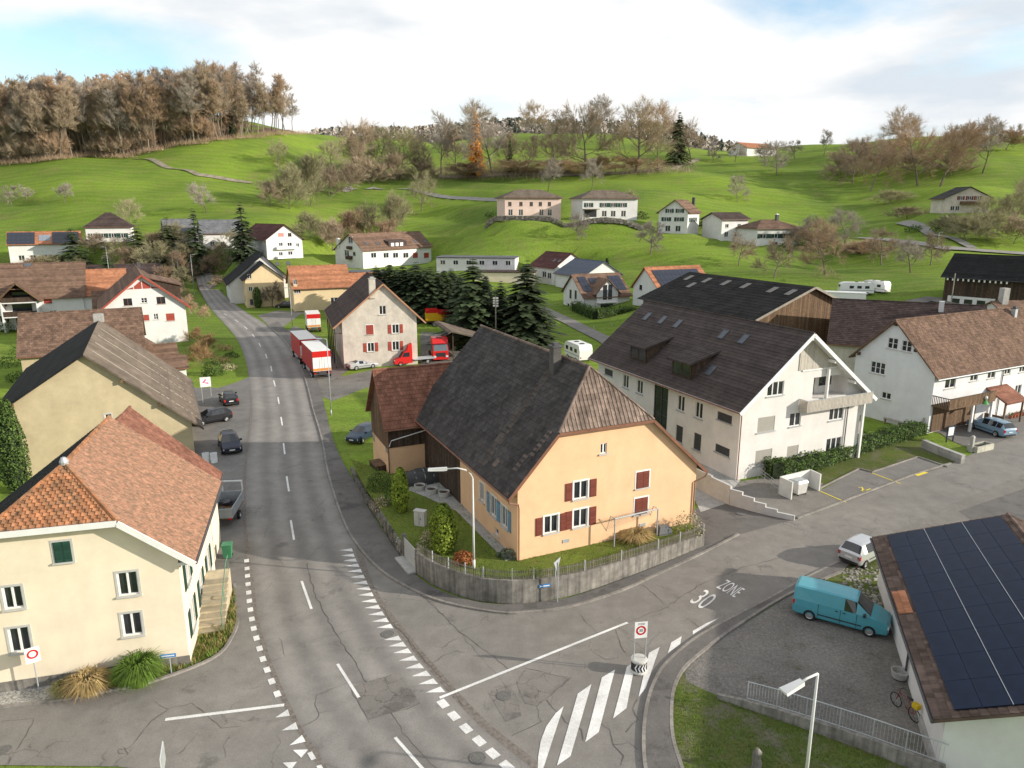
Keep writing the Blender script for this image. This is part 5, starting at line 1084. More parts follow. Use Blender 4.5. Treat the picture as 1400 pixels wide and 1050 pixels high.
HCh = House('chalet_house', 'three storey white chalet with brown roof and dark shutters on the slope', (44.17,200.77,-30,10.88,5.11,4.24,5.38,5.39,8.89,13.9), P_WHITE, T_BRN, seed=113, wins=floors('F',(6.1,),(-1.7,1.5),1.3,1.2,**gsh)+floors('F',(3.6,),(-2.6,1.4),1.5,1.2,**gsh)+floors('F',(.6,),(-2,1.2),1.6,1.7)+floors('R',(3.4,),(2.5,5.5,8.5),1.3,1.3,**gsh), **hs)
HCh.chimney(1, (948,279), .8, 1.8, METALD, METALD)
HS = House('small_white_house', 'small two storey white house with dark brown roof on the slope', (54.5,201,-64,9.2,4.5,4.5,5.0,5.0,6.8,12.6), P_WHITE, T_DBRN, seed=114, wins=floors('R',(3.2,),(2.0,6.8),1.3,1.1)+floors('R',(.5,),(2.0,6.0),1.5,1.5), **hs)
HBr = House('veranda_house', 'white house with low brown hipped roof and columned veranda on the slope', (62.3,196,-72,13.5,5.4,5.4,4.2,4.2,6.4,11.2), P_WHITE, T_BRN, seed=115, full_hip=True, wins=floors('R',(1.9,),(2.2,6.2,10.2),2.0,1.3,**gsh)+floors('R',(-.6,),(6.5,),2.2,1.4), **hs)
HBr.chimney(1, (1062,301), .8, 1.6, METALD, WFRAME)
H32 = House('hill_farmhouse', 'grey white hillside farmhouse with wide gable and wooden balcony', (130.64,212.71,-8,9,7.03,6.2,4.0,4.3,7.3,19.2), P_OLD, T_DARK, seed=116, wins=floors('F',(4.1,),(-2.4,0.2,2.6),1.1,1.2,shut='open',smat=BROWNSH)+floors('F',(.8,),(-4.5,-3),1.2,1.4), **hs)
H32.part('balcony', WOODM, lambda mb: [mb.box(-2.5,4.5,-1.3,0,2.7,3.7)])
FF = House('far_farm', 'distant farm with orange roof on the skyline meadow', (118,395,-60,22,7,7,4,4,7,47), P_WHITE, T_ORG, seed=117, cat='farm', **hs)
HUT = House('meadow_hut', 'small dark wooden hut in the orchard', (91.5,188,20,4.5,3,3,1.6,1.6,3.2,8.3), WOODD, T_BLACK, seed=118, cat='hut', **hs)

# ---- solar building near the camera
_n, _f = G(1276.7,984.8,2.9), G(1192,734.6,2.9); _d = (_f-_n); _l = _d.length; _d.normalize(); _r = _n + Vector((_d.y,-_d.x,0))*7 + _d*.5
SB = House('solar_building', 'white building with brown roof covered in large black solar panels', (_r.x,_r.y,math.degrees(math.atan2(_d.y,_d.x))-90,_l-1,7.0,7.0,2.9,2.9,5.45,0), P_WHITE, tile('roof_pantile_dark', (.13,.092,.075), attr=.25, dirt=.3), o=.5, oh=.55, scale=1, course=.34, tw=.3, roll=True, cat='building', down=.3, seed=121, gut=METALD, wins=[W('L',s=9.5,z=1.6,w=2.0,h=.7,mull=1), W('L',s=4.6,z=1.6,w=2.2,h=.7,mull=1)])
_np = int((SB.L+.3)/1.7); SB.panels(0, (-SB.a+.8,SB.L+.2,SB.el+.8*SB.sl), _np, 6, (SB.L+.3)/_np, 1.03, PV, gap=.018)
for k in range(1, 6): 
    u_ = .8 + 1.03*k*math.cos(math.atan(SB.sl)) - .01; SB.part('panel_rail', METAL, lambda mb: mb.beam((-SB.a+u_,SB.L+.2,SB.el+u_*SB.sl+.125),(-SB.a+u_,-.1,SB.el+u_*SB.sl+.125),.03,.02)) if k % 2 == 0 else None
q = 6.6; downpipe(SB, [(-SB.a-.05,q,SB.el-.12),(-SB.a+.1,q,SB.el-.35),(-SB.wa-.1,q,SB.el-.55),(-SB.wa-.1,q,.5)], METALD, .06)
SB.part('drain_bowl', CONC, lambda mb: mb.lathe([(.0,.1),(.35,.1),(.42,.45),(.36,.45),(.3,.2),(0,.2)], 14, (-SB.wa-.35,q,0)))
for a, b in ((9.2,8.6),(8.6,8.0)): pass
mb = MB()
for k in range(12):
    p = Vector((-SB.a+.03+.34*0, 0, 0))
tl = [Vector((-SB.a+.02,9.9,SB.el+.09)), Vector((-SB.a+.02,7.6,SB.el+.09)), Vector((-SB.a+.62,7.6,SB.el+.09+.6*SB.sl)), Vector((-SB.a+.62,9.9,SB.el+.09+.6*SB.sl))]
tiles(tl, .33, .3, T_ORG, SB.roofs[0], roll=True, name='new_tiles', lift=.0)
SB.part('plinth', CONC, lambda mb: mb.box(-SB.wa-.12,-SB.wa,-.02,3.2,-.2,.5))
# ------------------------------------------------------------------ vegetation
def twig(mb, p, d, l, w, r=None):
    x = d.orthogonal().normalized(); a = rnd.uniform(0, 6.3); x = Matrix.Rotation(a, 3, d.normalized()) @ x * (w/2)
    mb.face([p - x, p + x, p + d*l], r)
def bare_tree(seed, H=10, spread=.45, trunk=.22, lev1=8, dens=1.0, up=.5, rad=.02, tw=.026):
    """winter tree: (trunk mesh builder, twig mesh builder)"""
    r_ = random.Random(seed); tb, cb = MB(), MB()
    def rv(s_=1): return Vector((r_.uniform(-s_,s_), r_.uniform(-s_,s_), r_.uniform(-s_,s_)))
    def br(p, d, l, r0, lev):
        n = 3 if lev < 3 else 2; pts = [p.copy()]; q = p.copy(); dd = d.copy()
        for k in range(n):
            dd = (dd + rv(.22) + ZUP*(.10*up)).normalized(); q = q + dd*(l/n); pts.append(q.copy())
        rads = [r0*(1 - .75*k/n) for k in range(n+1)]
        (tb if lev < 3 else cb).tube(pts, rads, 5 if lev < 2 else 3, cap=False, r=r_.random())
        if lev >= 3:
            m_ = int(36*dens)
            for k in range(m_):
                t = r_.uniform(.15, 1); i = min(int(t*n), n-1); c = pts[i].lerp(pts[i+1], t*n - i); tw_d = (dd*.9 + rv(.7) + ZUP*.35*up).normalized()
                twig(cb, c, tw_d, l*r_.uniform(.4,1.0), tw, r_.random())
            return
        m_ = [0, lev1, 5, 5][lev] if lev else lev1
        if lev == 1: m_ = 6
        if lev == 2: m_ = int(4 + dens)
        for k in range(m_):
            t = (trunk + (1-trunk)*(k+.5)/m_) if lev == 0 else r_.uniform(.25, 1); i = min(int(t*n), n-1); c = pts[i].lerp(pts[i+1], t*n - i)
            az = k*2.4 + r_.uniform(-.4,.4)
            if lev == 0: nd = Vector((math.cos(az), math.sin(az), up*(.4+.9*t) + r_.uniform(-.1,.2))).normalized(); ll = H*spread*(1.05 - .55*t)*r_.uniform(.8,1.15)
            else: nd = (dd + rv(.85)).normalized(); ll = l*r_.uniform(.55,.85)
            br(c, nd, ll, rads[i]*(.5 if lev else .45), lev+1)
    br(Vector((0,0,-.3)), ZUP, H*.86, H*rad, 0); return tb, cb
PROTO = {}
def proto(key, fn):
    if key not in PROTO: PROTO[key] = fn()
    return PROTO[key]
def bare_proto(kind, i):
    par = {'orchard': dict(H=8,spread=.46,trunk=.25,lev1=8,dens=1.1,up=.45,rad=.026), 'tall': dict(H=14,spread=.30,trunk=.3,lev1=11,dens=1.0,up=.9,rad=.015),
           'broad': dict(H=13,spread=.42,trunk=.2,lev1=10,dens=1.2,up=.6,rad=.02), 'forest': dict(H=26,spread=.19,trunk=.32,lev1=12,dens=1.0,up=1.3,rad=.0105,tw=.038),
           'bush': dict(H=6,spread=.55,trunk=.02,lev1=12,dens=1.1,up=1.0,rad=.014)}[kind]
    def mk():
        t, c = bare_tree(100*i + hash(kind) % 1 + {'orchard':1,'tall':2,'broad':3,'forest':4,'bush':5}[kind], **par)
        return t, c
    pr_ = proto((kind, i), mk)
    if (kind, i, 'h') not in PROTO: PROTO[(kind, i, 'h')] = sorted(v[2] for v in pr_[1].v)[int(len(pr_[1].v)*.997)]
    return pr_, PROTO[(kind, i, 'h')]
MESH = {}
def meshed(key, mb, m, nm):
    k = (key, m.name)
    if k not in MESH: MESH[k] = mb.mesh(nm, m)
    return MESH[k]
def tree(kind, loc, H, label, group, m=TWIG, bark=BARK, i=None, name='bare_tree', cat='tree', sq=1.0):
    i = rnd.randrange(4) if i is None else i
    (t, c), h0 = bare_proto(kind, i); s_ = H/h0
    o = thing(name, label, cat, loc, rnd.uniform(0, 6.28), group, (s_*sq, s_*sq, s_))
    mkobj('trunk', meshed((kind,i,'t'), t, bark, 'trunk'), o); mkobj('crown', meshed((kind,i,'c'), c, m, 'crown'), o)
    return o
def leaf(mb, p, s_, n=None, r=None):
    d = Vector((rnd.gauss(0,1), rnd.gauss(0,1), rnd.gauss(0,1)))
    if n is not None: d = d*.6 + n*1.0
    d.normalize(); x = d.orthogonal().normalized(); x = Matrix.Rotation(rnd.uniform(0,6.28), 3, d) @ x; y = d.cross(x)
    mb.face([p - x*s_*.5, p + y*s_*.45 , p + x*s_*.5, p - y*s_*.45], r)
def spruce(seed, H=14, Rr=3.2, n=46, bare=.04, dens=1.0, droop=.35, gap=0):
    r_ = random.Random(seed); tb, cb = MB(), MB(); tb.tube([(0,0,-.3),(0,0,H*.5),(0,0,H*.98)], [H*.016,H*.009,.02], 6, cap=False)
    for k in range(n):
        t = (k + r_.random())/n; z = H*(bare + (1-bare)*t); rad = Rr*(1-t)**.7*(1+.12*r_.uniform(-1,1)) + .12
        if gap and r_.random() < gap: continue
        nb = max(4, int((8 + 6*(1-t))*dens))
        for j in range(nb):
            az = r_.uniform(0, 6.28); l = rad*r_.uniform(.65,1.1); d = Vector((math.cos(az), math.sin(az), 0)); sgm = max(2, int(l/.5)); rr = r_.random()
            for q in range(sgm):
                f = (q + .6)/sgm; p = Vector((0,0,z)) + d*l*f - ZUP*(droop*l*f*f) ; w = .42*(1.15 - .6*f)*(.6+.4*rad/Rr) + .1; ll = l/sgm*1.5
                sd_ = Vector((-d.y, d.x, 0))*w; tip = p + d*ll*.6 - ZUP*(.35*ll + .08)
                cb.face([p - d*ll*.4, p - sd_ - ZUP*.12, tip, p + sd_ - ZUP*.12], min(1, max(0, rr*.5 + .5*f + r_.uniform(-.15,.15))))
    return tb, cb
def conifer(key, loc, H, label, group, m=SPRUCE, name='spruce_tree', seed=1, rr=1.0, **k):
    t, c = proto(('sp', key, seed), lambda: spruce(seed, 14, **k)); s_ = H/14
    o = thing(name, label, 'tree', loc, rnd.uniform(0, 6.28), group, (s_*rr, s_*rr, s_))
    mkobj('trunk', meshed(('spt', key, seed), t, BARK, 'trunk'), o); mkobj('crown', meshed(('spc', key, seed), c, m, 'crown'), o); return o
def clump(fn, n, s_, m, name, parent=None, kind=None, core=None):
    mb = MB()
    for _ in range(n):
        p, nr = fn(); leaf(mb, p, s_*rnd.uniform(.6,1.3), nr)
    o = mb.build(name, m, parent, kind=kind)
    return o
def thuja(loc, H, Rd, label, n=2600, m=THUJA, name='thuja_tree', lf=.17):
    o = thing(name, label, 'tree', loc)
    lob = [(rnd.uniform(0,6.28), rnd.uniform(0,1), rnd.uniform(.06,.2)) for _ in range(16)]
    def rad(t, az):
        b = Rd*(min(1, (t+.03)*6)**.5)*(1-max(0,t-.55)/.5)**.55*(.8+.2*min(1,t*3))
        return b*(1 + sum(a*math.exp(-((az-z+9.42) % 6.28-3.14)**2*3 - (t-tt)**2*40) for z, tt, a in lob) - .06)
    def fn():
        t = rnd.random()**.9*.99; az = rnd.uniform(0,6.28); r0 = rad(t, az)*rnd.uniform(.82,1.04)
        return Vector((math.cos(az)*r0, math.sin(az)*r0, t*H)), Vector((math.cos(az), math.sin(az), .5))
    clump(fn, n, lf, m, 'foliage', o)
    mb = MB(); N_ = 14
    pr = [(rad(t/10, 0)*0 + Rd*(min(1,(t/10+.03)*6)**.5)*(1-max(0,t/10-.55)/.5)**.55*.74, H*t/10*.97) for t in range(11)]
    mb.lathe(pr, N_); mb.build('dark_core', M('core_shade', (.018,.03,.01), var=.3), o)  # solid core coloured near black for the shade inside the foliage
    mb = MB(); mb.tube([(0,0,-.2),(0,0,H*.3)], .07, 6); mb.build('trunk', BARK, o); return o
def shrub(loc, rx, ry, h, label, m=HEDGE, n=700, lf=.14, name='shrub', group=None, cat='shrub', core=True):
    o = thing(name, label, cat, loc, 0, group)
    def fn():
        az = rnd.uniform(0,6.28); t = math.acos(rnd.uniform(-.2,1)); k = rnd.uniform(.72,1.05)*(1+.12*math.sin(az*3+loc[0])*math.sin(t*4))
        nr = Vector((math.sin(t)*math.cos(az), math.sin(t)*math.sin(az), math.cos(t))); return Vector((nr.x*rx*k, nr.y*ry*k, max(0,.1*h + nr.z*h*.9*k))), nr
    clump(fn, n, lf, m, 'foliage', o)
    mb = MB(); mb.tube([(0,0,-.1),(0,0,h*.4)], .04, 5); mb.tube([(rx*.2,0,-.1),(rx*.4,ry*.1,h*.4)], .03, 5); mb.build('stem', BARK, o)
    return o
def hedge(px, w, h, label, m=HEDGE, dens=60, lf=.16, z=0, name='hedge', terr=False, pts=None):
    P = pts or [(GT(u,v) if terr else G(u,v,z)) for u, v in px]; o = thing(name, label, 'hedge', P[0]); mb = MB(); co = MB(); b0 = P[0]
    for a, b in zip(P[:-1], P[1:]):
        d = b - a; l = d.length; d.normalize(); n = Vector((-d.y, d.x, 0))
        co.beam(a - b0 + ZUP*(h*.45), b - b0 + ZUP*(h*.45), w*.7, h*.85)
        for _ in range(int(l*(h*2+w)*dens)):
            t = rnd.uniform(-.02,1.02)*l; q = rnd.uniform(-1, 2*h/w*1.0+ 1)
            k = rnd.random(); bump = 1 + .12*math.sin(t*2.1)+.08*math.sin(t*5.3)
            if k < h/(2*h+w): p = a + d*t + n*(w/2*rnd.uniform(.85,1.08)) + ZUP*rnd.uniform(0,h*bump); nr = n
            elif k < 2*h/(2*h+w): p = a + d*t - n*(w/2*rnd.uniform(.85,1.08)) + ZUP*rnd.uniform(0,h*bump); nr = -n
            else: p = a + d*t + n*rnd.uniform(-w/2,w/2) + ZUP*(h*bump*rnd.uniform(.9,1.06)); nr = ZUP
            leaf(mb, p - b0, lf*rnd.uniform(.6,1.4), nr)
    mb.build('foliage', m, o); co.build('dark_core', M('core_shade', (.018,.03,.01), var=.3), o); return o  # core beams painted dark for the shade deep in the hedge
def px_h(p, hp): return hp*(p.y*cP)/FP*1.0

# forest on the left hill: front trees one by one, the wood behind as one mass
def lerp_t(tb, u):
    for (a, va), (b, vb) in zip(tb[:-1], tb[1:]):
        if u <= b: return va + (vb-va)*(u-a)/(b-a)
    return tb[-1][1]
EDGE = [(-120,232),(0,224),(60,219),(110,213),(170,215),(215,205),(240,199),(300,190),(340,188),(380,184),(420,182)]
fr = random.Random(5)
LB_F = ['tall bare deciduous tree at the edge of the brown winter wood']
u = -100.0; nfor = 0
while u < 425:
    p = GT(u + fr.uniform(-3,3), lerp_t(EDGE, u) - fr.uniform(0,4)); H_ = fr.uniform(25,36)*(1 if u < 330 else .85)
    k = rnd.random()
    tree('forest', p, H_, 'tall bare deciduous tree at the edge of the brown winter wood', 'edge trees of the winter wood', m=[TWIG,TWIG,TWIGR,TWIGP][fr.randrange(4)], bark=[BARK,BARKL][fr.randrange(2)], i=fr.randrange(4), sq=fr.uniform(.9,1.25)); nfor += 1
    u += fr.uniform(3.0, 5.5) if u < 320 else fr.uniform(4,7)
u = -110.0
while u < 345:
    e = GT(u, lerp_t(EDGE, u)); 
    for k in range(1, 3):
        q = e*(1 + .028*k) + Vector((fr.uniform(-5,5), fr.uniform(-3,3), 0)); q.z = hz(q.x, q.y)
        tree('forest', q, fr.uniform(29,37), 'bare tree in the second rank of the brown winter wood', 'inner trees of the winter wood', m=[TWIG,TWIGR,TWIGR,TWIGP][fr.randrange(4)], i=fr.randrange(4), sq=fr.uniform(1,1.35))
    u += 9
# leaf-strewn forest floor
ff_ = MB(); gu = [-130 + 15*k for k in range(38)]; rows_ = []
for u_ in gu:
    e = GT(min(u_,425), lerp_t(EDGE, u_)); row = []
    for k in range(9): q = e*(1 + .06*k - .004); row.append(Vector((q.x, q.y, hz(q.x, q.y) + .45 if k else hz(q.x, q.y) - .1)))
    rows_.append(row)
for a, b in zip(rows_[:-1], rows_[1:]):
    for k in range(8): ff_.face([a[k], b[k], b[k+1], a[k+1]])
ff_.build('forest_floor', M('leaf_litter', (.11,.07,.04), var=.35, scale=.15), kind='structure')
# mass behind
mass = MB(); masst = MB(); pool = []
for i in range(2):
    t, c = bare_tree(900+i, H=26, spread=.2, trunk=.4, lev1=9, dens=.7, up=1.2, rad=.011, tw=.16); pool.append((t, c))
def stamp(dst, src, loc, s_, az, keep=1.0):
    ca, sa = math.cos(az)*s_, math.sin(az)*s_; b = len(dst.v)
    dst.v += [(loc.x + x*ca - y*sa, loc.y + x*sa + y*ca, loc.z + z*s_) for x, y, z in src.v]
    dst.f += [tuple(i + b for i in f) for f in src.f]; dst.r += src.r
cnt = 0
for k in range(3, 9):
    u = -120.0
    while u < 330 - k*12:
        e = GT(u, lerp_t(EDGE, u)); q = e*(1 + .045*k) + Vector((fr.uniform(-6,6), fr.uniform(-5,5), 0)); q.z = hz(q.x, q.y)
        t, c = pool[fr.randrange(2)]; s_ = fr.uniform(.95,1.25); az = fr.uniform(0,6.3); stamp(mass, c, q, s_, az); stamp(masst, t, q, s_, az); cnt += 1
        u += 14 + 2*k
wood = mass.build('winter_wood', TWIGR, kind='stuff'); wood['label'] = 'brown mass of bare trees filling the hilltop wood'; wood['category'] = 'wood'
wt = masst.build('wood_trunks', BARK, wood, kind='stuff')
conifer('fx', GT(318,187), 17, 'dark fir standing among bare trees at the wood edge', None, m=SPRUCE, name='fir_tree', seed=5, rr=.7, n=36)
u = -105.0
while u < 335:
    p = GT(u, lerp_t(EDGE, u) - 1); q = p*(1 + fr.uniform(0,.012)); q.z = hz(q.x, q.y)
    tree('bush', q, fr.uniform(7,13), 'brown understory shrub at the foot of the winter wood', 'understory shrubs of the winter wood', m=[TWIG,TWIGR][fr.randrange(2)], i=fr.randrange(3), name='understory_shrub', cat='shrub', sq=.8)
    u += 5
# undergrowth along the wood edge
ug = MB()
u = -110.0
while u < 425:
    p = GT(u, lerp_t(EDGE, u) + fr.uniform(-1,2))
    for _ in range(60):
        b = p + Vector((fr.gauss(0,2.2), fr.gauss(0,1.6), 0)); twig(ug, b, Vector((fr.gauss(0,.5), fr.gauss(0,.5), 1)).normalized(), fr.uniform(1.2,3.6), .09, fr.random())
    u += 3.2
o_ = ug.build('undergrowth', TWIGR, kind='stuff'); o_['label'] = 'rusty scrub along the foot of the wood'; o_['category'] = 'scrub'

# distant wooded ridge
far = MB(); farc = MB()
def lump(dst, p, h, w, con, r_):
    n = 26
    for _ in range(n):
        t = r_.random(); az = r_.uniform(0,6.28); rr = w*((1-t) if con else math.sin(math.pi*min(1,t*.8+.2))**.7)*r_.uniform(.5,1.1)
        leaf(dst, p + Vector((math.cos(az)*rr, math.sin(az)*rr, h*(.1+.9*t))), w*r_.uniform(.5,.9), None, r_.random())
r9 = random.Random(9)
RID = [(420,174),(480,170),(560,170),(620,166),(650,160),(700,158),(760,160),(830,160),(880,162),(920,164),(960,178),(1000,190),(1040,199)]
for k in range(900):
    u_ = r9.uniform(425,1045); vtop = lerp_t(RID, u_) + 3; y = r9.uniform(700,1000); d = ray(u_, vtop); p = CAM + d*(y/d.y); h = r9.uniform(14,22); z = p.z - h + r9.uniform(-9,1)
    con = r9.random() < (.55 if u_ > 600 else .3)
    lump(farc if con else far, Vector((p.x, p.y, z)), h, h*(.22 if con else .34), con, r9)
o_ = far.build('distant_wood', TWIGP, kind='stuff'); o_['label'] = 'distant brown wood along the ridge'; o_['category'] = 'wood'
o_ = farc.build('distant_conifers', M('far_conifers', (.075,.095,.07), var=.3, attr=.3), kind='stuff'); o_['label'] = 'distant dark conifers along the ridge'; o_['category'] = 'wood'
# ridge body so that the trees stand on ground
rb = MB(); rp_ = []
for u_, v_ in RID:
    d = ray(u_, v_ + 14); a = CAM + d*(1010/d.y); d2 = ray(u_, v_ + 34); b = CAM + d2*(640/d2.y); rp_.append((a, b))
for (a, b), (c, d) in zip(rp_[:-1], rp_[1:]): rb.face([b, d, c, a])
for (a, b), (c, d) in zip(rp_[:-1], rp_[1:]): rb.face([a, c, c + Vector((0,300,-60)), a + Vector((0,300,-60))])
rb.build('far_hill', M('far_hill_cover', (.13,.12,.075), var=.3, scale=.02), kind='structure')

# single trees on the slopes: photo column, photo row of the foot, height in photo pixels
OT = 'bare orchard tree scattered over the meadows'
for (u_, v_, hp, kd, m_, lab) in [
 (380,229,38,'broad',TWIGG,'pale bare tree standing alone on the shaded meadow below the wood'),(283,292,40,'broad',TWIGP,'round bare tree alone on the meadow above the grey roofed houses'),(88,277,28,'orchard',TWIGP,'small bare fruit tree on the sunlit meadow under the wood'),(36,276,22,'orchard',TWIGP,'right one of two small fruit trees above the solar clad house'),(16,282,28,'orchard',TWIGP,'left one of two small fruit trees above the solar clad house'),
 (180,312,42,'broad',TWIGG,'bare olive tinted tree behind the brown hipped house'),
 (475,245,80,'broad',TWIG,None),(520,243,68,'broad',TWIGG,None),(497,246,62,'tall',TWIG,None),(545,246,66,'broad',TWIGG,None),(575,242,60,'tall',TWIG,None),(603,240,82,'tall',TWIGP,None),(625,238,60,'tall',TWIG,None),(455,250,55,'broad',TWIGG,None),(672,236,80,'broad',TWIGP,None),(688,236,52,'tall',TWIG,None),(718,236,50,'tall',TWIG,None),
 (737,190,50,'broad',TWIG,'bare crown on the crest of the middle hill'),(640,205,62,'broad',TWIG,'wide bare tree behind the orange larch'),(775,200,48,'broad',TWIG,None),(800,240,92,'broad',TWIG,None),(830,205,72,'tall',TWIGP,None),(868,236,92,'broad',TWIG,None),(900,232,62,'tall',TWIGG,None),(945,222,58,'broad',TWIG,None),(758,235,55,'broad',TWIG,None),(890,205,60,'broad',TWIGR,None),
 (576,289,54,'broad',TWIGG,'drooping pale willow alone on the meadow beside the hill lane'),(749,262,44,'tall',TWIGP,'slender bare tree behind the pink villa'),(809,261,44,'tall',TWIGP,'slender bare tree behind the white villa'),
 (1008,277,36,'broad',TWIGP,'bare tree on the slope above the small white house'),(889,347,46,'orchard',TWIGP,'bare fruit tree on the meadow below the chalet'),(790,328,38,'orchard',TWIGP,'twisted bare tree below the white villa'),
 (1010,363,46,'orchard',TWIG,None),(1058,380,58,'orchard',TWIG,None),(1128,376,78,'broad',TWIGR,None),(1205,363,52,'orchard',TWIG,None),(1245,372,48,'orchard',TWIGP,None),(1272,362,46,'orchard',TWIG,None),(1098,345,50,'tall',TWIGP,None),(1155,340,54,'broad',TWIGP,None),
 (1062,240,46,'broad',TWIGP,'wide bare tree at the meadow corner below the skyline'),(1005,222,27,'orchard',TWIGP,None),(976,222,20,'orchard',TWIGP,None),(1086,217,24,'orchard',TWIGP,None),(1126,213,34,'tall',TWIGP,None),(1182,195,24,'orchard',TWIG,'dark round tree on the right skyline'),(1045,226,30,'orchard',TWIGP,None),
 (1165,250,62,'broad',TWIG,None),(1190,262,62,'broad',TWIGR,None),(1235,215,68,'broad',TWIG,None),(1255,254,92,'broad',TWIGR,None),(1285,255,84,'broad',TWIGR,None),(1343,236,72,'tall',TWIGP,None),(1355,196,38,'broad',TWIG,None),(1322,192,24,'orchard',TWIG,None),(1384,196,26,'orchard',TWIG,None),(1375,320,62,'broad',TWIGG,None),(1340,318,50,'broad',TWIGG,None),(1400,310,70,'broad',TWIG,None),(1308,205,34,'broad',TWIG,None)]:
    p = GT(u_, v_); g_ = None
    if lab is None:
        g_ = 'bare trees of the copses and orchards'; lab = {'broad': 'spreading bare tree among the hillside copses', 'tall': 'upright bare tree among the hillside copses', 'orchard': 'low bare fruit tree among the hillside orchards'}[kd]
    tree(kd, p, px_h(p, hp), lab, g_, m=m_, bark=BARK)
p = GT(651,240); conifer('larch', p, px_h(p,84), 'bright orange autumn larch on the middle hill', None, m=LARCH, name='larch_tree', seed=3, rr=.8, n=46, dens=1.4)
p = GT(926,226); conifer('fir', p, px_h(p,68), 'dark conifer at the end of the hillside copse', None, m=PINE, name='fir_tree', seed=2, rr=1.25, n=34)
p = GT(697,236); conifer('fir2', p, px_h(p,46), 'ivy green narrow tree in the hillside copse', None, m=SPRUCE, name='ivy_tree', seed=4, rr=.7, n=30)
sc_ = MB(); r11 = random.Random(11)
for k in range(900):
    u_ = r11.uniform(435,945); lo = 246 - 10*(max(0, u_-620)/330); v_ = lo - abs(r11.gauss(0,1))*9
    p = GT(u_, v_)
    for _ in range(16):
        b = p + Vector((r11.gauss(0,2.6), r11.gauss(0,1.6), 0)); b.z = hz(b.x, b.y) - .1; twig(sc_, b, Vector((r11.gauss(0,.45), r11.gauss(0,.45), 1)).normalized(), r11.uniform(1.2,4.2), .08, r11.random())
o_ = sc_.build('hillside_scrub', TWIG, kind='stuff'); o_['label'] = 'grey brown scrub filling the hillside copse'; o_['category'] = 'scrub'
for u_, v_, H_, m_ in ((178,378,9,TWIGR),(200,384,10,TWIGG),(222,380,11,TWIGG),(246,384,9,TWIGR),(258,378,10,TWIGG),(288,384,8,TWIGR),(300,378,9,TWIG),(228,398,7,TWIGR),(244,410,6,TWIGR),(252,396,7,TWIGG),(165,366,9,TWIG),(310,352,10,TWIGG)):
    tree('broad', GT(u_, v_), H_, 'leafless garden tree in the planting behind the far road bend', 'garden trees behind the far road bend', m=m_)
# bushes and scrub on the slope
for (u_, v_, wp, hp, m_) in [(370,283,36,34,TWIG),(395,285,40,62,TWIGG),(425,282,44,70,TWIGG),(450,272,34,46,TWIG),(480,262,40,40,TWIG),(505,252,40,36,TWIG),(540,248,40,36,TWIG),(575,246,40,30,TWIG),(425,330,36,40,TWIGG),(455,345,38,45,TWIG),(480,340,40,48,TWIGR),(505,336,40,56,TWIGG),(540,322,44,58,TWIGG),(525,340,40,40,TWIGR),(1150,248,40,40,TWIG),(1180,240,46,46,TWIG),(1215,232,40,40,TWIG),(1240,240,40,30,TWIG),(1300,240,50,30,TWIG),(1330,200,50,26,TWIGR),(1375,205,50,28,TWIGR),(1300,210,50,30,TWIG),(700,242,60,24,TWIGR),(760,240,70,22,TWIGR),(820,238,60,22,TWIGR),(870,236,60,20,TWIGR),(640,244,60,22,TWIGR),(1240,300,40,18,TWIG),(1215,280,50,20,TWIGG),(1290,320,40,30,TWIGG),(1320,330,50,36,TWIGG),(1350,330,50,40,TWIGG),(1385,335,50,40,TWIG),(1090,335,40,26,TWIG),(1130,340,50,24,TWIG),(1180,348,60,22,TWIGR),(240,350,40,42,TWIGG),(215,352,40,36,TWIGR),(255,362,40,30,TWIGG),(85,372,50,24,TWIGG),(50,372,50,24,TWIGR),(860,282,22,22,TWIGG),(130,352,34,28,TWIG),(300,395,20,20,TWIG)]:
    p = GT(u_, v_); H_ = px_h(p, hp); (t, c), h0 = bare_proto('bush', rnd.randrange(3)); s_ = H_/h0; sx = px_h(p, wp)/6.5
    o = thing('thicket_bush', 'leafless bush in the hillside thickets', 'bush', p, rnd.uniform(0,6), 'leafless bushes of the thickets', (sx, sx, s_))
    i_ = rnd.randrange(3); (t, c), h0 = bare_proto('bush', i_); mkobj('stems', meshed(('bush',i_,'t'), t, BARK, 'stems'), o); mkobj('crown', meshed(('bush',i_,'c'), c, m_, 'crown'), o)
# evergreens of the village
for j, (u_, vt, yv, rr) in enumerate([(517,362,433,1.0),(535,360,434,1.0),(553,362,436,1.0),(571,358,437,1.0),(590,364,438,1.1),(609,368,438,1.0),(648,352,470,1.25),(720,354,472,1.25),(685,382,465,1.05),(665,375,455,1.0),(705,398,470,1.0),(735,405,470,.9),(630,372,445,1.1),(527,366,428,1.0),(562,366,428,1.0),(600,370,430,1.0),(745,440,472,.8),(509,372,436,.9),(545,366,430,1.0),(582,366,432,1.0),(618,366,436,1.0),(640,385,455,1.0)]):
    p = G(u_, yv); H_ = px_h(p, yv - vt)*1.02
    conifer('sp', p, H_, ('tall dark spruce in the clump beyond the orange house' if u_ > 625 else 'dark spruce in the dense row behind the old house'), 'spruces of the clump' if u_ > 625 else 'spruces of the dense row', seed=10 + j % 4, rr=rr*(2.2 if u_ < 625 else 1.6), n=44, dens=1.25)
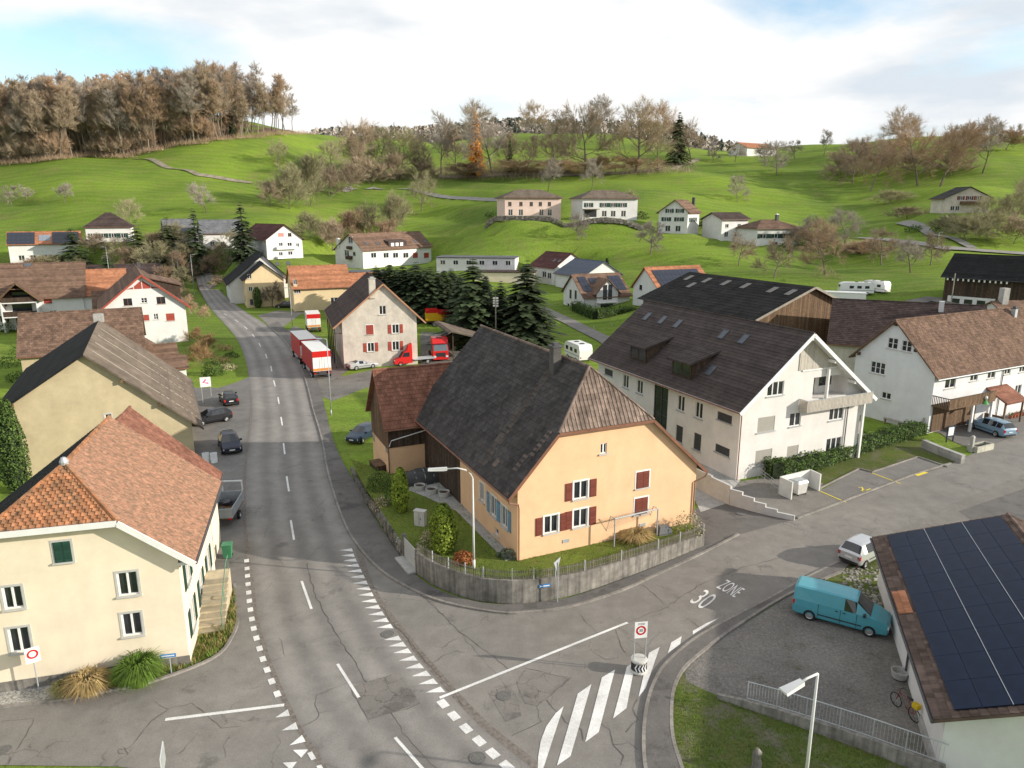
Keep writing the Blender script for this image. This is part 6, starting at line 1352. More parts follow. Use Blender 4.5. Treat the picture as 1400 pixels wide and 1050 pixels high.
for u_, vt, vb, nm, rr, lab in [(193,300,372,'pine',1.2,'loose crowned pine beside the white house with grey roof'),(235,298,372,'pine',1.3,'broad pine standing before the grey roofed houses'),(272,284,372,'spr',.85,'slim spruce behind the street bend'),(335,276,360,'spr',1.0,'ragged spruce above the black roofed house'),(104,312,368,'bush',1.5,'rounded dark evergreen beside the solar clad house'),(150,345,395,'bush',1.2,'dark evergreen by the street lamp post near the white wing'),(215,340,382,'pine',1.2,'low pine in the gardens behind the white wing')]:
    p = GT(u_, vb); H_ = px_h(p, vb - vt)
    conifer(nm, p, H_, lab, None, m={'pine':PINE,'spr':SPRUCE,'bush':SPRUCE}[nm], name={'pine':'pine_tree','spr':'spruce_tree','bush':'evergreen_tree'}[nm], seed={'pine':21,'spr':22,'bush':23}[nm], rr=rr*1.45, n=30, dens=1.1, gap=.15 if nm == 'pine' else 0)
thuja(G(26,672), 8.0, 1.1, 'tall clipped conifer column beside the beige barn', m=HEDGE, n=3600)
thuja(G(6,655), 8.2, 1.1, 'second conifer column behind the tall one beside the beige barn', m=HEDGE, n=2400)
thuja(G(549,700,1.0), 3.5, .62, 'light green thuja column by the garden gate'); thuja(G(607,755,1.0), 3.4, .85, 'plump light green thuja beside the curved lamp post')
shrub(G(520,672,.8), 1.1, 1.0, 1.7, 'dark shrub at the end of the garden wall', n=900); shrub(G(536,690,.9), .7, .7, 1.6, 'narrow dark shrub beside the first thuja', n=500)
shrub(G(522,694,.8), .9, .7, .9, 'brown leafless shrub by the low stone wall', m=TWIG, n=500, lf=.1)
shrub(G(634,768,1.1), .75, .6, .7, 'rusty leaved shrub beside the lamp post', m=SHRUBR, n=500); shrub(G(585,745,1.0), .6, .6, 1.1, 'bare twiggy shrub behind the gate', m=TWIG, n=300, lf=.1); shrub(G(700,760,1.1), 1.0, .5, .5, 'grey green ground shrub at the house corner', m=M('sage_leaves',(.13,.16,.1),var=.3,attr=.3), n=500)
shrub(G(940,728,1.0), 1.1, .8, 1.5, 'scraggly shrub at the end of the garden fence', m=TWIGG, n=700, lf=.1)
hedge([(1062,652),(1110,640),(1160,622),(1215,604),(1258,592)], 1.5, 1.3, 'loose green hedge along the parking bays', dens=70)
hedge([(1064,655),(1054,648)], 1.6, 1.5, 'rounded end bush of the parking hedge', dens=70, name='hedge_bush')
hedge([(785,430),(815,441),(866,437)], 1.8, 2.7, 'clipped hedge in front of the cross gable house', dens=45, lf=.2)
hedge([(100,398),(118,402)], 2.5, 2.2, 'dark clipped hedge between the apartment block and the white wing', dens=40, lf=.2)
hedge([(120,400),(133,404)], 2.0, 2.2, 'yellow green hedge beside the white wing', m=THUJA, dens=40, lf=.2)
shrub(G(292,512), 1.6, 1.4, 2.2, 'small dark spruce bush by the forecourt', n=900, lf=.2); 
for u_, v_, m_ in ((303,495,DRYG),(312,505,TWIGG),(316,488,ROUGHG),(308,478,DRYG),(285,488,DRYG)): shrub(G(u_,v_), 1.3, 1.1, .9, 'low tawny border shrub beside the main road bend', m=m_ if m_ is not ROUGHG else HEDGE, n=300, lf=.2, group='border shrubs by the road bend')
(t, c), h0 = bare_proto('bush', 1)
for u_, v_, H_ in ((275,500,3.6),(285,482,3.2),(268,470,3.0)): tree('bush', G(u_,v_), H_, 'tawny leafless bush at the roadside border', 'tawny roadside bushes', m=M('twigs_tawny',(.34,.22,.11),var=.2,attr=.3), name='tawny_bush', cat='bush')
for u_, v_, H_ in ((262,430,4.5),(278,440,3.5),(255,415,4.0)): tree('orchard', G(u_,v_), H_, 'small reddish garden tree beside the main road', 'reddish garden trees', m=TWIGR)
tree('orchard', G(372,421), 6.5, 'gnarled pollarded tree in front of the yellow inn', None, m=BARK, i=1); tree('orchard', G(444,418), 7, 'bare pollarded tree by the inn annex', None, m=BARK, i=2)
thuja(G(402,417), 6.5, .9, 'slim dark conifer before the inn wing', m=SPRUCE, n=1200, lf=.25); thuja(G(353,421), 5.0, 1.0, 'green climbing bush on the inn corner', m=HEDGE, n=900, lf=.25)
shrub(G(432,419), 2.6, 1.6, 1.6, 'yellow green garden bush before the inn annex', m=THUJA, n=600, lf=.25)
thuja(GT(829,378), 5, .7, 'dark cypress pair, taller one behind the cross gable house', m=SPRUCE, n=500, lf=.3)
for u_, v_, rx_, h_ in ((32,482,2.0,1.8),(12,500,2.2,1.6),(55,475,1.5,1.4),(25,520,1.6,1.2),(8,455,2,2.0)): shrub(G(u_,v_), rx_, rx_, h_, 'dark green garden shrub beside the beige barn', n=500, lf=.2, group='garden shrubs by the barn')
for u_, v_, rx_, h_ in ((700,283,3,2.4),(718,285,3,2.2),(740,284,3,2.4),(672,290,2.5,1.8),(755,290,3,2.0),(835,286,3,2.4),(852,290,2,1.6),(875,294,3,2.6),(965,305,2.6,2.2),(1000,310,2,2.0),(1105,335,4,3.0),(1075,338,3,2.4),(1250,312,3,2.2),(1290,312,4,3.0)):
    p = GT(u_, v_ + 6); shrub(p, rx_, rx_*.8, h_, 'evergreen garden shrub on the hillside terraces', n=420, lf=.38, group='garden shrubs of the hillside', m=[HEDGE, SPRUCE][int(u_) % 2])
# stone terrace below the villas
for a, b in (((664,309),(775,311)),((775,311),(880,314))):
    P = [GT(*a), GT(*b)]; mb = MB(); n_ = 46; r5 = random.Random(int(a[0]))
    for k in range(n_):
        for row in range(2):
            q = P[0].lerp(P[1], (k + .5*(row % 2) + r5.uniform(-.2,.2))/n_); s_ = r5.uniform(.3,.5); q.z = hz(q.x, q.y) + row*.75 + .2; mb.hexa([q + Vector((dx*s_*r5.uniform(.8,1.2), dy*s_*r5.uniform(.8,1.2), dz*s_*r5.uniform(.8,1.1))) for dx, dy, dz in ((-1,-1,-1),(1,-1,-1),(1,1,-1),(-1,1,-1),(-.8,-.8,.8),(.8,-.8,.8),(.8,.8,.8),(-.8,.8,.8))])
    o_ = mb.build('stone_terrace', M('rubble_stone', (.2,.175,.15), var=.3, attr=.35), kind='stuff'); o_['label'] = 'rubble stone terrace below the villas'; o_['category'] = 'wall'
# pampas clumps and grass at the cream house
def tuft(loc, rr, h, n, m, label, name='grass_clump', parent=None, group=None):
    o = thing(name, label, 'grass', loc, 0, group); mb = MB()
    for _ in range(n):
        az = rnd.uniform(0,6.28); b = Vector((math.cos(az), math.sin(az), 0))*rr*rnd.uniform(0,.35); d = Vector((math.cos(az), math.sin(az), 0)); l = h*rnd.uniform(.7,1.15); out = rr*rnd.uniform(.4,1.15)
        x = Vector((-d.y, d.x, 0))*rnd.uniform(.012,.025); p1 = b + d*out*.4 + ZUP*l*.8; p2 = b + d*out + ZUP*l*rnd.uniform(.25,.85); r_ = rnd.random()
        mb.face([b-x, b+x, p1+x, p1-x], r_); mb.face([p1-x, p1+x, p2], r_)
    mb.build('blades', m, o); return o
tuft(G(192,935), 1.15, 1.5, 2200, GRBL, 'big green pampas grass clump at the cream house corner'); tuft(G(122,948), 1.0, 1.1, 1800, DRYG, 'straw coloured grass clump beside the green pampas grass'); tuft(G(92,950), .7, .8, 700, M('olive_grass',(.2,.19,.07),var=.3,attr=.3), 'low olive grass clump beside the straw coloured one')
sheet('flower_bed', [(322,806),(324,850),(317,869),(299,893),(259,913),(199,932),(150,943),(190,915),(240,900),(262,908),(275,860),(283,822)], .03, ROUGHG, z0=-.05)
sheet('gravel_bed', [(150,943),(100,953),(0,966),(-200,988),(-200,950),(0,937),(120,925)], .02, M('pebbles',(.34,.33,.3),var=.5,scale=9,detail=2))
gb = MB(); poly_ = P2([(322,806),(324,850),(317,869),(299,893),(259,913),(175,936),(190,915),(240,900),(262,908),(275,860),(283,822)])
def inpoly(x, y, p):
    c = False
    for i in range(len(p)):
        (x1,y1),(x2,y2) = p[i], p[i-1]
        if (y1 > y) != (y2 > y) and x < (x2-x1)*(y-y1)/(y2-y1) + x1: c = not c
    return c
def scatter(poly, n, h, m, name, z=0, sp=.02, label=None):
    mb = MB(); x0, x1 = min(p[0] for p in poly), max(p[0] for p in poly); y0, y1 = min(p[1] for p in poly), max(p[1] for p in poly); k = 0
    while k < n:
        x, y = rnd.uniform(x0,x1), rnd.uniform(y0,y1)
        if not inpoly(x, y, poly): n -= .4; continue
        k += 1; hh = h*rnd.uniform(.4,1.2)*(.6+.8*abs(math.sin(x*1.3)*math.sin(y*1.7+.4))); az = rnd.uniform(0,6.28); d = Vector((math.cos(az), math.sin(az), 0)); p = Vector((x,y,z)); s_ = Vector((-d.y,d.x,0))*sp
        mb.face([p-s_, p+s_, p + d*hh*.5 + ZUP*hh], rnd.random())
    o = mb.build(name, m, kind='stuff'); o['label'] = label or 'grass blades'; o['category'] = 'grass'; return o
scatter(poly_, 6000, .28, GRBL, 'grass', .03, label='uneven grass bed beside the cream house'); scatter(poly_, 2500, .35, DRYG, 'dry_grass', .03, label='dry stalks in the bed beside the cream house')
# ------------------------------------------------------------------ garden of the orange house
LZ = 1.05
GWP = [(962,748),(930,761),(900,773),(850,792),(800,809),(760,819),(730,824),(700,826),(660,823),(635,817),(612,809),(590,799),(568,784)]
GW = [G(*p) for p in rounded(GWP, 2)]
def wh(p): return 1.0 + .55*min(1, max(0, (13 - p.x)/12.5))
LOW = [G(*p) for p in ((549,763),(537,745),(520,717),(508,700),(498,684),(488,664),(478,642))]
def _in(p): c_ = Vector((5, 52, 0)); d_ = (c_ - p).normalized(); return (p.x + d_.x*.15, p.y + d_.y*.15)
lawn = MB(); pl_ = [_in(p) for p in GW] + [_in(p) for p in LOW] + [tuple(AX.world((AX.wb,.2,0))[:2]), tuple(AX.world((AX.wb,6,0))[:2]), tuple(OR.world((-2,13,0))[:2]), tuple(OR.world((OR.wb+.6,6,0))[:2])]
lawn.prism(pl_, None, LZ); lawn = lawn.build('garden_lawn', LAWN, kind='structure')
sheetc = MB(); sheetc.prism([tuple(OR.world((x,y,0))[:2]) for x, y in ((-OR.wa+.1,.3),(-OR.wa-.7,.3),(-OR.wa-.8,9.0),(-OR.wa-2.0,12.5),(-OR.wa-3.5,16),(-OR.wa+.1,15))], LZ-.05, LZ+.02); sheetc.build('garden_path', CONC, kind='structure')
inn_ = [p for p in pl_]
scatter(inn_, 26000, .11, GRBL, 'lawn_grass', LZ, .018, label='short grass of the orange house garden')
gw = thing('garden_wall', 'stained concrete wall curving round the garden corner', 'wall', (0,0,0))
for i, (a, b) in enumerate(zip(GW[:-1], GW[1:])):
    d = (b-a).normalized(); n = Vector((-d.y, d.x, 0))
    if n.y < 0: n = -n
    mb = MB(); t_ = n*.22; ha, hb = wh(a), wh(b)
    mb.hexa([a - d*.0, b, b + t_, a + t_, a + ZUP*ha, b + ZUP*hb, b + t_ + ZUP*hb, a + t_ + ZUP*ha]); mb.build('wall_panel', CONCD, gw)
    mb = MB(); e = n*.05; mb.hexa([a - e + ZUP*ha, b - e + ZUP*hb, b + t_ + e + ZUP*hb, a + t_ + e + ZUP*ha, a - e + ZUP*(ha+.06), b - e + ZUP*(hb+.06), b + t_ + e + ZUP*(hb+.06), a + t_ + e + ZUP*(ha+.06)]) if False else None
fe = thing('picket_fence', 'low weathered picket fence on top of the garden wall', 'fence', (0,0,0)); pk = MB(); rl = MB()
for i, (a, b) in enumerate(zip(GW[:-1], GW[1:])):
    d = b - a; l = d.length; dn = d.normalized(); n = Vector((-dn.y, dn.x, 0)); n = n if n.y > 0 else -n
    A = a + n*.12 + ZUP*(wh(a)); B = b + n*.12 + ZUP*(wh(b)); k = int(l/.13)
    for j in range(k): p = A.lerp(B, j/k); pk.beam(p, p + ZUP*(.62 + rnd.uniform(-.02,.02)), .045, .022, up=n)
    for z_ in (.14,.48): rl.beam(A + ZUP*z_ + n*.02, B + ZUP*z_ + n*.02, .04, .03)
    if i % 2 == 0:
        mb = MB(); mb.beam(A, A + ZUP*.72, .06, .06, up=n); mb.build('fence_post', METAL, fe)
pk.build('pickets', M('grey_picket', (.15,.135,.115), var=.3, attr=.3), fe, kind='stuff'); rl.build('rails', M('grey_picket', (.15,.135,.115)), fe)
lw = thing('stone_wall', 'low mossy stone wall beside the pavement', 'wall', (0,0,0)); r6 = random.Random(3)
for i, (a, b) in enumerate(zip(LOW[:-1], LOW[1:])):
    ha = 1.25 - .17*i; d = b - a; nst = max(3, int(d.length/.5)); dn = d.normalized(); n = Vector((-dn.y, dn.x, 0)); n = n if n.x > 0 else -n
    for row in range(max(1, int(ha/.26))):
        for k in range(nst):
            p = a.lerp(b, (k + .5*(row % 2)*.9)/nst); q = a.lerp(b, min(1.02, (k + 1 + .5*(row % 2)*.9)/nst)); e = r6.uniform(-.04,.04); h0 = row*.26; h1 = h0 + .25
            mb = MB(); mb.hexa([p - n*e + dn*.01 + ZUP*h0, q - n*e - dn*.01 + ZUP*h0, q + n*.35 - dn*.01 + ZUP*h0, p + n*.35 + dn*.01 + ZUP*h0, p - n*(e-.02) + dn*.02 + ZUP*h1, q - n*(e-.02) - dn*.02 + ZUP*h1, q + n*.33 + ZUP*h1, p + n*.33 + ZUP*h1]); mb.build('stone', M('mossy_stone', (.17,.16,.13), var=.3, attr=.3, dirt=.3), lw)
pp = G(551,764); gp = thing('garden_gate', 'pale solid garden gate with concrete step', 'gate', pp, math.atan2((G(568,784)-pp).y, (G(568,784)-pp).x)); gl = (G(568,784)-pp).length
mb = MB(); mb.box(0,gl,.1,.16,.2,1.55); mb.build('gate_leaf', M('gate_panel',(.42,.42,.4),var=.06), gp); mb = MB(); mb.box(-.16,0,0,.3,0,1.75); mb.build('gate_post', CONCD, gp); mb = MB(); mb.box(gl,gl+.16,0,.3,0,1.75); mb.build('gate_post', CONCD, gp); mb = MB(); mb.box(-.1,gl+.1,-.55,.1,.05,.2); mb.build('step', CONC, gp); mb = MB(); mb.box(gl-.25,gl-.15,.05,.1,.9,.95); mb.build('handle', METALD, gp)
p = G(545,752,.1); hy = thing('hydrant', 'slim grey hydrant beside the garden gate', 'hydrant', p); mb = MB(); mb.lathe([(.12,0),(.12,.1),(.075,.12),(.075,.7),(.11,.72),(.11,.82),(.05,.95),(0,.97)], 12); mb.build('barrel', METAL, hy, True); mb = MB(); mb.tube([(-.17,0,.62),(.17,0,.62)], .05, 8); mb.build('outlet', METAL, hy)
for i, px in enumerate(((574,669),(590,674),(607,678))):
    o = thing('planter_bowl', ['pale round planter nearest the barn annex','middle one of three pale round planters on the lawn','pale round planter nearest the house path'][i], 'planter', G(*px, LZ), 0, 'three round planters'); mb = MB(); mb.lathe([(.0,.02),(.36,.02),(.42,.0),(.46,.4),(.40,.4),(.38,.28),(0,.28)], 16); mb.build('bowl', SILL, o); mb = MB(); mb.lathe([(0,.34),(.2,.33),(.385,.29)], 12); mb.build('soil', M('soil',(.07,.05,.035)), o)
o = thing('utility_cabinet', 'grey white utility cabinet on the lawn', 'cabinet', G(575,718,LZ), R(-20)); mb = MB(); mb.box(-.4,.4,-.2,.2,0,1.1); mb.build('body', SILL, o); mb = MB(); mb.box(-.44,.44,-.24,.24,1.1,1.16); mb.build('lid', SILL, o); mb = MB(); mb.box(-.01,.01,-.21,-.2,.08,1.05); mb.box(.1,.13,-.23,-.2,.5,.65); mb.build('door_seam', METALD, o)
o = thing('tarp_mound', 'dark tarpaulin covered mound by the barn annex', 'mound', G(578,658,LZ), R(24)); mb = MB()
for k in range(8):
    for j in range(10):
        f = lambda a, b: Vector(((a/8-.5)*3.6, math.cos(b/10*math.pi)*1.0*(1-.5*abs(a/8-.5)), math.sin(b/10*math.pi)*1.15*(1-1.2*(a/8-.5)**2) + .03*math.sin(a*5+b*3)))
        mb.face([f(k,j), f(k,j+1), f(k+1,j+1), f(k+1,j)])
mb.build('tarpaulin', M('dark_tarp',(.06,.06,.06),rough=.6,var=.3,bump=.4), o)
for k in range(5):
    mb = MB(); mb.tube([(-1.5+.75*k,math.cos(t)*1.02*(1-.5*abs(k/4-.5)),math.sin(t)*1.18*(1-1.2*(k/4-.5)**2)) for t in (0,.6,1.2,1.9,2.5,3.14)], .03, 5); mb.build('hoop', METAL, o)
o = thing('wooden_box', 'old wooden garden box beside the annex base', 'box', G(517,645,.6), R(-60)); 
for k in range(4): mb = MB(); mb.box(-.9,.9,-.45,-.40,.2*k+.01,.2*k+.19); mb.box(-.9,.9,.40,.45,.2*k+.01,.2*k+.19); mb.box(-.9,-.85,-.4,.4,.2*k+.01,.2*k+.19); mb.box(.85,.9,-.4,.4,.2*k+.01,.2*k+.19); mb.build('board', WOODD, o)
mb = MB(); mb.box(-.95,.95,-.5,.5,.8,.86); mb.build('lid', WOODM, o)
# football goal
a, b = G(839.5,747.5,LZ), G(897.8,732.6,LZ); gd = (b-a).normalized(); gn = Vector((-gd.y, gd.x, 0)); o = thing('football_goal', 'galvanised football goal with sagging net on the strip of lawn', 'goal', a, math.atan2(gd.y, gd.x)); gl = (b-a).length; gh = 2.0
for pts_, nm in (([(0,0,0),(0,0,gh)],'post'),([(gl,0,0),(gl,0,gh)],'post'),([(0,0,gh),(gl,0,gh)],'crossbar'),([(0,0,gh),(0,.5,gh),(0,1.2,0)],'stay'),([(gl,0,gh),(gl,.5,gh),(gl,1.2,0)],'stay'),([(0,1.2,.05),(gl,1.2,.05)],'ground_bar')): mb = MB(); mb.tube(pts_, .05 if nm != 'stay' else .03, 6); mb.build(nm, METAL, o)
mb = MB()
for k in range(22): x = gl*k/21; mb.tube([(x,.05,gh),(x,.5,gh-.1),(x,.95,.8),(x,1.15,.05)], .006, 3, cap=False)
for k in range(14): t = k/13; q = [(0,.5,gh-.05-t*1.9) if t < .05 else (0,.5+.7*t,(gh-.1)*(1-t)+.05)]; mb.tube([(0,q[0][1],q[0][2]),(gl/2,q[0][1]+.05,q[0][2]-.06),(gl,q[0][1],q[0][2])], .006, 3, cap=False)
mb.build('net', M('net_cord',(.35,.35,.33)), o, kind='stuff')
tuft(G(868,738,LZ), 1.3, .7, 900, DRYG, 'dry unmown grass inside the football goal')
o = thing('covered_grill', 'grey tarpaulin covered grill at the lawn end', 'grill', G(907,729,LZ), R(20)); mb = MB(); mb.hexa([(-.55,-.35,0),(.55,-.35,0),(.55,.35,0),(-.55,.35,0),(-.4,-.22,.62),(.42,-.2,.5),(.4,.2,.55),(-.4,.22,.6)]); mb.build('cover', M('grey_tarp',(.13,.135,.14),rough=.6,bump=.4), o); mb = MB(); mb.tube([(-.56,-.36,.1),(.56,-.36,.1)], .02, 4); mb.build('cord', METALD, o)

# ------------------------------------------------------------------ street furniture
def lamp_post(name, label, top, H, arm, head, group=None, base=None, z=0, m=METAL, r=.075):
    """arm: list of local offsets from the pole top; head: box at the arm end (l, w, h)"""
    p = base if base is not None else G(*top, H + z); o = thing(name, label, 'lamp post', (p.x, p.y, z), 0, group)
    mb = MB(); mb.tube([(0,0,-.2),(0,0,.6)], r*1.25, 10); mb.tube([(0,0,.6),(0,0,H*.5),(0,0,H)], [r,r*.85,r*.65], 10); mb.build('pole', m, o, True)
    pts_ = [Vector((0,0,H))] + [Vector(q) + ZUP*H for q in arm]; mb = MB(); mb.tube(pts_, r*.6, 8); mb.build('arm', m, o, True)
    e = pts_[-1]; d = (pts_[-1]-pts_[-2]); d.z *= .5; d.normalize(); s_ = Vector((-d.y, d.x, 0)).normalized(); l, w, h = head
    mb = MB(); A, B = e - d*.05, e + d*l; mb.hexa([A - s_*w*.3 - ZUP*h*.5, A + s_*w*.3 - ZUP*h*.5, B + s_*w*.5 - ZUP*h*.35, B - s_*w*.5 - ZUP*h*.35, A - s_*w*.25 + ZUP*h*.5, A + s_*w*.25 + ZUP*h*.5, B + s_*w*.4 + ZUP*h*.2, B - s_*w*.4 + ZUP*h*.2]); hd = mb.build('lamp_head', m, o)
    mb = MB(); A, B = e + d*.1 - ZUP*(h*.5), e + d*(l*.9) - ZUP*(h*.42); mb.hexa([A - s_*w*.25 - ZUP*.03, A + s_*w*.25 - ZUP*.03, B + s_*w*.35 - ZUP*.03, B - s_*w*.35 - ZUP*.03, A - s_*w*.25, A + s_*w*.25, B + s_*w*.35, B - s_*w*.35]); mb.build('lamp_glass', LAMPW, hd)
    return o
PALEM = M('pale_metal', (.6,.6,.58), rough=.5, var=.06)
arc = [(-.12,0,.28),(-.4,0,.55),(-.9,0,.66),(-1.6,0,.62)]
lamp_post('street_lamp', 'tall street lamp with long curved arm in the garden corner', None, 6.0, arc, (1.1,.32,.2), base=G(648,777,LZ), z=LZ, m=PALEM)
lamp_post('street_lamp', 'street lamp with angled flat head on the corner verge', (1118,921), 6.0, [(-.5,-.25,-.02),(-.75,-.35,-.12)], (.85,.5,.14), m=PALEM)
for top, bs, lab, hd in (((453,455),(453,567),'slender street lamp on the verge opposite the dark parked cars',-.6),((398,392),(400,450),'slim street lamp at the lane mouth before the inn',-.6),((261,348),(266,403),'street lamp standing at the far road bend',.6),((147,338),(153,402),'lamp post beside the dark evergreen and the white wing',-.5),((1283,319),(1281,342),'small lamp on the hill lane',.4)):
    b_ = GT(*bs) if bs[1] < 420 else G(*bs); H_ = px_h(b_, bs[1]-top[1])*1.0; lamp_post('street_lamp', lab, None, H_, [(hd*.5,0,.05),(hd,0,.08)], (.6,.25,.12), base=b_, z=b_.z, m=METAL, r=.06)
for u_, vt, vb, lab in ((1298,372,430,'wooden utility pole before the timber barn'),(240,345,392,'bare timber pole beside the garden trees'),(246,340,392,'second timber pole beside the garden trees')):
    b_ = GT(u_, vb); o = thing('utility_pole', lab, 'pole', b_); H_ = px_h(b_, vb-vt); mb = MB(); mb.tube([(0,0,-.3),(0,0,H_)], [.13,.09], 7); mb.build('pole', WOODL, o); mb = MB(); mb.tube([(-.3,0,H_-.3),(.3,0,H_-.3)], .03, 5); mb.build('cross_arm', METALD, o)
b_ = G(678,475); o = thing('floodlight_mast', 'wooden mast with stacked floodlights among the spruces', 'mast', b_); H_ = px_h(b_, 72); mb = MB(); mb.tube([(0,0,0),(0,0,H_)], [.14,.1], 8); mb.build('mast', WOODL, o)
for k in range(4): mb = MB(); mb.box(-.45,-.05,-.3,-.05,H_-.3-k*.42,H_-.02-k*.42); mb.box(.05,.45,-.3,-.05,H_-.3-k*.42,H_-.02-k*.42); mb.build('floodlight', SILL, o)
def disc(mb, c, r0, r1, n=24):
    for k in range(n):
        a0, a1 = 2*math.pi*k/n, 2*math.pi*(k+1)/n
        P = [Vector((math.cos(a)*r_, 0, math.sin(a)*r_)) + Vector(c) for a, r_ in ((a0,r0),(a1,r0),(a1,r1),(a0,r1))]
        mb.face(P if r0 > 0 else [P[0], P[2], P[3]] if False else P)
def textmesh(txt, w, h, c, m, name, parent, rx=R(90)):
    cu = bpy.data.curves.new(name, 'FONT'); cu.body = txt; cu.size = 1; o = bpy.data.objects.new('tmp', cu); C.objects.link(o); dg = bpy.context.evaluated_depsgraph_get(); me = bpy.data.meshes.new_from_object(o.evaluated_get(dg)); bpy.data.objects.remove(o)
    X = [v.co.x for v in me.vertices]; Y_ = [v.co.y for v in me.vertices]; x0, x1, y0, y1 = min(X), max(X), min(Y_), max(Y_)
    for v in me.vertices: v.co = Vector((c[0] + ((v.co.x-x0)/(x1-x0)-.5)*w, c[1], c[2] + ((v.co.y-y0)/(y1-y0)-.5)*h))
    me.materials.clear(); me.materials.append(m); return mkobj(name, me, parent)
REDP = M('sign_red', (.5,.02,.02), rough=.4); BLUEP = M('sign_blue', (.05,.22,.5), rough=.4); PINKP = M('sign_pink', (.7,.03,.3), rough=.4); SIGNW = M('sign_white', (.8,.8,.79), rough=.4)
# zone sign on the barrel
b_ = G(873,917,.02); o = thing('zone_sign', 'zone 30 sign on a round chevron drum at the hatched marking', 'road sign', b_, R(8))
mb = MB(); mb.lathe([(0,.0),(.42,.0),(.44,.08),(.40,.15),(.40,.62),(.43,.68),(.40,.74),(.3,.76),(0,.76)], 20); mb.build('drum', M('drum_concrete',(.5,.49,.45),var=.1), o)
mb = MB()
for k in range(24):
    a0, a1 = math.pi + math.pi*k/24, math.pi + math.pi*(k+1)/24; mb.face([(math.cos(a0)*.412,math.sin(a0)*.412,.17),(math.cos(a1)*.412,math.sin(a1)*.412,.17),(math.cos(a1)*.412,math.sin(a1)*.412,.6),(math.cos(a0)*.412,math.sin(a0)*.412,.6)])
mb.build('band', BLACK, o)
for k in range(4):
    mb = MB(); a0 = math.pi*1.22 + k*.42; 
    def ap(a, z, r_=.418): return (math.cos(a)*r_, math.sin(a)*r_, z)
    mb.face([ap(a0+.26,.19), ap(a0+.42,.19), ap(a0+.2,.385), ap(a0+.04,.385)]); mb.face([ap(a0+.04,.385), ap(a0+.2,.385), ap(a0+.42,.58), ap(a0+.26,.58)]); mb.build('chevron', SIGNW, o)
for x in (-.3,.3): mb = MB(); mb.tube([(x,-.05,.7),(x,-.05,2.75)], .028, 7); mb.build('post', METAL, o)
mb = MB(); mb.box(-.33,.33,-.1,-.08,1.95,2.85); mb.build('panel', SIGNW, o)
mb = MB(); disc(mb, (0,-.108,2.38), .17, .26); mb.build('ring', REDP, o); textmesh('30', .2, .16, (0,-.108,2.38), BLACK, 'number', o); textmesh('ZONE', .36, .1, (0,-.108,2.74), BLACK, 'lettering', o)
b_ = G(762,823,.1); o = thing('yield_sign', 'yield sign seen from its grey back at the wall', 'road sign', b_, R(60)); mb = MB(); mb.tube([(0,0,0),(0,0,2.6)], .035, 8); mb.build('post', METAL, o); mb = MB(); t3 = [(-.45,.05,2.75),(.45,.05,2.75),(0,.05,1.95)]; mb.face(t3); mb.face([(x,y+.02,z) for x, y, z in t3][::-1]); mb.build('panel', METAL, o)
i_ = min(range(len(GW)), key=lambda k: abs(GW[k].x - G(750,815).x)); a, b = GW[i_], GW[i_+1]; d = (b-a).normalized(); n = Vector((-d.y,d.x,0)); n = -n if n.y > 0 else n
o = thing('street_plate', 'small blue street name plate on the garden wall', 'sign', a + n*.03 + ZUP*1.05, math.atan2(-d.y,-d.x)); mb = MB(); mb.box(-.35,.35,-.02,.01,-.1,.1); mb.build('plate', BLUEP, o); mb = MB(); mb.box(-.28,.28,-.025,-.02,-.03,.03); mb.build('name_strip', SIGNW, o)
b_ = G(54,948); o = thing('restriction_sign', 'white sign with red ring on a thin post before the cream house', 'road sign', b_, R(35)); mb = MB(); mb.tube([(0,0,0),(0,0,2.5)], .03, 7); mb.build('post', METAL, o); mb = MB(); mb.box(-.3,.3,-.06,-.03,1.75,2.55); mb.build('panel', SIGNW, o); mb = MB(); disc(mb, (0,-.065,2.2), .15, .24); mb.build('ring', REDP, o)
b_ = G(233,921); o = thing('street_name_sign', 'blue street name sign on a short post in the grass bed', 'sign', b_, R(12)); mb = MB(); mb.tube([(.05,0,0),(.05,0,1.1)], .03, 7); mb.build('post', METAL, o); mb = MB(); mb.box(-.38,.38,-.04,-.02,.95,1.15); mb.build('plate', BLUEP, o); mb = MB(); mb.box(-.3,.3,-.045,-.04,1.02,1.08); mb.build('name_strip', SIGNW, o)
b_ = G(220,1026,2.4); o = thing('sign_frame', 'galvanised sign frame seen from behind beside the minor street', 'sign', (b_.x,b_.y,0), R(-70)); mb = MB(); mb.tube([(0,0,0),(0,0,2.4)], .035, 7); mb.build('post', METAL, o)
mb = MB(); mb.box(-.5,.5,.03,.05,1.6,2.4); mb.build('panel', METAL, o); mb = MB(); mb.box(-.52,.52,-.0,.03,2.36,2.42); mb.box(-.52,.52,.0,.03,1.58,1.64); mb.box(-.52,-.47,0,.03,1.64,2.36); mb.box(.47,.52,0,.03,1.64,2.36); mb.build('frame', PALEM, o)
b_ = G(284,553); o = thing('arrow_sign', 'white panel with pink arrow by the forecourt', 'sign', b_, R(22)); H_ = 2.3
for x in (-.5,.5): mb = MB(); mb.tube([(x,0,0),(x,0,H_+1.1)], .03, 6); mb.build('post', METAL, o)
mb = MB(); mb.box(-.6,.6,-.06,-.03,H_-.1,H_+1.1); mb.build('panel', SIGNW, o)
mb = MB(); mb.face([(-.35,-.065,H_+.45),(.0,-.065,H_+.85),(.12,-.065,H_+.76),(-.17,-.065,H_+.46)]); mb.face([(-.35,-.065,H_+.45),(-.17,-.065,H_+.46),(.32,-.065,H_+.40),(.3,-.065,H_+.26)]); mb.build('arrow', PINKP, o)
o = thing('info_board', 'dark framed notice board with white sheet by the fountain', 'notice board', G(1298,604), R(20)); mb = MB()
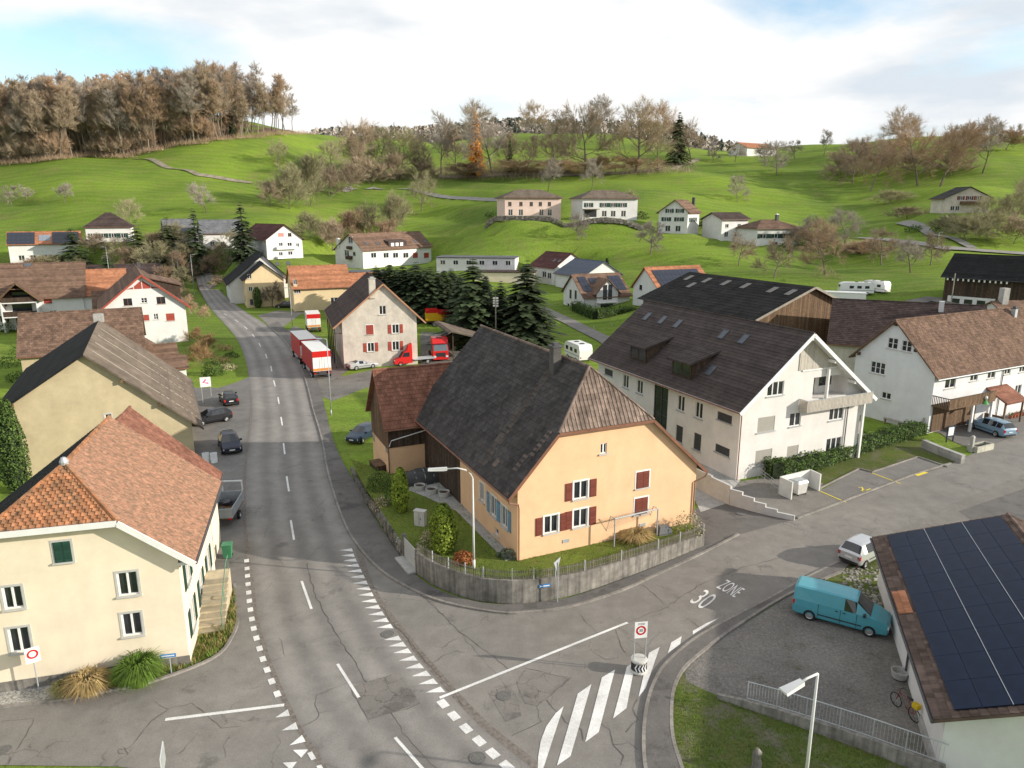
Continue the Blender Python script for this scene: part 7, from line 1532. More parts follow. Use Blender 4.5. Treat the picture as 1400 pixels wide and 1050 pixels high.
for x in (-.45,.45): mb.box(x-.05,x+.05,-.05,.05,0,1.75)
mb.box(-.5,.5,-.03,.03,.55,1.7); mb.build('frame', M('board_dark',(.03,.045,.055)), o); mb = MB(); mb.box(-.36,.36,-.04,-.03,.68,1.55); mb.build('notice', SIGNW, o)
o = thing('fountain', 'pale stone trough fountain with spout post beside the forecourt', 'fountain', G(1340,615), R(26)); mb = MB(); l_, w_ = 1.3, .5
mb.box(-l_,l_,-w_,-w_+.12,0,.6); mb.box(-l_,l_,w_-.12,w_,0,.6); mb.box(-l_,-l_+.12,-w_+.12,w_-.12,0,.6); mb.box(l_-.12,l_,-w_+.12,w_-.12,0,.6); mb.box(-l_+.12,l_-.12,-w_+.12,w_-.12,0,.2); mb.build('trough', M('fountain_stone',(.45,.44,.36),var=.15,dirt=.2), o); mb = MB(); mb.box(-l_+.12,l_-.12,-w_+.12,w_-.12,.2,.48); mb.build('water', M('trough_water',(.05,.06,.05),rough=.05,spec=.6), o); mb = MB(); mb.box(-l_-.3,-l_-.02,-.15,.15,0,1.5); mb.hexa([(-l_-.34,-.19,1.5),(-l_+.02,-.19,1.5),(-l_+.02,.19,1.5),(-l_-.34,.19,1.5),(-l_-.2,-.05,1.7),(-l_-.12,-.05,1.7),(-l_-.12,.05,1.7),(-l_-.2,.05,1.7)]); mb.build('spout_post', CONC, o); mb = MB(); mb.tube([(-l_-.05,0,1.05),(-l_+.3,0,1.0)], .025, 6); mb.build('spout', METALD, o)
q = FH.world((1.2,-.5,0)); o = thing('wall_bench', 'grey bench against the shaded farmhouse gable', 'bench', (q.x,q.y,.1), FH.th); mb = MB(); mb.box(-1,1,-.2,.2,.42,.48); mb.build('seat', WOODL, o)
for x in (-.85,.85): mb = MB(); mb.box(x-.05,x+.05,-.18,.18,-.1,.42); mb.build('leg', WOODL, o)
# white bin enclosure
A, B, D, E_ = G(1081.8,683), G(1064.8,675), G(1105.9,664.5), G(1120,671.4)
o = thing('bin_enclosure', 'white concrete bin enclosure beside the parking bays', 'enclosure', (0,0,0))
for a, b in ((A,B),(B,D),(D,E_)): mb = MB(); mb.beam(a + ZUP*.75, b + ZUP*.75, .12, 1.5); mb.build('panel', M('white_concrete',(.66,.65,.61),var=.05,dirt=.1), o)
q = (A + B + D)/3 + Vector((.35,-.1,0)); o = thing('bin', 'pale grey waste container with metal lid in the white enclosure', 'container', q, R(28)); mb = MB(); mb.hexa([(-.5,-.4,.12),(.5,-.4,.12),(.5,.4,.12),(-.5,.4,.12),(-.58,-.48,1.05),(.58,-.48,1.05),(.58,.48,1.05),(-.58,.48,1.05)]); mb.build('body', SILL, o); mb = MB(); mb.hexa([(-.6,-.5,1.05),(.6,-.5,1.05),(.6,.5,1.05),(-.6,.5,1.05),(-.5,-.4,1.25),(.5,-.4,1.25),(.5,.4,1.25),(-.5,.4,1.25)]); mb.build('lid', METAL, o)
for x in (-.45,.45): mb = MB(); mb.tube([(x,-.42,.06),(x,-.36,.06)], .07, 8); mb.build('wheel', RUBBER, o)
# stepped driveway wall
o = thing('ramp_wall', 'stepped concrete retaining wall beside the driveway ramp', 'wall', (0,0,0)); rw = [(948,664,1.7),(972,677,1.6),(998,690,1.35),(1014,694.5,1.1),(1030,699,.85),(1046,703,.6),(1062,706.5,.4),(1086,711.5,.15)]
for (u0,v0,h0),(u1,v1,h1) in zip(rw[:-1], rw[1:]): mb = MB(); a, b = G(u0,v0), G(u1,v1); mb.beam(a + ZUP*(h0/2), b + ZUP*(h0/2), .2, h0); mb.build('wall_panel', M('pale_concrete', (.52,.515,.5), var=.06, dirt=.15), o)
rr_ = thing('ramp_railing', 'thin metal guard rail beside the apartment path', 'railing', (0,0,0)); a, b = G(1036,655), G(1063,676); mb = MB()
for z_ in (.5,.8,1.05): mb.tube([a + ZUP*z_, b + ZUP*z_], .018, 5)
mb.build('rail', METAL, rr_)
for k in range(4): p = a.lerp(b, k/3); mb = MB(); mb.tube([p, p + ZUP*1.05], .02, 5); mb.build('post', METAL, rr_)
def block_wall(px, hs, label, m, th=.45, bl=1.1, bh=.42):
    P = [G(*q) for q in px]; o = thing('block_wall', label, 'wall', P[0]); b0 = P[0]
    for i, (a, b) in enumerate(zip(P[:-1], P[1:])):
        n_ = max(1, int((b-a).length/bl)); d = (b-a).normalized()
        for r_ in range(max(1, int(round(hs[i]/bh)))):
            for k in range(n_):
                p, q = a.lerp(b, k/n_) + d*.01, a.lerp(b, (k+1)/n_) - d*.01; mb = MB(); e = rnd.uniform(-.02,.02); mb.beam(p - b0 + ZUP*(r_*bh+bh/2), q - b0 + ZUP*(r_*bh+bh/2), th + e, bh - .015); mb.build('stone_block', m, o)
    return o
GRAN = M('granite', (.33,.32,.3), var=.15, attr=.15, dirt=.2)
block_wall([(1165,600),(1185,607),(1206,603)], (.84,.84), 'granite block wall below the farmhouse lawn', GRAN); block_wall([(1262,612),(1285,622),(1316,634)], (.84,.84,.42), 'granite block wall beside the parking bays', GRAN)
# corner wall and railing
RWP = [(980,956),(1020,969),(1060,983),(1100,997),(1145,1013),(1190,1030),(1235,1048),(1290,1070)]; Pw = [G(*q) for q in RWP]; o = thing('verge_wall', 'low concrete wall between gravel lot and verge lawn', 'wall', Pw[0]); hh_ = [.25,.4,.5,.55,.6,.65,.7,.75]
for i, (a, b) in enumerate(zip(Pw[:-1], Pw[1:])): mb = MB(); h = hh_[i]; mb.hexa([*(v - Pw[0] for v in (a, b, b + Vector((.07,.17,0)), a + Vector((.07,.17,0)))), *(v - Pw[0] for v in (a + ZUP*h, b + ZUP*hh_[i+1], b + Vector((.07,.17,hh_[i+1])), a + Vector((.07,.17,h))))]); mb.build('wall_panel', CONCD, o)
o = thing('verge_railing', 'galvanised railing on the low wall of the gravel lot', 'railing', Pw[1]); mb = MB(); ba = MB(); q0 = Vector((.035,.085,0))
for i, (a, b) in enumerate(zip(Pw[1:-1], Pw[2:])):
    A, B = a - Pw[1] + q0 + ZUP*hh_[i+1], b - Pw[1] + q0 + ZUP*hh_[i+2]
    mb.tube([A + ZUP*1.0, B + ZUP*1.0], .025, 6); mb.tube([A + ZUP*.12, B + ZUP*.12], .018, 6); pm = MB(); pm.tube([A, A + ZUP*1.0], .03, 6); pm.build('post', METAL, o); n_ = int((B-A).length/.13)
    for k in range(1, n_): p = A.lerp(B, k/n_); ba.tube([p + ZUP*.12, p + ZUP*1.0], .008, 4, cap=False)
mb.build('rail', METAL, o); ba.build('balusters', METAL, o, kind='stuff')
o = thing('marker_stone', 'weathered grey standing stone on the verge lawn', 'stone', G(1034,1052)); mb = MB(); mb.tube([(0,0,-.1),(.02,0,.3),(-.03,.01,.6),(.0,0,.85),(-.04,0,1.05)], [.22,.2,.17,.19,.06], 7); mb.build('stone', CONCD, o)
o = thing('roof_debris', 'flat pale panel lying on the gravel beside the lamp', 'panel', G(1175,935)) if False else None
# stones along the solar building
st = MB(); r8 = random.Random(2)
for k in range(420):
    u_, v_ = r8.uniform(1150,1212), r8.uniform(776,842); p = G(u_, v_); s_ = r8.uniform(.04,.12); st.hexa([p + Vector((dx*s_*r8.uniform(.7,1.2), dy*s_*r8.uniform(.7,1.2), s_*dz)) for dx, dy, dz in ((-1,-1,0),(1,-1,0),(1,1,0),(-1,1,0),(-.6,-.6,.8),(.6,-.6,.8),(.6,.6,.8),(-.6,.6,.8))])
o = st.build('rubble', M('pale_rubble',(.25,.24,.21),var=.2,attr=.35), kind='stuff'); o['label'] = 'loose pale stones beside the solar building'; o['category'] = 'stones'
sheet('stone_bed', [(1140,778),(1195,748),(1222,845),(1190,838),(1120,800)], .009, ROUGHG)
vp = P2([(940,933),(985,956),(1100,990),(1275,1062),(1330,1130),(960,1130),(932,1050),(920,1010),(918,970),(922,942)]); scatter(vp, 9000, .12, GRBL, 'verge_grass', .012, .015, label='patchy grass of the corner verge')
# motorcycle-like bicycle by the white wall
o = thing('bicycle', 'dark bicycle with yellow bag leaning by the solar building', 'bicycle', G(1236,975), R(105))
def wheel_ring(mb, c, r_, t_): 
    P = [Vector((c[0] + math.cos(k*math.pi/10)*r_, c[1], c[2] + math.sin(k*math.pi/10)*r_)) for k in range(21)]; mb.tube(P, t_, 5, cap=False)
for x in (-.55,.55):
    mb = MB(); wheel_ring(mb, (x,0,.34), .33, .025); mb.build('tyre', RUBBER, o); mb = MB()
    for k in range(8): mb.tube([(x,0,.34),(x+math.cos(k*.785)*.32,0,.34+math.sin(k*.785)*.32)], .005, 3)
    mb.build('spokes', METAL, o)
mb = MB(); mb.tube([(-.55,0,.34),(-.1,0,.3),(.38,0,.85),(-.18,0,.8),(-.1,0,.3)], .022, 6); mb.tube([(-.55,0,.34),(-.18,0,.8),(-.2,0,.92)], .018, 6); mb.tube([(.55,0,.34),(.4,0,.85),(.37,0,1.0)], .02, 6); mb.build('frame', C_DRED, o); mb = MB(); mb.tube([(.3,-.28,1.02),(.4,-.1,1.02),(.4,.1,1.02),(.3,.28,1.02)], .016, 6); mb.build('handlebar', BLACK, o); mb = MB(); mb.hexa([(-.34,-.09,.92),(-.06,-.03,.92),(-.06,.03,.92),(-.34,.09,.92),(-.34,-.07,.98),(-.06,-.02,.97),(-.06,.02,.97),(-.34,.07,.98)]); mb.build('saddle', BLACK, o); mb = MB(); mb.box(-.75,-.45,-.12,.12,.72,.95); mb.build('bag', M('yellow_bag',(.6,.42,.02)), o)

# ------------------------------------------------------------------ vehicles
def loft(st, L_):
    """stations: (x, zbottom, zbelt, zroof, halfwidth, halfwidth roof)"""
    rings = []
    for x, zb, zbelt, zr, hw, hr in st:
        zr = max(zr, zbelt + .02)
        pts_ = [(hw-.10,zb), (hw-.02,zb+.10), (hw,zb+(zbelt-zb)*.55), (hw-.03,zbelt), (hr,zr-.05*(1 if zr-zbelt>.2 else .3)), (hr-.14,zr), (0,zr+.015)]
        rings.append([Vector((x, y, z)) for y, z in pts_])
    return rings
CARS = {
 'hatch': (4.05, [(0,.38,.60,.62,.66,.6),(.10,.24,.68,.72,.80,.72),(.85,.2,.84,.90,.86,.78),(1.08,.2,.90,.97,.87,.78),(1.80,.2,.93,1.40,.88,.60),(1.88,.2,.93,1.43,.88,.60),(2.45,.2,.94,1.47,.88,.60),(2.53,.2,.94,1.47,.88,.60),(3.2,.2,.97,1.45,.88,.58),(3.5,.2,1.0,1.42,.87,.56),(3.62,.22,1.0,1.39,.86,.55),(3.98,.26,.96,1.02,.82,.66),(4.05,.36,.80,.84,.74,.6)], dict(ws=(3,4), side=[(5,6),(7,8)], rear=(10,11)), .31, (.75,3.3)),
 'estate': (4.75, [(0,.38,.62,.64,.70,.6),(.12,.24,.72,.76,.86,.76),(.95,.2,.88,.96,.91,.82),(1.15,.2,.95,1.02,.92,.82),(1.95,.2,.98,1.52,.92,.64),(2.03,.2,.98,1.55,.92,.64),(2.75,.2,1.0,1.60,.92,.64),(2.84,.2,1.0,1.60,.92,.64),(3.65,.2,1.02,1.58,.92,.62),(3.73,.2,1.02,1.58,.92,.62),(4.3,.22,1.05,1.54,.90,.60),(4.62,.26,1.0,1.08,.86,.7),(4.75,.36,.85,.9,.78,.64)], dict(ws=(3,4), side=[(5,6),(7,8),(9,10)], rear=(10,11)), .34, (.95,3.85)),
 'coupe': (4.5, [(0,.36,.56,.58,.70,.6),(.12,.22,.66,.70,.84,.74),(1.2,.18,.80,.86,.90,.80),(1.55,.18,.84,.91,.90,.78),(2.25,.18,.86,1.24,.90,.58),(2.32,.18,.86,1.27,.90,.58),(3.0,.18,.88,1.28,.90,.56),(3.08,.18,.88,1.27,.90,.56),(3.55,.18,.9,1.02,.89,.7),(4.38,.22,.88,.93,.84,.72),(4.5,.34,.76,.8,.76,.6)], dict(ws=(3,4), side=[(5,6)], rear=(7,8)), .33, (.9,3.5)),
 'van': (5.0, [(0,.40,.70,.74,.72,.62),(.10,.26,.84,.88,.88,.78),(.60,.22,1.06,1.12,.94,.84),(.95,.22,1.14,1.20,.95,.84),(1.68,.22,1.16,1.80,.95,.72),(1.80,.22,1.16,1.85,.95,.74),(2.30,.22,1.16,1.90,.95,.76),(2.42,.22,1.16,1.90,.95,.76),(3.6,.22,1.16,1.91,.95,.76),(4.85,.24,1.16,1.88,.95,.74),(5.0,.34,1.1,1.80,.90,.70)], dict(ws=(3,4), side=[(4,6)], rear=None), .33, (.95,4.05)),
 'compact': (3.75, [(0,.40,.66,.68,.66,.6),(.10,.26,.76,.80,.80,.72),(.55,.2,.92,.98,.85,.76),(.75,.2,.98,1.05,.86,.76),(1.45,.2,1.0,1.52,.86,.60),(1.53,.2,1.0,1.55,.86,.60),(2.15,.2,1.0,1.58,.86,.60),(2.23,.2,1.0,1.58,.86,.60),(2.95,.2,1.02,1.56,.86,.58),(3.3,.22,1.04,1.52,.85,.57),(3.62,.26,1.0,1.06,.82,.68),(3.75,.34,.9,.94,.76,.62)], dict(ws=(3,4), side=[(5,6),(7,8)], rear=(9,10)), .30, (.7,3.1)),
}
CMESH = {}
def car_meshes(kind, col):
    if (kind, col.name) in CMESH: return CMESH[(kind, col.name)]
    L_, st, gl, wr, ax = CARS[kind]; rg = loft(st, L_); parts = {}
    def pb(k): return parts.setdefault(k, MB())
    def put(k, a, b, c, d):
        pb(k).face([a, b, c, d], .5)
    mir = lambda v: Vector((v.x, -v.y, v.z))
    for i in range(len(rg)-1):
        for j in range(6):
            key = 'body'
            if gl['ws'] and i == gl['ws'][0] and j >= 4: key = 'windscreen'
            if gl['rear'] and i == gl['rear'][0] and j >= 4: key = 'rear_window'
            for n_, (s0, s1) in enumerate(gl['side']):
                if s0 <= i < s1 and j == 3: key = 'side_window%d' % n_
            a, b, c, d = rg[i][j], rg[i+1][j], rg[i+1][j+1], rg[i][j+1]
            put(key, a, b, c, d)
            put(key if not key.startswith('side') else key + 'm', mir(d), mir(c), mir(b), mir(a))
        a, b = rg[i][0], rg[i+1][0]; put('body', mir(a), mir(b), b, a)
    for e, fl in ((rg[0], False), (rg[-1], True)):
        loop = e + [mir(v) for v in e[::-1][1:]]; pb('body').face(loop if fl else loop[::-1], .5)
    out = {}
    for k, mb in parts.items():
        nm = 'side_window' if k.startswith('side') else k; out[k] = (nm, mb.mesh(nm, col if k == 'body' else GLASSB, smooth=False))
    # lamps, plates, bumpers
    f, r_ = rg[1], rg[-2]; zf = f[3].z - .08; zr_ = st[-2][2] - .18
    def bxm(nm, m, *bb): mb = MB(); [mb.box(*q) for q in bb]; return (nm, mb.mesh(nm, m))
    w0 = f[3].y
    for s_ in (-1, 1):
        y0, y1 = sorted((s_*(w0-.34), s_*(w0-.02))); out['hl%d' % s_] = bxm('headlight', LAMPW, (.02,.26,y0,y1,zf-.12,zf+.02))
        wR = r_[3].y; y0, y1 = sorted((s_*(wR-.2), s_*(wR+.0))); out['tl%d' % s_] = bxm('tail_light', REDLAMP, (L_-.16,L_+.0,y0,y1,zr_-.16,zr_+.1))
        out['mr%d' % s_] = bxm('mirror', col if kind != 'van' else BLACK, (st[4][0]-.5,st[4][0]-.36,*sorted((s_*(st[4][4]-.05), s_*(st[4][4]+.16))),st[4][2]-.02,st[4][2]+.14))
    out['pf'] = bxm('number_plate', PLATE, (-.02,.02,-.24,.24,.42,.53)); out['pr'] = bxm('number_plate', PLATE, (L_-.02,L_+.02,-.24,.24,.62,.73))
    out['bf'] = bxm('bumper', BLACK, (-.015,.14,-.62,.62,.28,.40)); out['br'] = bxm('bumper', BLACK, (L_-.12,L_+.02,-.66,.66,.30,.46))
    sx = st[5][0]; out['sk'] = bxm('side_trim', BLACK, (ax[0]+.42,ax[1]-.42,st[5][4]-.02,st[5][4]+.015,.5,.56), (ax[0]+.42,ax[1]-.42,-st[5][4]-.015,-st[5][4]+.02,.5,.56))
    CMESH[(kind, col.name)] = out; return out
def wheel_mesh(r_, w=.21):
    def t(): mb = MB(); mb.lathe([(r_*.62,-w/2),(r_*.95,-w/2),(r_,-w*.3),(r_,w*.3),(r_*.95,w/2),(r_*.62,w/2)], 18); return mb.mesh('tyre', RUBBER)
    def h():
        mb = MB(); mb.lathe([(0,-w*.30),(r_*.2,-w*.34),(r_*.55,-w*.26),(r_*.64,-w*.46),(r_*.66,-w*.4)], 14); mb.lathe([(0,w*.30),(r_*.2,w*.34),(r_*.55,w*.26),(r_*.64,w*.46),(r_*.66,w*.4)], 14); return mb.mesh('rim', ALU)
    return wmesh(('ty',r_,w), t), wmesh(('ri',r_,w), h)
def wheels(root, xs_, hw, r_, w=.21):
    ty, ri = wheel_mesh(r_, w)
    for x in xs_:
        for s_ in (-1, 1):
            o = mkobj('wheel', ty, root, loc=(x, s_*(hw-.08), r_)); o.rotation_euler = (R(90), 0, 0); mkobj('rim', ri, o)
def car(kind, col, front, rear, label, name='parked_car', near=None, L_=None, z=0, group=None, cat='car', terr=False):
    """front/rear: photo pixels on the ground on the car's axis or near wheels (near=+1: camera-side wheels given, shift to the axis)"""
    A, B = (GT(*front), GT(*rear)) if terr else (G(*front, z), G(*rear, z)); d = (B-A); d.z = 0; d.normalize(); c = (A+B)/2
    l0, st, gl, wr, ax = CARS[kind]; hw = max(s_[4] for s_ in st); sc = (L_/l0) if L_ else 1
    if near:
        n = Vector((-d.y, d.x, 0)); n = n if n.dot(c - Vector((0,0,c.z))) > 0 else -n; c = c + n*hw*sc*.95; mid = (ax[0]+ax[1])/2
    else: mid = l0/2
    o = thing(name, label, cat, c - d*mid*sc, math.atan2(d.y, d.x), group, sc)
    for k, (nm, me) in car_meshes(kind, col).items(): mkobj(nm, me, o)
    wheels(o, ax, hw, wr); return o
def box_part(nm, m, root, *bb):
    mb = MB(); [mb.box(*q) for q in bb]; return mb.build(nm, m, root)
def van_seams(o):
    for x in (1.62,2.46,3.62): box_part('door_seam', BLACK, o, (x,x+.02,.925,.955,.35,1.14), (x,x+.02,-.955,-.925,.35,1.14))
    for x in (2.2,2.6): box_part('door_handle', BLACK, o, (x,x+.16,.94,.965,1.0,1.04), (x,x+.16,-.965,-.94,1.0,1.04))
    box_part('bonnet_seam', BLACK, o, (.12,.14,-.7,.7,.86,.9)); box_part('wiper', BLACK, o, (.98,1.02,-.6,-.05,1.235,1.25), (.98,1.02,.05,.6,1.235,1.25))
vn = car('van', C_TEAL, (1190,871), (1103,847), 'turquoise delivery van parked on the gravel', 'delivery_van', near=1, cat='van')
van_seams(vn)
car('compact', C_SILV, (1207,764), (1184,776), 'silver compact car beside the solar building', near=1)
car('estate', C_BLUE, (1324,584.4), (1366,599), 'ice blue estate car on the farmhouse forecourt', near=1)
car('hatch', C_NAVY, (321,629), (309,599), 'dark navy car facing the junction beside two white drums', L_=4.3)
car('hatch', C_BLK, (276,583), (311,576), 'black hatchback nosed under the barn eave', near=1, L_=4.2)
car('hatch', C_BLK, (308,543), (319,559), 'black saloon with its tail to the road on the forecourt', L_=4.2)
car('hatch', C_DBLUE, (484,606), (507,594), 'dark blue car half hidden behind the barn annex', z=0, L_=4.0)
car('coupe', C_SILV, (512,503), (485.5,506.5), 'silver coupe parked in front of the old house', near=1)
car('hatch', C_DRED, (280,402), (271,394), 'dark red car on the far road bend', L_=4.2)
car('estate', C_BLK, (383,421), (399,421), 'dark car parked before the yellow inn'); car('estate', C_SILV, (448,411), (462,403), 'silver car parked beside the inn annex')
car('hatch', C_SILV, (472,260), (479,261), 'tiny pale car on the hill lane', terr=True)
def trailer(a, b, label, L_=7.2, H_=3.9, body=C_RED, top=C_WHITE, back=True, white=False, name='truck_trailer', Wd=2.5):
    A, B = G(*a), G(*b); d = (B-A); d.z = 0; d.normalize(); o = thing(name, label, 'trailer', A, math.atan2(d.y, d.x)); w = Wd/2
    box_part('cargo_box', C_WHITE if white else M('curtain_red',(.42,.03,.03),rough=.5,var=.1), o, (0,L_,-w,w,1.05,H_)); box_part('roof', C_WHITE, o, (-.02,L_+.02,-w-.02,w+.02,H_,H_+.06))
    box_part('rear_band', C_RED, o, (-.03,0,-w,w,H_-.85,H_-.03)); box_part('rear_door', C_WHITE, o, (-.03,0,-w+.02,-.02,1.1,H_-.87), (-.03,0,.02,w-.02,1.1,H_-.87)); box_part('rear_stripe', M('stripe_orange',(.6,.25,.06)), o, (-.045,-.03,-w+.05,w-.05,1.15,1.5))
    box_part('chassis', METALD, o, (.1,L_-.1,-.5,.5,.75,1.05), (-.05,.05,-w+.1,w-.1,.55,.7)); box_part('side_guard', METAL, o, (1.5,L_-2.5,-w+.02,-w+.06,.55,.9), (1.5,L_-2.5,w-.06,w-.02,.55,.9))
    for s_ in (-1,1): box_part('tail_light', REDLAMP, o, (-.06,-.03,*sorted((s_*(w-.4),s_*(w-.1))),.75,.88))
    box_part('door_bar', METAL, o, (-.05,-.03,-.35,-.31,1.2,H_-.9), (-.05,-.03,.31,.35,1.2,H_-.9)); wheels(o, (1.1,2.2,L_-1.2), w, .48, .3); return o
_t1, _t2 = G(439,479.5,3.95), G(421,463.5,3.95); _td = (_t2-_t1).normalized(); _px = lambda q: (700 + FP*q.x/(q.y*cP+HC*sP), 525 - FP*(q.y*sP-HC*cP)/(q.y*cP+HC*sP))
def tr(q, lab, **k): q = Vector((q.x,q.y,0)); return trailer(_px(q), _px(q+_td), lab, **k)
tr(_t1, 'red sided box trailer with white roof parked at the verge', L_=8.6); tr(_t2, 'second red box trailer with white roof in front of the first', L_=8.6); trailer((430,455),(422,440), 'white box body with red front panel on the grass', L_=5.0, H_=3.6, white=True, name='box_body')
A, B = G(548,500.5), G(584,497); d = (B-A).normalized(); o = thing('recovery_truck', 'small red flatbed truck without a load beside the old house', 'truck', A - d*.9 + Vector((-d.y,d.x,0))*.9, math.atan2(d.y,d.x))
mb = MB()
for y0, y1 in ((-.95,.95),):
    prof_ = [(0,.35),(0,.85),(.15,1.05),(.85,1.25),(1.45,2.1),(1.9,2.25),(2.2,3.1),(2.7,3.35),(2.75,2.3),(2.75,.35)]; a_ = [(x,y0,z) for x, z in prof_]; b_ = [(x,y1,z) for x, z in prof_]; mb.face(a_[::-1]); mb.face(b_)
    for k in range(len(prof_)): mb.face([a_[k], a_[(k+1)%len(prof_)], b_[(k+1)%len(prof_)], b_[k]])
mb.build('cab', C_RED, o); mb = MB(); mb.face([(.87,-.85,1.30),(.87,.85,1.30),(1.40,.8,2.08),(1.40,-.8,2.08)]); mb.build('windscreen', GLASSB, o).location = (-.03,0,.03)
for s_ in (-1,1): mb = MB(); mb.face([(1.15,s_*.97,1.35),(2.3,s_*.97,1.35),(2.3,s_*.97,2.0),(1.5,s_*.97,2.0)]); mb.build('side_window', GLASSB, o)
for s_ in (-1,1): box_part('headlight', LAMPW, o, (-.03,.1,*sorted((s_*.55,s_*.9)),.75,.95))
box_part('chassis', METALD, o, (2.7,6.3,-.45,.45,.5,.72)); box_part('flatbed', METAL, o, (2.9,6.5,-.95,.95,.72,.82)); wheels(o, (.9,5.2), .95, .36)
A = G(603,494); o = thing('truck_tractor', 'red truck cab facing out beside the old house', 'truck', A, R(105)); w = 1.2
mb = MB(); prof_ = [(0,.45),(-.02,1.5),(.06,1.55),(.35,2.75),(.75,3.55),(2.2,3.6),(2.2,.6),(1.6,.45)]; a_ = [(x,-w,z) for x, z in prof_]; b_ = [(x,w,z) for x, z in prof_]; mb.face(a_[::-1]); mb.face(b_)
for k in range(len(prof_)): mb.face([a_[k], a_[(k+1)%len(prof_)], b_[(k+1)%len(prof_)], b_[k]])
mb.build('cab', C_RED, o); mb = MB(); mb.face([(.04,-1.08,1.65),(.04,1.08,1.65),(.28,1.02,2.6),(.28,-1.02,2.6)]); mb.build('windscreen', M('screen_glass',(.12,.14,.15),rough=.08,spec=.7), o); box_part('grille', BLACK, o, (-.05,-.02,-.75,.75,.75,1.35)); box_part('bumper', C_RED, o, (-.12,.2,-w,w,.3,.62)); box_part('sun_visor', C_DRED, o, (.1,.35,-1.1,1.1,2.68,2.76)); box_part('hatch', BLACK, o, (.95,1.5,-.5,.5,3.56,3.62))
for s_ in (-1,1): box_part('headlight', LAMPW, o, (-.14,0,*sorted((s_*.75,s_*1.12)),.66,.9)); box_part('mirror', BLACK, o, (.2,.32,*sorted((s_*1.25,s_*1.5)),1.9,2.7)); mb = MB(); mb.face([(.5,s_*1.21,1.6),(1.5,s_*1.21,1.6),(1.5,s_*1.21,2.5),(.62,s_*1.21,2.5)]); mb.build('side_window', GLASSB, o)
box_part('chassis', METALD, o, (2.0,5.6,-.45,.45,.6,.9)); box_part('fifth_wheel', METALD, o, (3.8,4.8,-.5,.5,.95,1.1)); wheels(o, (1.1,4.2), 1.2, .5, .3)
A = G(583,446); o = thing('cargo_truck', 'yellow and red lettered cargo box behind the truck shed', 'truck', (A.x,A.y,0), R(12)); box_part('cargo_box', M('box_yellow',(.75,.42,.02),rough=.4), o, (0,7.5,0,2.5,1.0,2.6)); box_part('upper_panel', C_RED, o, (2.4,7.52,-.02,2.52,2.3,3.3), (3.2,7.53,-.025,2.4,1.7,2.0)); box_part('roof', C_RED, o, (0,7.5,.02,2.48,2.6,3.3)); box_part('emblem', C_WHITE, o, (6.6,7.0,-.04,-.02,2.75,2.85), (6.75,6.85,-.04,-.02,2.6,3.0)); box_part('chassis', METALD, o, (.2,7.3,.6,1.9,.6,1.0)); wheels(o, (1.5,6.0), 1.2, .48, .3)
def caravan(p, rz, label, L_=6.5, H_=2.7, name='motorhome', cab=True, Wd=2.2):
    o = thing(name, label, 'motorhome' if cab else 'caravan', p, rz); w = Wd/2; mb = MB(); prof_ = [(0,.45),(0,1.9),(.25,H_-.15),(.6,H_),(L_-.9,H_),(L_-.1,H_-.35),(L_,1.6),(L_-.1,.45)]; a_ = [(x,-w,z) for x, z in prof_]; b_ = [(x,w,z) for x, z in prof_]; mb.face(a_[::-1]); mb.face(b_)
    for k in range(len(prof_)): mb.face([a_[k], a_[(k+1)%len(prof_)], b_[(k+1)%len(prof_)], b_[k]])
    mb.build('body', C_WHITE, o)
    for s_ in (-1,1):
        for x in (1.0,2.6,4.2): box_part('side_window', GLASSB, o, (x,x+.9,*sorted((s_*w,s_*(w+.02))),1.4,2.0))
        box_part('stripe', C_GREY, o, (.1,L_-.2,*sorted((s_*w,s_*(w+.012))),.95,1.05))
    mb = MB(); mb.face([(L_+.01,-.9,1.65),(L_+.01,.9,1.65),(L_-.09,.85,2.25),(L_-.09,-.85,2.25)]); mb.build('windscreen', GLASSB, o); box_part('roof_hatch', BLACK, o, (1.2,1.8,-.3,.3,H_,H_+.08), (3.2,3.7,-.3,.3,H_,H_+.08)); box_part('door', C_GREY, o, (3.5,3.53,-w-.015,-w,.6,2.2)); box_part('tail_light', REDLAMP, o, (-.02,0,-w+.1,-w+.3,.7,.9), (-.02,0,w-.3,w-.1,.7,.9)); wheels(o, (1.3,L_-1.2) if cab else (L_*.45,), w, .33); return o
caravan(G(801,496), R(110), 'white motorhome parked behind the apartment house', 5.6); p = GT(1192,404); caravan(p, R(170), 'white motorhome beside the white container', 7); p = GT(1213,400); caravan(p, R(120), 'white caravan behind the parked motorhome', 5.5, name='caravan', cab=False)
p = GT(1150,414); o = thing('white_container', 'flat white storage container near the motorhomes', 'container', p, R(-20)); box_part('body', C_WHITE, o, (-4.5,4.5,-1.4,1.4,-.5,2.3)); box_part('roof', C_WHITE, o, (-4.6,4.6,-1.5,1.5,2.3,2.42)); box_part('door', C_GREY, o, (4.5,4.53,-1.2,-.03,.1,2.1), (4.5,4.53,.03,1.2,.1,2.1))
for k in range(12): box_part('rib', C_WHITE, o, (-4.3+k*.75,-4.2+k*.75,-1.44,-1.4,.0,2.25))
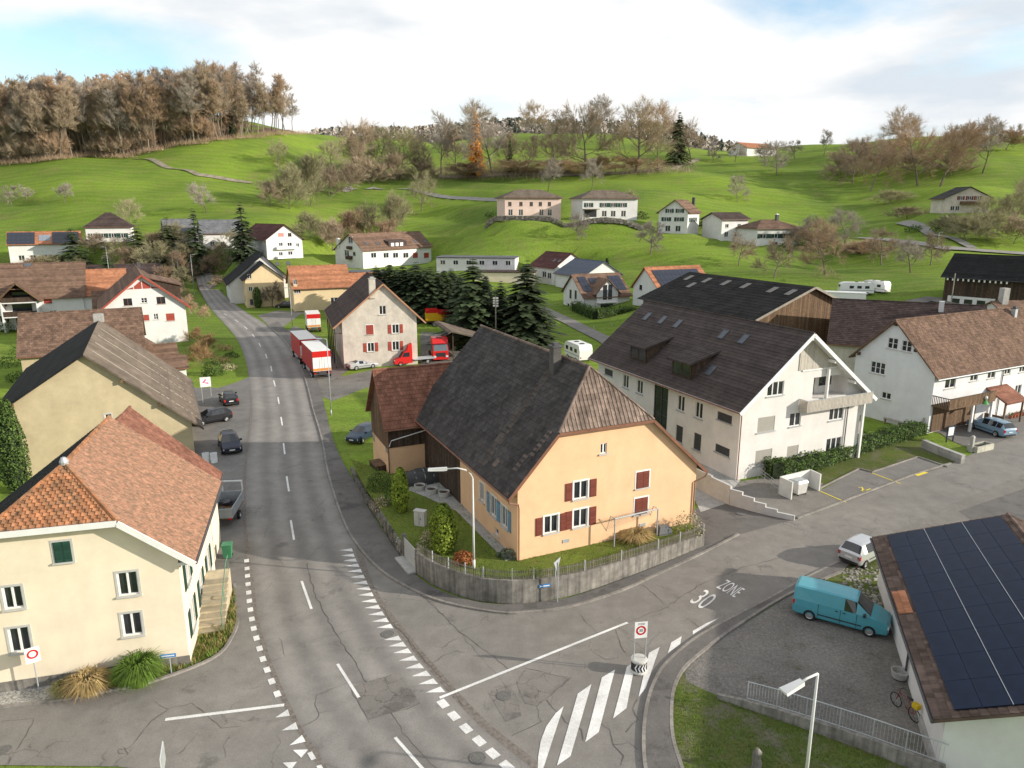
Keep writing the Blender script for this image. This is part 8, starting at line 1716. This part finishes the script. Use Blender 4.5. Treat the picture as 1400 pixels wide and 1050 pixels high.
# things around the cream house
p = G(303,722); o = thing('flatbed_trailer', 'grey mesh sided trailer loaded with scrap beside the cream house', 'trailer', p, R(97)); 
for bb in ((0,3.6,-.85,-.8,.75,1.5),(0,3.6,.8,.85,.75,1.5),(0,.05,-.8,.8,.75,1.5),(3.55,3.6,-.8,.8,.75,1.5)): box_part('side_panel', METAL, o, bb)
box_part('floor', WOODM, o, (.05,3.55,-.8,.8,.6,.75)); box_part('drawbar', METALD, o, (3.6,4.9,-.05,.05,.5,.6)); box_part('rack', C_WHITE, o, (3.7,3.8,-.8,-.7,.75,2.2), (3.7,3.8,.7,.8,.75,2.2), (3.7,3.8,-.8,.8,2.2,2.3)); wheels(o, (1.7,), .95, .32)
r7 = random.Random(4); mb = MB()
for k in range(14): q = Vector((r7.uniform(.4,3.2), r7.uniform(-.6,.6), .8)); s_ = r7.uniform(.1,.3); mb.hexa([q + Vector((dx*s_*r7.uniform(.6,1.5), dy*s_, dz*s_*r7.uniform(.6,1.4))) for dx, dy, dz in ((-1,-1,0),(1,-1,0),(1,1,0),(-1,1,0),(-1,-1,1),(1,-1,1),(1,1,1),(-1,1,1))])
mb.build('load', METALD, o); box_part('tail_light', REDLAMP, o, (-.03,0,-.8,-.55,.62,.75), (-.03,0,.55,.8,.62,.75))
o = thing('wheelie_bin', 'green wheelie bin beside the sandstone steps', 'bin', G(312,762), R(10)); mb = MB(); mb.hexa([(-.24,-.24,.05),(.24,-.24,.05),(.24,.24,.05),(-.24,.24,.05),(-.3,-.3,.95),(.3,-.3,.95),(.3,.3,.95),(-.3,.3,.95)]); mb.build('body', M('bin_green',(.05,.2,.1),rough=.5), o); box_part('lid', M('bin_green',(.05,.2,.1)), o, (-.33,.33,-.34,.33,.95,1.02)); 
for s_ in (-1,1): mb = MB(); mb.tube([(s_*.2,.26,.1),(s_*.27,.26,.1)], .1, 10); mb.build('wheel', RUBBER, o)
for i, u_ in enumerate((282,293)): o = thing('white_drum', ['white drum under the cottage eave','white drum next to the navy car'][i], 'drum', G(u_,632)); mb = MB(); mb.lathe([(0,0),(.3,0),(.3,.3),(.32,.33),(.3,.36),(.3,.85),(.32,.9),(0,.9)], 14); mb.build('shell', SIGNW, o); mb = MB(); mb.lathe([(0,.92),(.27,.92),(.29,.88)], 12); mb.build('lid', METAL, o)
for i, (x, z_) in enumerate(((.15,0),(1.6,0))): pass
p = FH.world((FH.wb+1.95, q1*.7 if isinstance(q1, float) else 4, zb_ - .1)); 
o = thing('garden_figure', 'green and white painted cut-out figure hung on the farmhouse balcony', 'decoration', FH.world((FH.wb+1.98, FH.on('R',1322,540)[0], zb_-.3)), FH.th + R(90)); mb = MB(); mb.tube([(0,-.03,.0),(0,-.03,.55)], [.32,.02], 10); mb.build('cone_body', M('deco_green',(.12,.4,.12)), o); mb = MB(); mb.lathe([(0,.5),(.14,.58),(.16,.7),(.1,.84),(0,.88)], 10, (0,-.03,0)); mb.build('head', SIGNW, o)
cl = thing('flower_border', 'row of rusty flower tubs along the farmhouse wall', 'planter', FH.world((FH.wb+.9, FH.on('R',1372,556)[0], -.35)), FH.th + R(90))
for k in range(9):
    mb = MB(); mb.lathe([(0,0),(.16,0),(.22,.32),(.18,.32),(0,.28)], 10, (k*.62,0,0)); t_ = mb.build('tub', M('terracotta_tub',(.4,.14,.08)), cl); mb = MB()
    for _ in range(40): leaf(mb, Vector((k*.62 + rnd.gauss(0,.14), rnd.gauss(0,.14), .36 + rnd.uniform(0,.22))), .12)
    mb.build('flowers', SHRUBR if k % 3 else HEDGE, t_)
lean = thing('leaning_plank', 'grey plank leaning on the farmhouse corner', 'plank', FH.world((FH.wb-.6,-.35,-.3)), FH.th); mb = MB(); mb.hexa([(-.1,-.3,0),(.1,-.3,0),(.1,-.22,0),(-.1,-.22,0),(.0,.3,1.5),(.2,.3,1.5),(.2,.35,1.5),(0,.35,1.5)]); mb.build('board', WOODL, lean)
# fence posts on the far verges
for i, (u_, v_) in enumerate(((812,452),(836,450),(843,446))): o = thing('fence_post', 'short white post beside the farm lane', 'post', G(u_,v_), 0, 'white posts by the farm lane'); mb = MB(); mb.box(-.07,.07,-.07,.07,0,.9); mb.box(-.05,.05,-.05,.05,.9,.96); mb.build('post', SILL, o)
